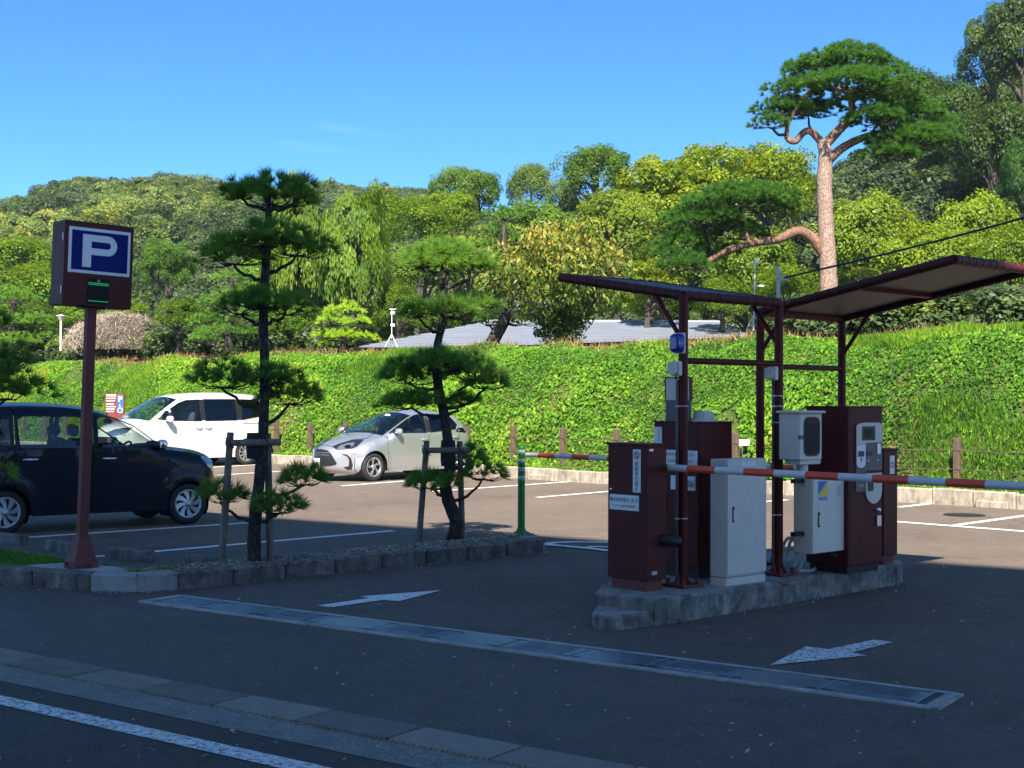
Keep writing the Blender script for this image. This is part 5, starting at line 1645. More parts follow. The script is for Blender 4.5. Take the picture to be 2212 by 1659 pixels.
decal(van, VB_, 'lamp_trim', zv([(250, 515), (420, 500), (400, 515), (345, 565), (290, 585), (350, 530)]), M_BLACK, .010, 2.5)
for sg in (1, -1):
    mb = MB(); pts = [(x, sg * (van.side(x, 1.09) + .003), 1.09) for x in np.linspace(-2.05, -1.3, 12)]; mb.tube(pts, .008, 5); mb.build('door_rail', M_SHUT, van.root)
    mb = MB(); pts = [(x, sg * (van.side(x, .34) + .002), .34 + .03 * (x < -.7)) for x in np.linspace(-1.0, .95, 22)]; mb.tube(pts, .007, 5); mb.build('sill_crease', M_WHITE, van.root)
ga_, gb_ = [min(range(len(van.prof)), key=lambda i: abs(van.prof[i][1] - z) if van.prof[i][0] > 1 else 9) for z in (.40, .78)]
van.strip('grille', min(ga_, gb_), max(ga_, gb_), M_BLACK, -.6, .6, .006)

# ================================================================== VEGETATION
def unit(a): return a / np.maximum(np.linalg.norm(a, axis=-1, keepdims=True), 1e-9)
def rdir(n): return unit(RNG.normal(size=(n, 3)))

def leaf_quads(c, nrm, size, aspect=.55, lead=None):
    """one diamond leaf for each centre; lead = preferred direction of the leaf tip"""
    n = len(c)
    t = rdir(n) if lead is None else unit(lead + rdir(n) * .45)
    t = unit(t - nrm * (t * nrm).sum(1, keepdims=True))
    b = np.cross(nrm, t)
    s = size[:, None]
    v = np.stack([c - t * s, c + b * s * aspect, c + t * s, c - b * s * aspect], 1).reshape(-1, 3)
    f = np.arange(4 * n).reshape(-1, 4)
    return v, f

def crown_arrays(n_cl, n_lf, leaf, flat=.85, cl_r=(.26, .42), core=.55, weep=0.0, aspect=.6, top=0.0):
    """a crown of radius 1 made of leaf clumps"""
    d = rdir(n_cl); d[:, 2] = np.where(d[:, 2] < -.45, -d[:, 2], d[:, 2])
    rad = core + (1 - core) * RNG.random(n_cl) ** .6
    sd_ = RNG.random(3) * 50
    lob = np.array([1 + .42 * noise.noise(Vector((x * 1.5 + sd_[0], y * 1.5 + sd_[1], z * 1.5 + sd_[2]))) + .15 * noise.noise(Vector((x * 4 + sd_[0], y * 4, z * 4))) for x, y, z in d])
    cl = d * (rad * lob)[:, None] * .74; cl[:, 2] *= flat
    r = RNG.uniform(cl_r[0], cl_r[1], n_cl)
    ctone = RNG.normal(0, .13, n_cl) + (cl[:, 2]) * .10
    k = RNG.integers(0, n_cl, n_lf)
    q = rdir(n_lf)
    out = unit(cl[k] + 1e-6)
    flip = (q * (out * .7 + np.array([0, 0, .6]))).sum(1) < -.25
    q[flip] *= -1
    rr = r[k] * (1 - .45 * RNG.random(n_lf) ** 2)
    p = cl[k] + q * rr[:, None] * np.array([1, 1, .85])
    if weep:
        hang = RNG.random(n_lf) ** 1.5 * weep * np.clip(np.linalg.norm(p[:, :2], axis=1), .2, 1)
        p[:, 2] -= hang
    nrm = unit(q * .55 + out * .25 + np.array([0, -.25, .55]) + rdir(n_lf) * .65)
    lead = None
    if weep:
        lead = np.tile(np.array([[0, 0, -1.]]), (n_lf, 1)); nrm = unit(out * np.array([1, 1, .3]) + np.array([0, -.3, .3]) + rdir(n_lf) * .6)
    v, f = leaf_quads(p, nrm, leaf * RNG.uniform(.6, 1.25, n_lf), aspect, lead)
    tone = np.clip(.5 + ctone[k] + RNG.normal(0, .10, n_lf), 0, 1)
    return v, f, np.repeat(tone, 4)

GREEN = [(.0, (.035, .070, .011, 1)), (.35, (.085, .15, .016, 1)), (.6, (.145, .225, .020, 1)), (.85, (.23, .295, .026, 1)), (1, (.30, .32, .035, 1))]
M_LEAF = leafmat('broad_leaf', GREEN, trans=.48)
M_IVY = leafmat('ground_ivy_leaf', [(.0, (.020, .065, .008, 1)), (.3, (.068, .19, .014, 1)), (.6, (.135, .31, .020, 1)), (.85, (.23, .41, .028, 1)), (1, (.42, .47, .06, 1))], objtint=False, rough=.6, spec=.25, trans=.4)
M_FAR = leafmat('hillside_leaf', [(.0, (.042, .075, .032, 1)), (.3, (.085, .14, .045, 1)), (.55, (.15, .225, .045, 1)), (.78, (.25, .32, .05, 1)), (.9, (.38, .39, .06, 1)), (1, (.46, .38, .08, 1))], objtint=False, trans=.4)
M_NEED = leafmat('pine_needle', [(.0, (.075, .15, .045, 1)), (.4, (.17, .33, .07, 1)), (.7, (.25, .44, .075, 1)), (1, (.34, .50, .08, 1))], rough=.6, trans=.6)
M_CHERRY = leafmat('turning_leaf', [(.0, (.05, .10, .012, 1)), (.35, (.13, .19, .018, 1)), (.6, (.30, .27, .03, 1)), (.8, (.42, .27, .05, 1)), (1, (.46, .20, .07, 1))], objtint=False, trans=.3)
M_STRAW = leafmat('dry_grass', [(.0, (.16, .085, .035, 1)), (.5, (.30, .18, .075, 1)), (1, (.42, .29, .13, 1))], objtint=False, trans=.2)
M_TWIG = leafmat('bare_twig', [(.0, (.13, .09, .065, 1)), (.5, (.36, .29, .215, 1)), (1, (.56, .48, .38, 1))], objtint=False, trans=.05)
def barkmat(name, a, b_, c_, scale=14, bmp=1.0, stretch=.35):
    m, nt, ns, ls, b = nodes(name)
    v = wcoords(nt, (1, 1, stretch))
    vo = ns.new('ShaderNodeTexVoronoi'); vo.inputs['Scale'].default_value = scale * 2; vo.feature = 'DISTANCE_TO_EDGE'
    nzv = ns.new('ShaderNodeTexNoise'); nzv.inputs['Scale'].default_value = scale; nzv.inputs['Detail'].default_value = 4
    ls.new(v, nzv.inputs['Vector'])
    vm = ns.new('ShaderNodeMix'); vm.data_type = 'VECTOR'; vm.inputs[0].default_value = .12
    ls.new(v, vm.inputs[4]); ls.new(nzv.outputs['Color'], vm.inputs[5]); ls.new(vm.outputs[1], vo.inputs['Vector'])
    k = ramp(nt, vo.outputs['Distance'], [(.0, grey(0)), (.18, grey(1))])
    c = mix(nt, k, a, ramp(nt, nz(nt, v, scale * .6, 5, .7), [(.3, b_), (.7, c_)]))
    ls.new(c, b.inputs['Base Color']); b.inputs['Roughness'].default_value = .95
    bump(nt, b, k, bmp, .012)
    return m
M_BARK = barkmat('black_pine_bark', (.012, .010, .009, 1), (.045, .036, .030, 1), (.11, .092, .080, 1), 16)
M_REDBARK = barkmat('red_pine_bark', (.19, .11, .08, 1), (.28, .185, .145, 1), (.45, .34, .285, 1), 9, .6, .5)
M_REDLIMB = barkmat('red_pine_limb_bark', (.10, .05, .035, 1), (.19, .095, .062, 1), (.33, .19, .13, 1), 9, .5)
M_TRUNK = barkmat('grey_brown_bark', (.03, .023, .018, 1), (.065, .052, .040, 1), (.125, .105, .085, 1), 8, .6)

_nt = M_FAR.node_tree
_at = next(n for n in _nt.nodes if n.type == 'ATTRIBUTE')
_ia = _nt.nodes.new('ShaderNodeAttribute'); _ia.attribute_type = 'INSTANCER'; _ia.attribute_name = 'tone0'
_ad = _nt.nodes.new('ShaderNodeMath'); _ad.operation = 'ADD'; _sb = _nt.nodes.new('ShaderNodeMath'); _sb.operation = 'SUBTRACT'; _sb.inputs[1].default_value = .5
_rp = next(n for n in _nt.nodes if n.type == 'VALTORGB')
_nt.links.new(_at.outputs['Fac'], _ad.inputs[0]); _nt.links.new(_ia.outputs['Fac'], _ad.inputs[1]); _nt.links.new(_ad.outputs[0], _sb.inputs[0]); _nt.links.new(_sb.outputs[0], _rp.inputs['Fac'])
def set_col(o, c): o.color = (c[0], c[1], c[2], 1.0)

# ---- ivy on the bank
def ivy():
    n = 240000
    t = RNG.uniform(-7.5, 40, n); q = RNG.uniform(.15, 4.0, n)
    keep = np.ones(n, bool); tone = np.zeros(n); h = np.zeros(n); gr = np.zeros(n, bool)
    P = np.zeros((n, 3)); Nn = np.zeros((n, 3)); siz = np.zeros(n)
    up_ = np.array((-Q.x * .62, -Q.y * .62, .78))
    for i in range(n):
        ti, qi = t[i], q[i]
        a = noise.noise(Vector((ti * .33, qi * .55, 1.7))); b = noise.noise(Vector((ti * 1.1, qi * 1.3, 9.2)))
        bare = noise.noise(Vector((ti * .30 + 5, qi * .45, 21.0)))
        left = max(0, (ti - 22) / 10); right = max(0, (5.2 - ti) / 5)
        if bare > .44 - .22 * left - .10 * right: keep[i] = RNG.random() < .16
        if noise.noise(Vector((ti * 2.2, qi * 2.6, 77))) < -.42: keep[i] = keep[i] and RNG.random() < .35
        if qi < .3 and RNG.random() < .4: keep[i] = False
        p = bank_p(ti, qi)
        hump = max(0, a) * .22 + max(0, b) * .10
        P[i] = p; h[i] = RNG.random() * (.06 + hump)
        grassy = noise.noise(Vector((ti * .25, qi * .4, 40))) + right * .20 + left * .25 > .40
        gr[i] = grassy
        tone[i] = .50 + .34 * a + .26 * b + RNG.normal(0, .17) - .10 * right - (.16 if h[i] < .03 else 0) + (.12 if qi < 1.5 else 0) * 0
        siz[i] = (.033 + .026 * max(0, a + .15)) * RNG.uniform(.5, 1.35) * (.66 if grassy else 1)
    P += up_ * (h * np.where(q > 3.2, .45, 1.0))[:, None]
    nrm = unit(up_ + rdir(n) * .85)
    P, nrm, tone, siz, gr = P[keep], nrm[keep], tone[keep], siz[keep], gr[keep]
    lead = np.tile(np.array([[-Q.x * .6, -Q.y * .6, -.8]]), (len(P), 1))
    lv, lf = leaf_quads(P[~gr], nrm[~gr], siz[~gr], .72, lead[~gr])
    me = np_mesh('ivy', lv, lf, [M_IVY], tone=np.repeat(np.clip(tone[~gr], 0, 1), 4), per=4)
    tag(link('ivy', me), 'bright green leafy creeper covering the bank', kind='stuff')
    g = P[gr]; m_ = len(g); rep = 2
    g = np.repeat(g, rep, 0) + RNG.normal(0, .04, (m_ * rep, 3)) * np.array([1, 1, .3]); tn = np.repeat(tone[gr], rep) + RNG.normal(.20, .14, m_ * rep)
    d = unit(np.array([0, -.15, 1.0]) + RNG.normal(0, .38, (len(g), 3))); L = RNG.uniform(.05, .13, len(g))
    side_ = unit(np.cross(d, rdir(len(g)))) * .012
    v = np.stack([g - side_, g + side_, g + d * L[:, None]], 1).reshape(-1, 3)
    me = np_mesh('grass', v, np.arange(len(v)).reshape(-1, 3), [M_IVY], tone=np.repeat(np.clip(tn, 0, 1), 3))
    tag(link('grass', me), 'rough grass on the barer stretches of the bank', kind='stuff')
ivy()
def straw():
    n = 9000
    t = RNG.uniform(-7, 36, n); q = RNG.uniform(3.35, 4.6, n)
    P = np.array([tuple(bank_p(a, b)) for a, b in zip(t, q)])
    m_ = np.array([noise.noise(Vector((a * .5, b, 3))) > -.18 for a, b in zip(t, q)])
    P = P[m_]; n = len(P)
    d = unit(np.array([0, -.1, .55]) + RNG.normal(0, .55, (n, 3))); d[:, 2] = np.abs(d[:, 2]); L = RNG.uniform(.08, .28, n)
    s = unit(np.cross(d, rdir(n))) * .014
    v = np.stack([P - s, P + s, P + d * L[:, None]], 1).reshape(-1, 3)
    me = np_mesh('dry_grass', v, np.arange(len(v)).reshape(-1, 3), [M_STRAW], tone=np.repeat(RNG.random(n), 3))
    tag(link('dry_grass', me), 'line of straw-coloured cut grass along the top of the bank', kind='stuff')
straw()

# ---- bark chips and weeds in the planter
def chips():
    n = 5200
    a = [KA[3], KA[4], KB[3], KB[2], KB[1], KA[2]]
    poly = [(p.x, p.y) for p in a]
    xs = [p[0] for p in poly]; ys = [p[1] for p in poly]
    pts = []
    while len(pts) < n:
        q = (random.uniform(min(xs), max(xs)), random.uniform(min(ys), max(ys)))
        if in_poly(q, poly): pts.append(q)
    P = np.array([(x, y, .126 + random.random() * .022) for x, y in pts])
    d = unit(RNG.normal(size=(n, 3)) * np.array([1, 1, .18])); nn = unit(np.array([0, 0, 1.]) + RNG.normal(0, .35, (n, 3)))
    nn = unit(nn - d * (nn * d).sum(1, keepdims=True)); b = np.cross(nn, d)
    L = RNG.uniform(.010, .030, n)[:, None]; W = L * RNG.uniform(.25, .6, n)[:, None]; H = RNG.uniform(.003, .008, n)[:, None]
    lo = [P - d * L - b * W, P + d * L - b * W * .6, P + d * L * .9 + b * W, P - d * L * .8 + b * W]
    hi = [x + nn * H for x in lo]
    v = np.stack(lo + hi, 1).reshape(-1, 3)
    base = np.arange(n)[:, None, None] * 8
    f = np.array([(4, 5, 6, 7), (0, 1, 5, 4), (1, 2, 6, 5), (2, 3, 7, 6), (3, 0, 4, 7)])[None] + base
    me = np_mesh('bark_chips', v, f.reshape(-1, 4), [M_TWIG], tone=np.repeat(np.clip(RNG.normal(.45, .28, n), 0, 1), 8), per=4)
    o = tag(link('bark_chips', me), 'pale bark chips strewn over the planting bed', kind='stuff')
    # weeds and turf
    pts = []
    polyl = [(p.x, p.y) for p in (KA[0], KA[1], KB[1], KB[0])]
    sl = [(p.x, p.y) for p in slab_pts]
    xs = [p[0] for p in polyl]; ys = [p[1] for p in polyl]
    for _ in range(26000):
        q = (random.uniform(min(xs), max(xs)), random.uniform(min(ys), max(ys)))
        if in_poly(q, polyl) and not in_poly(q, sl): pts.append((q[0], q[1], .122))
    for _ in range(700):
        k = random.random(); q = KA[2].lerp(KA[3], k * 1.4) + inw(KA[2], KA[3], cen_r) * random.uniform(.18, .6)
        pts.append((q.x, q.y, .126))
    P = np.array(pts); n = len(P)
    d = unit(np.array([0, 0, 1.0]) + RNG.normal(0, .4, (n, 3))); L = RNG.uniform(.02, .06, n); s = unit(np.cross(d, rdir(n))) * .004
    v = np.stack([P - s, P + s, P + d * L[:, None]], 1).reshape(-1, 3)
    me = np_mesh('turf', v, np.arange(len(v)).reshape(-1, 3), [M_IVY], tone=np.repeat(np.clip(RNG.normal(.5, .2, n), 0, 1), 3))
    tag(link('turf', me), 'short turf and weeds at the island end', kind='stuff')
chips()

# ---- pines
def needles(cent, main, n_per, L, w, spread=.85, tone0=.45, tone_sd=.13):
    n = len(cent)
    c = np.repeat(cent, n_per, 0); m_ = np.repeat(main, n_per, 0)
    d = unit(m_ + rdir(len(c)) * spread)
    d[:, 2] = np.where(d[:, 2] < -.25, -d[:, 2] * .5, d[:, 2]); d = unit(d)
    ln = RNG.uniform(.65, 1.1, len(c))[:, None] * L
    s = unit(np.cross(d, rdir(len(c)))) * (w / 2)
    bend = np.array([0, 0, -.06]) * L
    v = np.stack([c - s, c + s, c + d * ln + bend], 1).reshape(-1, 3)
    tn = np.repeat(np.repeat(RNG.normal(tone0, tone_sd, n), n_per) + RNG.normal(0, .12, len(c)), 3)
    return v, np.clip(tn, 0, 1)

def pad(c, rx, ry, rz, spacing, n_per, L, w, tone0):
    """one flat cloud of needle tufts"""
    n = max(8, int(math.pi * rx * ry / spacing ** 2))
    r = np.sqrt(RNG.random(n)) * RNG.uniform(.88, 1.05, n); a = RNG.uniform(0, 2 * math.pi, n)
    wob = 1 + .16 * np.sin(a * 3 + RNG.random() * 6) + .10 * np.sin(a * 5 + RNG.random() * 6)
    x, y = np.cos(a) * r * wob, np.sin(a) * r * wob
    z = (1 - np.clip(r, 0, 1) ** 2) ** .6 * RNG.uniform(.15, 1.15, n) - .35
    P = np.stack([x * rx, y * ry, z * rz], 1) + np.array(c)
    m_ = unit(np.stack([x * .9, y * .9, .35 + .75 * (1 - r)], 1))
    return P, m_, needles(P, m_, n_per, L, w, .8, tone0)

def branch_to(mb, p, q, r0, r1, sag=.12, n=6, wig=.03):
    p, q = Vector(p), Vector(q); pts = []; rad = []
    for k in range(n + 1):
        t = k / n; s = p.lerp(q, t); s.z -= sag * (q - p).length * math.sin(math.pi * t)
        if 0 < k < n: s += Vector((random.uniform(-1, 1), random.uniform(-1, 1), random.uniform(-1, 1))) * wig
        pts.append(s); rad.append(r0 + (r1 - r0) * t)
    mb.tube(pts, rad, 6, caps=False)
    return pts

def pine(name, label, trunk, D, radii, pads, spacing, n_per, L, w, tone0=.42, col=(1, 1, 1), bark=M_BARK, group=None, dz=.0, lit=None, limbs=(), base_z=None, deep=.82, twig=.010):
    T3 = [AT(u, v, D + dy) for (u, v, dy) in [(t + (0,) if len(t) == 2 else t) for t in trunk]]
    if base_z is not None: T3[0].z = base_z
    root = tag(empty(name, T3[0]), label, 'pine tree', group)
    off = np.array(T3[0])
    mb = MB()
    C = crom([tuple(p - T3[0]) + (r * D / FPX,) for p, r in zip(T3, radii)], 5)
    pts = [Vector(c[:3]) for c in C]; rr = [c[3] * random.uniform(.93, 1.08) for c in C]
    mb.tube(pts, rr, 12)
    mb.build('trunk', bark, root)
    bm_ = bark if bark is not M_REDBARK else M_REDLIMB
    for lm in limbs:
        P3 = [AT(u, v, D + dy) - T3[0] for (u, v, dy) in [(t + (0,) if len(t) == 2 else t) for t in lm[0]]]
        CC = crom([tuple(p) for p in P3], 5); n = len(CC)
        br = MB(); br.tube([Vector(c) for c in CC], [(lm[1] + (lm[2] - lm[1]) * k / (n - 1)) * D / FPX for k in range(n)], 10)
        br.build('limb', bm_, root)
        pts = pts + [Vector(c) for c in CC]
    for pd in pads:
        u, v, hw, hh = pd[:4]; dy = pd[4] if len(pd) > 4 else random.uniform(-.25, .25) * (D / 14) ** .5
        tn = pd[5] if len(pd) > 5 else tone0
        c = AT(u, v, D + dy) - T3[0]
        rx = hw * D / FPX * .95; rz = hh * D / FPX * 1.45
        P, m_, (vv, tt) = pad(c, rx, rx * deep, rz, spacing, n_per, L, w, tn)
        j = min(range(len(pts)), key=lambda i: (pts[i] - (c - Vector((0, 0, rz * .9 + .2 * rx)))).length)
        hub = c - Vector((0, 0, rz * .45))
        br = MB()
        branch_to(br, pts[j], hub, twig * 2.4, twig * 1.2, .10, 6, twig * 2)
        low_ = np.argsort(P[:, 2])[:max(12, len(P) // 3)]
        sel = RNG.choice(low_, min(len(low_), 12), replace=False)
        for k in sel: branch_to(br, hub, Vector(P[k]) - Vector((0, 0, .01)), twig * .7, twig * .35, .10, 4, twig)
        bo = br.build('branch', M_BARK if bark is not M_TRUNK else bark, root); bo['kind'] = 'stuff'
        o = link('needles', np_mesh('needles', vv, np.arange(len(vv)).reshape(-1, 3), [M_NEED], tone=tt), bo); set_col(o, col)
    return root

G1 = 'cloud-pruned pines on the planting island'
pine('pine_tree', 'tall tiered cloud-pruned pine on the island, the taller of the staked pair',
     [(550, 1224), (549, 1160), (553, 1100), (560, 1040), (566, 980), (570, 900), (572, 800), (569, 700), (572, 610), (578, 520), (580, 440), (582, 405)], 12.96,
     [16, 14.5, 13.5, 12.5, 12, 11, 10.5, 10, 9.5, 8, 6, 4.5],
     [(588, 418, 92, 36, 0), (520, 412, 45, 22, .1), (650, 412, 45, 24, -.1), (505, 548, 78, 34, -.1), (640, 528, 72, 38, .1), (575, 512, 70, 26, -.25), (520, 662, 48, 26, 0), (615, 662, 50, 26, .1), (566, 650, 62, 22, -.2),
      (478, 815, 72, 34, 0), (625, 845, 66, 44, .1), (590, 812, 45, 26, -.2), (655, 1032, 56, 24, -.15), (600, 1092, 58, 26, -.3), (476, 1068, 54, 28, .1)],
       .058, 44, .13, .0085, .40, deep=.8, group=G1)
pine('pine_tree', 'shorter cloud-pruned pine with a sunlit top on the island near the green delineator',
     [(975, 1176), (986, 1130), (968, 1080), (962, 1040), (972, 1000), (960, 900), (946, 830), (943, 760), (955, 700), (960, 660), (955, 600), (956, 575)], 15.07,
     [16.5, 15, 14, 12, 12, 11, 11, 9.5, 8.5, 7, 5.5, 4],
     [(968, 562, 92, 36, 0, .56), (905, 560, 38, 24, .1, .52), (1035, 570, 40, 26, -.1, .56), (965, 668, 80, 26, 0, .42), (1025, 655, 45, 22, .15, .5), (905, 672, 38, 20, -.1), (878, 808, 66, 30, 0), (1015, 800, 66, 32, .1), (945, 785, 70, 26, -.25),  # upper pads toned lighter where sun reaches them, sunlight put into needle colour
      (1052, 825, 45, 20, -.1), (890, 868, 72, 20, -.15), (1000, 862, 36, 16, .1), (930, 1040, 56, 22, -.2), (1042, 1018, 46, 26, .1), (1015, 985, 34, 18, .25)],
     .058, 44, .13, .0088, .42, deep=.8, group=G1)
pine('pine_tree', 'pine branches reaching in from the edge beside the small dark car',
     [(-120, 1240), (-115, 1000), (-110, 850), (-100, 740)], 13.2, [18, 16, 13, 9],
     [(15, 838, 85, 36, 0), (25, 775, 50, 36, .2), (-40, 800, 70, 40, .1), (0, 1022, 32, 34, 0), (-60, 690, 70, 30, .1)],   .058, 44, .13, .0085, .40, group=G1)

# stakes: two posts and a cross bar bound to each trunk
def stakes(label, D, posts, bar):
    c = AT(bar[0][0], posts[0][1][1], D)
    root = tag(empty('tree_support', c), label, 'tree support', 'wooden stakes at the island pines')
    def P(u, v, dy=0): return AT(u, v, D + dy) - c
    for (a, b, dy) in posts:
        mb = MB(); mb.tube([P(b[0], b[1], dy), P((a[0] + b[0]) / 2, (a[1] + b[1]) / 2, dy), P(a[0], a[1], dy)], [.036, .035, .033], 12); mb.build('stake', M_WOOD, root)
    mb = MB(); mb.tube([P(*bar[0], -.10), P(*bar[1], -.10)], .033, 12); mb.build('cross_bar', M_WOOD, root)
    for (a, b, dy) in posts:
        u = a[0] + (b[0] - a[0]) * .1
        mb = MB(); mb.tube([P(u - 9, bar[0][1] - 12, -.15), P(u + 2, bar[0][1], -.16), P(u + 10, bar[0][1] + 12, -.14)], .007, 6); mb.build('binding', M_CABLE, root)
    uc = (bar[0][0] + bar[1][0]) / 2 + 4
    mb = MB(); rows = [[P(uc, bar[0][1] + dv, -.005) + Vector((math.cos(R(a)) * rr_, math.sin(R(a)) * rr_, 0)) for a in range(0, 360, 30)] for dv, rr_ in ((-22, .078), (-5, .085), (20, .085), (34, .078))]
    mb.grid(rows, 0, True, close_u=True); mb.build('trunk_wrap', M_TRIM, root)
stakes('wooden stakes and cross bar holding the tall island pine', 12.96, [((498, 934), (478, 1222), -.02), ((578, 936), (584, 1212), .10)], ((488, 957), (606, 955)))
stakes('wooden stakes and cross bar holding the shorter island pine', 15.07, [((922, 952), (904, 1182), -.02), ((993, 953), (999, 1176), .10)], ((912, 973), (1016, 972)))

# garden pines behind the bank
GP = 'clipped garden pines beyond the bank'
def behind(u, D, extra=1.6): return max(D, back_y((u - 1106) / FPX) + extra)
def gpine(label, trunk, D, radii, pads, tone0, col, **k):
    D = behind(trunk[0][0], D)
    return pine('garden_pine', label, trunk, D, radii, pads, .13, 24, .16, .026, tone0, col, group=GP, twig=.022, **k)
gpine('bright green clipped garden pine behind the parking sign', [(20, 770), (25, 720), (30, 660), (35, 630)], 42, [8, 7, 6, 4],
      [(30, 640, 62, 22), (75, 692, 55, 20), (10, 692, 55, 20), (105, 722, 34, 13), (40, 735, 60, 16), (-30, 660, 50, 25), (120, 745, 24, 10)], .56, (1.1, 1.15, .9))
gpine('layered green garden pine just beside the tall island pine', [(495, 760), (494, 730), (500, 690), (498, 640), (502, 600)], 42, [9, 8, 7, 5, 4],
      [(505, 596, 46, 16), (528, 628, 44, 15), (470, 648, 42, 16), (448, 690, 44, 15), (535, 684, 46, 17), (490, 715, 76, 16), (440, 730, 36, 12)], .52, (1.0, 1.1, .9))
gpine('small yellow-green garden pine beside the white instrument tripod', [(745, 752), (745, 720), (748, 690), (745, 665)], 41, [7, 6, 5, 3],
      [(745, 668, 46, 14), (718, 692, 38, 13), (775, 696, 36, 12), (704, 722, 34, 12), (752, 724, 50, 13), (792, 732, 28, 10), (725, 742, 40, 10)], .80, (1.7, 1.5, .8))
gpine('dark garden pine with a leaning trunk in front of the tin roof', [(1062, 742), (1078, 712), (1092, 685), (1104, 640), (1102, 600), (1090, 540), (1088, 480)], 37, [15, 14, 12, 9, 8, 6, 4],
      [(1090, 668, 46, 22), (1058, 694, 34, 14), (1126, 692, 38, 14), (1108, 622, 36, 18), (1080, 600, 36, 16), (1090, 462, 46, 18), (1075, 500, 34, 14), (1115, 520, 30, 13)], .34, (.8, .95, .9), bark=M_TRUNK)
# the tall red pine
RP = 1
pine('red_pine_tree', 'tall red-barked pine with flat spreading crown above the shelter',
     [(1786, 735), (1790, 640), (1788, 560), (1783, 470), (1781, 390), (1783, 335), (1776, 302)], 38, [22, 20, 18.5, 17.5, 16.5, 15, 12],
     [(1835, 128, 106.72, 28.08, -.4, .42), (1760, 150, 81.2, 25.92, .5, .40), (1895, 150, 71.92, 25.92, .6, .38), (1725, 190, 69.6, 25.92, 0, .38), (1850, 178, 121.8, 25.92, -.9, .46), (1695, 232, 67.28, 23.76, .3, .36), (1660, 262, 41.76, 19.44, -.3, .34), (1745, 236, 69.6, 19.44, 1.0, .3), (1910, 212, 104.4, 25.92, 0, .42),
      (1975, 245, 83.52, 25.92, .5, .40), (1895, 252, 69.6, 21.6, -.8, .4), (1965, 298, 106.72, 28.08, -.2, .42), (1925, 330, 69.6, 21.6, -.5, .40), (2030, 275, 58, 21.6, .2, .4),
      (1600, 425, 116, 28.08, -.5, .46), (1525, 470, 92.8, 30.24, 0, .44), (1655, 440, 83.52, 25.92, .6, .42), (1690, 420, 46.4, 19.44, 0, .4), (1475, 515, 60.32, 28.08, .2, .42), (1585, 500, 81.2, 23.76, .8, .32), (1480, 568, 60.32, 23.76, -.4, .38), (1545, 540, 58, 19.44, .5, .34), (1440, 545, 30.16, 17.28, 0, .4)],
     .100, 30, .18, .024, .40, (.52, .70, .58), M_REDBARK, None, twig=.022, deep=.85,
     limbs=[([(1777, 310), (1752, 284), (1735, 287), (1718, 306), (1700, 298), (1700, 270), (1688, 240)], 9, 4), ([(1783, 312), (1815, 278), (1840, 250), (1838, 215), (1828, 196), (1800, 190)], 11, 5),
            ([(1786, 350), (1822, 318), (1880, 292), (1940, 283), (1990, 262)], 11, 4), ([(1778, 545), (1752, 512), (1722, 500), (1680, 517), (1620, 526), (1560, 546), (1528, 566)], 13, 6),
            ([(1620, 526), (1600, 480), (1590, 440)], 6, 3), ([(1838, 215), (1880, 190), (1920, 200)], 6, 3), ([(1700, 270), (1730, 220), (1780, 160)], 5, 3)])

# ---- turning cherry-like tree with yellow and orange leaves
def yellow_tree():
    D = 36; b0 = AT(1210, 730, D)
    root = tag(empty('fruit_tree', b0), 'bushy tree with yellow and orange turning leaves above the bank', 'tree')
    mb = MB(); tips = []
    for k in range(11):
        a = R(-75 + 150 * k / 10) + random.uniform(-.08, .08); ln = random.uniform(1.7, 2.7)
        e = Vector((math.sin(a) * ln * .85, random.uniform(-.9, .9), ln * (.55 + .45 * math.cos(a))))
        pts = branch_to(mb, (math.sin(a) * .06, 0, 0), e, .055, .012, -.06, 7, .05); tips += pts[3:]
        for j in range(3):
            s = pts[random.randint(2, 5)]; e2 = s + Vector((random.uniform(-.9, .9), random.uniform(-.6, .6), random.uniform(.2, .9)))
            tips += branch_to(mb, s, e2, .02, .006, 0, 4, .03)[2:]
    mb.build('trunk', M_TRUNK, root)
    n = 11500
    rx, rz = 2.42, 1.55
    d = rdir(n); r = RNG.random(n) ** .42
    P = d * r[:, None] * np.array([rx, 1.7, rz]); P[:, 2] += 1.72
    keep = P[:, 2] > .15 + .5 * (np.abs(P[:, 0]) / rx) ** 2
    # clumps
    cl = rdir(70) * (RNG.random(70) ** .4)[:, None] * np.array([rx, 1.7, rz]) + np.array([0, 0, 1.72])
    dist = np.sqrt(((P[:, None, :] - cl[None]) ** 2).sum(2)).min(1)
    keep &= dist < .40
    P = P[keep]; n = len(P)
    hgt = P[:, 2] / 3.2
    nrm = unit(np.array([0, -.5, .5]) + rdir(n) * .9); lead = np.tile(np.array([[0, 0, -1.]]), (n, 1)) + P * np.array([.25, .25, 0])
    v, f = leaf_quads(P, nrm, RNG.uniform(.07, .125, n), .34, lead * .5)
    tone = np.clip(.02 + .60 * hgt + RNG.normal(0, .16, n), 0, 1)
    o = link('crown', np_mesh('crown', v, f, [M_CHERRY], tone=np.repeat(tone, 4), per=4), root)
    # dark green suckers at the base
    c = rdir(1500) * (RNG.random(1500) ** .4)[:, None] * np.array([.75, .6, .55]) + np.array([0, 0, .25])
    v, f = leaf_quads(c, unit(rdir(1500) + np.array([0, -.3, .6])), RNG.uniform(.05, .09, 1500), .4)
    o = link('base_shoots', np_mesh('base_shoots', v, f, [M_LEAF], tone=np.repeat(RNG.normal(.22, .1, 1500).clip(0, 1), 4), per=4), root); set_col(o, (1, 1, 1))
yellow_tree()

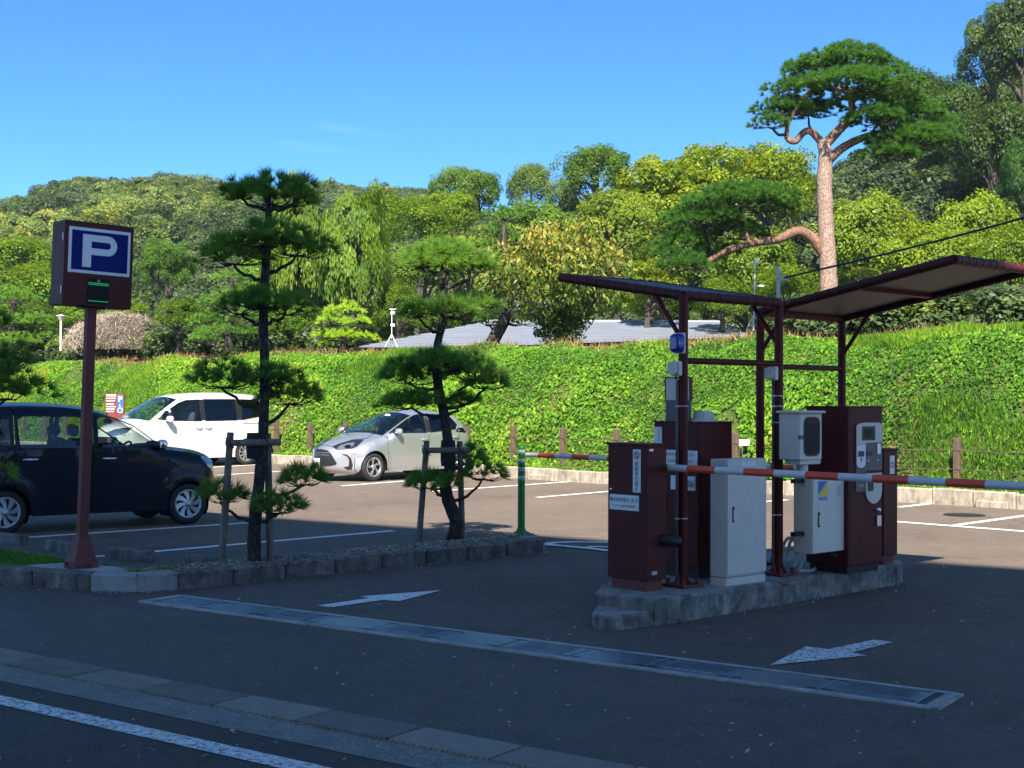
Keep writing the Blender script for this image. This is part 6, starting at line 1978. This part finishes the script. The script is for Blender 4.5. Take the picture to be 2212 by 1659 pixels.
# ---- clipped dome of bare twigs
def dome():
    D = behind(262, 44, 3.5); c = AT(262, 757, D); rx = 127 * D / FPX; rz = 84 * D / FPX
    root = tag(empty('clipped_shrub', c), 'large dome-shaped clipped shrub of bare beige twigs', 'shrub')
    n = 5200
    d = rdir(n); d[:, 2] = np.abs(d[:, 2]); r = 1 - .30 * RNG.random(n) ** 2
    P = d * r[:, None] * np.array([rx, rx * .8, rz])
    t = unit(d * .5 + rdir(n) * .9 + np.array([0, 0, .25])); L = RNG.uniform(.08, .26, n)[:, None]; s = unit(np.cross(t, rdir(n))) * .012
    v = np.stack([P - t * L - s, P - t * L + s, P + t * L * .8], 1).reshape(-1, 3)
    tone = np.clip(.42 + .20 * (P[:, 0] < -.3) + RNG.normal(0, .22, n), 0, 1)
    link('twigs', np_mesh('twigs', v, np.arange(3 * n).reshape(-1, 3), [M_TWIG], tone=np.repeat(tone, 3)), root)
    mb = MB(); rows = [[(rx * .86 * math.cos(R(a)) * math.cos(R(e)), rx * .68 * math.sin(R(a)) * math.cos(R(e)), rz * .88 * math.sin(R(e))) for a in range(0, 360, 15)] for e in range(0, 91, 15)]
    mb.grid(rows, 0, True, close_u=True); mb.build('inner_wood', M_TRUNK, root)
    n = 900; d = rdir(n); d[:, 2] = np.abs(d[:, 2]) * .7; P = d * np.array([rx, rx * .8, rz]) * .98
    k = noise_mask(P); P = P[k]; d = d[k]
    v, f = leaf_quads(P, unit(d + rdir(len(P)) * .5), RNG.uniform(.03, .06, len(P)), .5)
    o = link('sparse_leaves', np_mesh('sparse_leaves', v, f, [M_LEAF], tone=np.repeat(RNG.normal(.45, .15, len(P)).clip(0, 1), 4), per=4), root); set_col(o, (1, 1, 1))
def noise_mask(P): return np.array([noise.noise(Vector(p) * 1.3) > .05 for p in P])
dome()

# ---- broadleaf trees, built once for each kind and then copied
VAR = {}
for nm, kw in {'round': dict(n_cl=70, n_lf=15000, leaf=.032, cl_r=(.2, .36)), 'round_b': dict(n_cl=54, n_lf=14500, leaf=.033, cl_r=(.24, .40)), 'loose': dict(n_cl=60, n_lf=11000, leaf=.033, cl_r=(.14, .26), core=.35),
               'fine': dict(n_cl=95, n_lf=15000, leaf=.028, cl_r=(.14, .25)), 'weeping': dict(n_cl=95, n_lf=16000, leaf=.032, cl_r=(.14, .24), weep=.16, aspect=.55),
               'needle': dict(n_cl=120, n_lf=15000, leaf=.040, cl_r=(.11, .18), aspect=.22)}.items():
    v, f, tn = crown_arrays(**kw)
    VAR[nm] = np_mesh('crown', v, f, [M_NEED if nm == 'needle' else M_LEAF], tone=tn, per=4)
def trunk_mesh():
    mb = MB()
    mb.tube([(0, 0, 0), (.02, 0, .3), (-.01, .01, .6), (0, 0, .85)], [.05, .042, .032, .016], 9)
    for k in range(9):
        a = random.uniform(0, 6.28); z = random.uniform(.32, .7)
        branch_to(mb, (0, 0, z), (math.cos(a) * .33, math.sin(a) * .33, z + random.uniform(.12, .32)), .020, .006, -.04, 5, .015)
    return mb.mesh('trunk', M_TRUNK)
TRUNKS = [trunk_mesh() for _ in range(3)]
def btree(u, vtop, wpx, hpx, D, var, col, label, group=None, name='broadleaf_tree', rot=None):
    D = behind(u, D, 3.0); top = AT(u, vtop, D); x = top.x
    gz = terr(x, D) if D > 30 else 3.2
    root = tag(empty(name, (x, D, gz - .05)), label, 'tree', group)
    rw_, rh = wpx / 2 * D / FPX, hpx / 2 * D / FPX
    cz = top.z - rh - gz
    tr = link('trunk', random.choice(TRUNKS), root); hgt = max(top.z - gz, 1.0)
    tr.scale = (min(hgt * .8, rw_ * 1.9), min(hgt * .8, rw_ * 1.9), hgt * .88); tr.rotation_euler = (0, 0, random.uniform(0, 6.28))
    o = link('crown', VAR[var], root, (0, 0, cz)); o.scale = (rw_ / .95, rw_ / .95, rh / .88)
    o.rotation_euler = (0, 0, random.uniform(0, 6.28) if rot is None else rot)
    set_col(o, col)
    return root
YG, MG, DG, BG = (1.15, 1.3, .8), (1.0, 1.05, .9), (.62, .74, .80), (.85, .98, 1.1)
GT = 'trees beyond the bank'
TREES = [
 # u, vtop, w, h, D, kind, tint, label
 (360, 490, 150, 190, 62, 'needle', (.55, .62, .48), 'dark rounded pine rising behind the parking sign'),
 #(1.08, 1.18, 0.89), 'dark rounded pine rising behind the parking sign'),
 (385, 636, 130, 90, 50, 'fine', (0.79, 0.94, 0.73), 'low dark clipped tree beside the twig dome'),
 (225, 628, 190, 110, 56, 'round', (1.30, 1.36, 0.84), 'yellow-green bush tree behind the sign post and twig dome'),
 (95, 560, 200, 170, 75, 'round_b', YG, 'light green tree behind the sign box edge'),
 (40, 500, 220, 170, 95, 'round', YG, 'light yellow-green tree high behind the sign, on the lower hill'),
 (635, 362, 170, 390, 54, 'weeping', (1.00, 1.09, 0.67), 'tall weeping green tree right behind the tall island pine'),
 (765, 372, 190, 390, 50, 'weeping', (0.98, 1.14, 0.67), 'broad weeping green tree between the two island pines'),
 (700, 470, 170, 280, 58, 'weeping', (0.84, 0.99, 0.67), 'weeping green tree filling the gap between two taller ones'),
 (570, 470, 150, 260, 60, 'loose', (1.10, 1.36, 0.84), 'leafy green tree behind the middle tiers of the tall pine'),
 (640, 640, 130, 120, 47, 'round', (0.91, 1.12, 0.73), 'dark bushy tree low beside the tall island pine'),
 (860, 600, 130, 150, 50, 'fine', (0.96, 1.12, 0.84), 'green bush tree behind the white instrument tripod'),
 (830, 400, 110, 160, 80, 'round', (1.10, 1.30, 0.84), 'mid green tree crown near the gap in the ridge'),
 (905, 418, 150, 140, 72, 'round_b', (1.19, 1.31, 0.79), 'bright green crown left of the dark rounded ones'),
 (975, 404, 150, 130, 78, 'round', (1.40, 1.47, 0.63), 'vivid green crown below the dark domed crowns'),
 (920, 505, 170, 160, 58, 'round', (1.08, 1.24, 0.79), 'green tree behind the sunlit pine top'),
 (1015, 495, 140, 150, 60, 'loose', (1.02, 1.18, 0.84), 'loose green tree between sunlit pine and yellow tree'),
 (985, 352, 125, 130, 112, 'round_b', (0.88, 1.06, 0.89), 'dark domed crown on the skyline, leftmost of two'),
 (1035, 358, 110, 120, 114, 'round', (0.91, 1.09, 0.89), 'dark domed crown merging with its neighbour on the skyline'),
 (1148, 345, 108, 130, 108, 'round_b', (0.91, 0.99, 0.71), 'round olive-dark crown standing alone on the skyline'),
 (1220, 372, 90, 130, 104, 'loose', BG, 'bluish green loose crown beside the round olive one'),
 (1290, 300, 160, 170, 100, 'round', (0.88, 1.09, 0.84), 'tall bluish green crown on the skyline before the yellow-green trees'),
 (1150, 420, 200, 200, 70, 'round', (0.96, 1.12, 0.84), 'deep green tree behind the yellow-leaved one'),
 (1420, 310, 250, 260, 68, 'loose', (1.54, 1.41, 0.68), 'large airy yellow-green tree on the skyline'),
 (1330, 395, 190, 220, 64, 'round', (1.42, 1.31, 0.73), 'yellow-green tree below the airy skyline tree'),
 (1530, 282, 230, 270, 72, 'loose', (1.60, 1.47, 0.63), 'tall yellow-green tree whose tips stand highest left of the red pine'),
 (1660, 292, 230, 260, 74, 'round', (1.54, 1.41, 0.63), 'yellow-green tree just left of the red pine trunk'),
 (1480, 470, 240, 220, 56, 'fine', (0.85, 1.00, 0.73), 'shaded green tree behind the low limb of the red pine'),
 (1640, 480, 220, 240, 54, 'round', (1.13, 1.18, 0.73), 'green tree under the low limb of the red pine'),
 (1400, 540, 170, 170, 48, 'loose', (1.37, 1.25, 0.63), 'yellowish small tree behind the shelter tip'),
 (1560, 590, 150, 120, 47, 'fine', (1.02, 1.12, 0.73), 'green bush behind the tin roof'),
 (1700, 560, 160, 160, 46, 'round', (1.13, 1.24, 0.73), 'green bush beside the red pine trunk'),
 (1880, 400, 220, 260, 56, 'round', (1.48, 1.36, 0.63), 'yellow-green tree right of the red pine trunk'),
 (2000, 470, 230, 240, 50, 'round_b', (1.54, 1.41, 0.58), 'yellow-green tree behind the exit shelter roof'),
 (2110, 400, 200, 260, 54, 'round', (1.60, 1.47, 0.53), 'brightest yellow-green tree behind the black cable'),
 (2190, 470, 160, 240, 48, 'round', (1.25, 1.30, 0.73), 'green tree above the dark gable'),
 (1860, 560, 200, 170, 44, 'loose', (1.37, 1.25, 0.63), 'low yellow-green tree behind the exit shelter post'),
 (2030, 590, 220, 130, 43, 'loose', (1.25, 1.24, 0.63), 'low bushy tree beside the dark gable'),
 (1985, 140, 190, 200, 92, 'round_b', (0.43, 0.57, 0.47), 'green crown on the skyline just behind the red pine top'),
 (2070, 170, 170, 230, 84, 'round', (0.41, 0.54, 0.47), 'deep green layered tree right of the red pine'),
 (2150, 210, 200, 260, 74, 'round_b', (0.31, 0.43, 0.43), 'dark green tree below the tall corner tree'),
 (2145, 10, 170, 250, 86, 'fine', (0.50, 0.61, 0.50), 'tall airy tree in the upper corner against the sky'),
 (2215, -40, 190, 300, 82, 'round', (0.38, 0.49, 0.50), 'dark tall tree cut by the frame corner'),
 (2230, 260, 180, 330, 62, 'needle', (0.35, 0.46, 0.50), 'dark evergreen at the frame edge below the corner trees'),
]
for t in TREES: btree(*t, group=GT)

SHL = ['low green shrub between the twig dome and the layered garden pine', 'dark shrub behind the trunk of the tall island pine', 'shrub beneath the weeping trees', 'dark shrub behind the instrument tripod', 'low shrub behind the left end of the tin roof',
       'dark shrub behind the leaning garden pine', 'yellowish shrub between the yellow tree and the shelter tip', 'dark shrub over the tin roof near the shelter tip', 'pale green shrub behind the middle of the tin roof', 'dark shrub beside the thin white mast',
       'shrub just left of the red pine foot', 'dark shrub at the foot of the red pine', 'yellow-green shrub just right of the red pine foot', 'yellow-green shrub above the exit shelter roof end', 'low yellow-green shrub beside the dark gable', 'shrub behind the garden lamp post', 'shrub behind the parking sign box']
SH = 'undergrowth shrubs beneath the garden trees'
for k, (u, vt, w, h, D, col) in enumerate([(440, 652, 120, 110, 56, (.7, .85, .7)), (580, 660, 140, 100, 52, (.6, .75, .6)), (690, 650, 130, 110, 54, (.75, .9, .7)), (820, 668, 120, 90, 52, (.65, .8, .6)), (930, 650, 150, 80, 58, (.9, .95, .7)),
        (1020, 630, 120, 90, 60, (.6, .75, .6)), (1330, 610, 150, 100, 58, (.9, .9, .55)), (1430, 600, 140, 110, 56, (.6, .72, .5)), (1520, 620, 140, 90, 57, (.75, .85, .55)), (1610, 600, 130, 110, 56, (.55, .7, .5)),
        (1690, 630, 110, 100, 52, (.8, .9, .6)), (1760, 600, 140, 120, 54, (.7, .8, .5)), (1840, 630, 130, 90, 46, (1.0, .95, .5)), (1930, 640, 140, 80, 45, (.9, .9, .5)), (2010, 655, 120, 60, 43, (1.0, 1.0, .5)), (170, 640, 120, 100, 58, (.8, .9, .6)), (60, 640, 150, 120, 60, (.7, .85, .6))]):
    btree(u, vt, w, h, D, ('fine', 'round', 'loose')[k % 3], col, SHL[k], SH, 'shrub')

# ---- the wooded hillside far behind, one mass
def gn_scatter(name, pts, rot, scl, tone, srcs):
    """points that carry a crown each: one object, nobody could count it"""
    me = bpy.data.meshes.new(name); n = len(pts)
    me.vertices.add(n); me.vertices.foreach_set('co', np.ascontiguousarray(pts, np.float32).ravel())
    for nm, typ, val in (('rot', 'FLOAT_VECTOR', rot), ('scl', 'FLOAT_VECTOR', scl), ('tone0', 'FLOAT', tone), ('pick', 'INT', RNG.integers(0, len(srcs), n))):
        at = me.attributes.new(nm, typ, 'POINT')
        at.data.foreach_set('vector' if typ == 'FLOAT_VECTOR' else 'value', np.ascontiguousarray(val, np.int32 if typ == 'INT' else np.float32).ravel())
    ob = link(name, me)
    ng = bpy.data.node_groups.new(name, 'GeometryNodeTree')
    ng.interface.new_socket('Geometry', in_out='INPUT', socket_type='NodeSocketGeometry')
    ng.interface.new_socket('Geometry', in_out='OUTPUT', socket_type='NodeSocketGeometry')
    gi, go = ng.nodes.new('NodeGroupInput'), ng.nodes.new('NodeGroupOutput')
    jn = ng.nodes.new('GeometryNodeJoinGeometry')
    def attr(nm, typ):
        a = ng.nodes.new('GeometryNodeInputNamedAttribute'); a.data_type = typ; a.inputs['Name'].default_value = nm
        return next(o for o in a.outputs if o.enabled and o.name == 'Attribute')
    for k, src in enumerate(srcs):
        oi = ng.nodes.new('GeometryNodeObjectInfo'); oi.inputs['Object'].default_value = src; oi.inputs['As Instance'].default_value = True
        ip = ng.nodes.new('GeometryNodeInstanceOnPoints')
        cmp_ = ng.nodes.new('FunctionNodeCompare'); cmp_.data_type = 'INT'; cmp_.operation = 'EQUAL'
        ii = [x for x in cmp_.inputs if x.enabled and x.type == 'INT']
        ng.links.new(attr('pick', 'INT'), ii[0]); ii[1].default_value = k
        ng.links.new(gi.outputs[0], ip.inputs['Points']); ng.links.new(cmp_.outputs[0], ip.inputs['Selection'])
        ng.links.new(oi.outputs['Geometry'], ip.inputs['Instance'])
        e2r = ng.nodes.new('FunctionNodeEulerToRotation'); ng.links.new(attr('rot', 'FLOAT_VECTOR'), e2r.inputs[0])
        ng.links.new(e2r.outputs[0], ip.inputs['Rotation']); ng.links.new(attr('scl', 'FLOAT_VECTOR'), ip.inputs['Scale'])
        ng.links.new(ip.outputs[0], jn.inputs[0])
    ng.links.new(jn.outputs[0], go.inputs[0])
    md = ob.modifiers.new('scatter', 'NODES'); md.node_group = ng
    return ob

def hillside():
    srcs = []
    for k in range(4):
        v, f, t = crown_arrays(26 + 6 * k, 2600, .050 + .004 * k, cl_r=(.2, .36), aspect=.7)
        srcs.append(bpy.data.objects.new('hill_crown', np_mesh('hill_crown', v, f, [M_FAR], tone=t, per=4)))
    P, Rr, S, TT = [], [], [], []
    for i in range(7600):
        a = random.uniform(-.62, .62); vt, y1 = ridge(a)
        ymin = 82 if a < -.06 else 78
        y = math.sqrt(random.uniform(ymin ** 2, (y1 * 1.03) ** 2))
        x = a * y
        if noise.noise(Vector((x * .11, y * .11, 4))) < -.45: continue
        if random.random() > (.42 if a < -.06 else .40): continue
        r_ = random.uniform(1.6, 2.9)
        z = terr(x, y) + r_ * .75
        u = 1106 + a * FPX; pv = 866 - (z - 1.7) / y * FPX
        b = (.25 if a < -.06 else (.46 if a < .22 else .12)) + .28 * noise.noise(Vector((x * .05, y * .05, 9))) + random.gauss(0, .10)
        bam = math.exp(-((u - 370) / 120) ** 2 - ((pv - 455) / 45) ** 2) + .7 * math.exp(-((u - 60) / 90) ** 2 - ((pv - 520) / 45) ** 2) + .8 * math.exp(-((u - 220) / 50) ** 2 - ((pv - 465) / 25) ** 2)
        b += .42 * bam
        P.append((x, y, z)); Rr.append((0, 0, random.uniform(0, 6.28))); S.append((r_, r_, r_ * random.uniform(.8, 1.2))); TT.append(b)
    o = gn_scatter('hillside_wood', P, Rr, S, TT, srcs)
    tag(o, 'wooded hillside rising behind the garden', kind='stuff')
hillside()
def undergrowth():
    v, f, t = crown_arrays(20, 1500, .075, cl_r=(.25, .4), aspect=.55)
    src = bpy.data.objects.new('undergrowth_clump', np_mesh('undergrowth_clump', v, f, [M_FAR], tone=t, per=4))
    P, Rr, S, TT = [], [], [], []
    for _ in range(1500):
        a = random.uniform(-.40, .40); yb = back_y(a)
        y = yb + 4.5 + 34 * random.random() ** 1.4; x = a * y; u = 1106 + a * FPX
        if 740 < u < 1740 and y < 60: continue
        r_ = random.uniform(.45, 1.05)
        P.append((x, y, terr(x, y) + r_ * .45)); Rr.append((0, 0, random.uniform(0, 6.28))); S.append((r_ * 1.2, r_ * 1.2, r_ * random.uniform(.8, 1.4)))
        TT.append(.22 + .25 * noise.noise(Vector((x * .15, y * .15, 2))) + random.gauss(0, .1))
    o = gn_scatter('undergrowth', P, Rr, S, TT, [src])
    tag(o, 'dense dark undergrowth between the garden trees', kind='stuff')
undergrowth()

# ================================================================== BUILDINGS AND SMALL THINGS BEHIND THE BANK
M_TIN = plain('grey_blue_tin_roof', (.22, .245, .29, 1), .45, .25, var=.10, scale=1.2)
M_TIMBER = plain('dark_timber', (.022, .016, .014, 1), .8, var=.25, scale=8)
M_PLASTER = plain('cream_plaster', (.55, .47, .36, 1), .9, var=.08)
house = tag(empty('low_house', AT(1200, 760, 47)), 'long low house with pale ribbed metal roof behind the bank', 'house')
HO = house.location.copy()
el, er = AT(770, 752, 43.5), AT(1680, 722, 43.5); er.z = el.z
rl, rr_ = AT(1052, 696, 49.5), AT(1560, 683, 49.5); rr_.z = rl.z
nc = 11
for k in range(nc):
    t0_, t1_ = k / nc, (k + 1.25) / nc if k < nc - 1 else 1.0
    z_ = Vector((0, 0, .03))
    a0, b0_, a1, b1 = el.lerp(rl, t0_), er.lerp(rr_, t0_), el.lerp(rl, t1_), er.lerp(rr_, t1_)
    mb = MB(); lo = [p - HO for p in (a0 + z_, b0_ + z_, b1, a1)]; hi = [p + Vector((0, 0, .02)) for p in lo]
    mb.grid([lo, hi], 0, False, close_u=True); mb.face(hi); mb.face(lo[::-1]); mb.build('roof_sheet', M_TIN, house)
bl_, br_ = el + Vector((0, 12, 0)), er + Vector((0, 12, 0))
for nm, q in (('rear_roof', (rl, rr_, br_, bl_)), ('hip_roof', (er, br_, rr_)), ('hip_roof', (el, rl, bl_))):
    mb = MB(); mb.face([p - HO for p in q]); mb.build(nm, M_TIN, house)
mb = MB(); c_ = (el + br_) / 2 - HO; mb.box(Vector((c_.x, c_.y, (3.1 + el.z) / 2 - HO.z - .1)), ((er - el).length - 1.2, 10.8, max(.3, el.z - 3.1)), None); mb.build('wall', M_PLASTER, house)
mb = MB(); mb.tube([rl - HO + Vector((0, 0, .04)), rr_ - HO + Vector((0, 0, .04))], .07, 6); mb.build('ridge_cap', M_TIN, house)
hut = tag(empty('garden_hut', AT(1150, 705, 53)), 'small brown-walled hut with a pale roof behind the leaning pine', 'hut')
mb = MB(); mb.box((0, 0, .35), (.9, 1.2, 1.0)); mb.build('wall', M_TIMBER, hut)
mb = MB(); mb.face([(-.75, -.8, .72), (.75, -.8, .72), (.75, .2, 1.06), (-.75, .2, 1.06)]); mb.face([(-.75, .2, 1.06), (.75, .2, 1.06), (.75, 1.0, .75), (-.75, 1.0, .75)]); mb.build('roof', M_TIN, hut)
# gabled timber building at the edge
gb = tag(empty('timber_building', AT(2230, 697, 34)), 'dark-roofed timber building with cream wall at the frame edge', 'building')
GO = gb.location.copy()
pk = AT(2420, 520, 34) - GO; lf_ = AT(2086, 693, 34) - GO; rt_ = AT(2760, 690, 34) - GO
for a, b in ((lf_, pk), (rt_, pk)):
    d = (b - a); nrm = Vector((-d.z, 0, d.x)).normalized(); nrm = nrm if nrm.z > 0 else -nrm
    mb = MB(); lo = [a, b, b + Vector((2.95, 7, 0)), a + Vector((2.95, 7, 0))]; hi = [p + nrm * .16 for p in lo]
    mb.grid([lo, hi], 0, False, close_u=True); mb.face(hi); mb.face(lo[::-1]); mb.build('roof', M_TIMBER, gb)
    mb = MB(); mb.tube([a + Vector((0, -.05, -.12)), b + Vector((0, -.05, -.12))], .07, 6); mb.build('barge_board', M_TIMBER, gb)
mb = MB(); mb.face([Vector((lf_.x + .8, .5, 0)), Vector((rt_.x - .8, .5, 0)), Vector((rt_.x - .8, .5, .35)), Vector((pk.x, .5, pk.z - .25)), Vector((lf_.x + .8, .5, .35))]); mb.build('wall', M_PLASTER, gb)
mb = MB(); mb.box(((lf_.x + rt_.x) / 2, .44, .45), (rt_.x - lf_.x - 1.2, .1, .12)); mb.build('tie_beam', M_TIMBER, gb)
for k in range(4):
    mb = MB(); mb.box((lf_.x + 1.05 + k * 1.1, .44, .2), (.12, .1, .5)); mb.build('stud', M_TIMBER, gb)
# lamp post, instrument stands
lp_ = tag(empty('lamp_post', AT(131, 758, behind(131, 43, 1.0))), 'slim garden lamp post with white conical head beside the twig dome', 'lamp post')
mb = MB(); mb.tube([(0, 0, 0), (0, 0, 1.25)], .045, 8); mb.build('pole', M_GREY, lp_)
mb = MB(); mb.lathe([(.05, 1.22), (.18, 1.40), (.20, 1.42), (.0, 1.46)], n=16); mb.build('lamp_head', M_WHITEP, lp_)
tp = tag(empty('instrument_tripod', AT(846, 748, 42)), 'thin white tripod mast with instruments beside the yellow-green pine', 'tripod')
hgt_ = AT(846, 668, 42).z - AT(846, 748, 42).z
mb = MB(); mb.tube([(0, 0, .25), (0, 0, hgt_)], .013, 6); mb.build('mast', M_WHITEP, tp)
for a in (90, 210, 330):
    mb = MB(); mb.tube([(0, 0, .38), (math.cos(R(a)) * .22, math.sin(R(a)) * .22, -.02)], .014, 6); mb.build('leg', M_WHITEP, tp)
for z, s in ((hgt_ - .12, .10), (hgt_ - .5, .09)):
    mb = MB(); mb.box((.03, 0, z), (s * 1.4, .08, s), bev=.01); mb.build('instrument', M_WHITEP, tp)
mb = MB(); mb.tube([(-.08, 0, hgt_), (.13, 0, hgt_)], .012, 6); mb.build('cross_arm', M_WHITEP, tp)
wm_ = tag(empty('instrument_mast', AT(1628, 715, 41)), 'tall thin white mast with plates behind the shelter', 'mast')
hgt_ = AT(1632, 558, 41).z - AT(1628, 715, 41).z
mb = MB(); mb.tube([(0, 0, 0), (.04, 0, hgt_)], .02, 6); mb.build('mast', M_WHITEP, wm_)
mb = MB(); mb.box((.16, 0, hgt_ * .62), (.30, .05, .06), bev=.005); mb.build('plate', M_WHITEP, wm_)
mb = MB(); mb.box((.12, 0, hgt_ - .08), (.12, .08, .17), bev=.01); mb.build('instrument', M_WHITEP, wm_)
for a in (90, 210, 330):
    mb = MB(); mb.tube([(0, 0, .5), (math.cos(R(a)) * .3, math.sin(R(a)) * .3, .0)], .014, 6); mb.build('leg', M_WHITEP, wm_)

# ---- leaf litter and grit along the kerbs and in the gutter
def litter():
    runs = [(KA[1], KA[2], 60), (KA[2], KA[3], 60), (KA[3], KA[4], 420), (KA[0], KA[1], 160)]
    P = []
    for p, q, n in runs:
        d = (q - p).normalized(); s = Vector((d.y, -d.x, 0)); s = s if s.y < 0 else -s
        for _ in range(n):
            w = p.lerp(q, random.random()) + s * abs(random.gauss(0, .10)) + s * .01; P.append((w.x, w.y, .006))
    f0_, f1_ = isle(a_l, b_front), isle(a_r, b_front)
    for _ in range(160):
        w = f0_.lerp(f1_, random.random()) - N * abs(random.gauss(0, .12)); P.append((w.x, w.y, .006))
    for _ in range(420):
        w = rd(random.uniform(-6, 4), n_blk - abs(random.gauss(0, .25)), .012); P.append(tuple(w))
    for _ in range(900):
        w = G(random.uniform(-50, 2260), 1170 + 480 * random.random() ** 1.3); P.append((w.x, w.y, .006))
    P = np.array(P); n = len(P)
    nn = unit(np.array([0, 0, 1.]) + RNG.normal(0, .3, (n, 3)))
    v, f = leaf_quads(P + np.array([0, 0, .004]), nn, RNG.uniform(.004, .016, n) * RNG.choice([.6, 1, 1.4], n), .5)
    me = np_mesh('leaf_litter', v, f, [M_TWIG], tone=np.repeat(np.clip(RNG.normal(.6, .3, n), 0, 1), 4), per=4)
    tag(link('leaf_litter', me), 'scattered dry leaves and grit on the asphalt', kind='stuff')
litter()

# ---- the air
hz_m = bpy.data.materials.new('thin_haze'); hz_m.use_nodes = True
hn = hz_m.node_tree.nodes; hn.clear()
ho = hn.new('ShaderNodeOutputMaterial'); hv_ = hn.new('ShaderNodeVolumePrincipled')
hv_.inputs['Color'].default_value = (.86, .92, 1.0, 1); hv_.inputs['Density'].default_value = .00026; hv_.inputs['Anisotropy'].default_value = .2
hz_m.node_tree.links.new(hv_.outputs[0], ho.inputs['Volume'])
mb = MB(); mb.box((0, 150, 29), (920, 720, 62)); hz = mb.build('haze', hz_m); tag(hz, 'thin pale haze softening the far hillside', kind='stuff')
SC.cycles.volume_bounces = 0
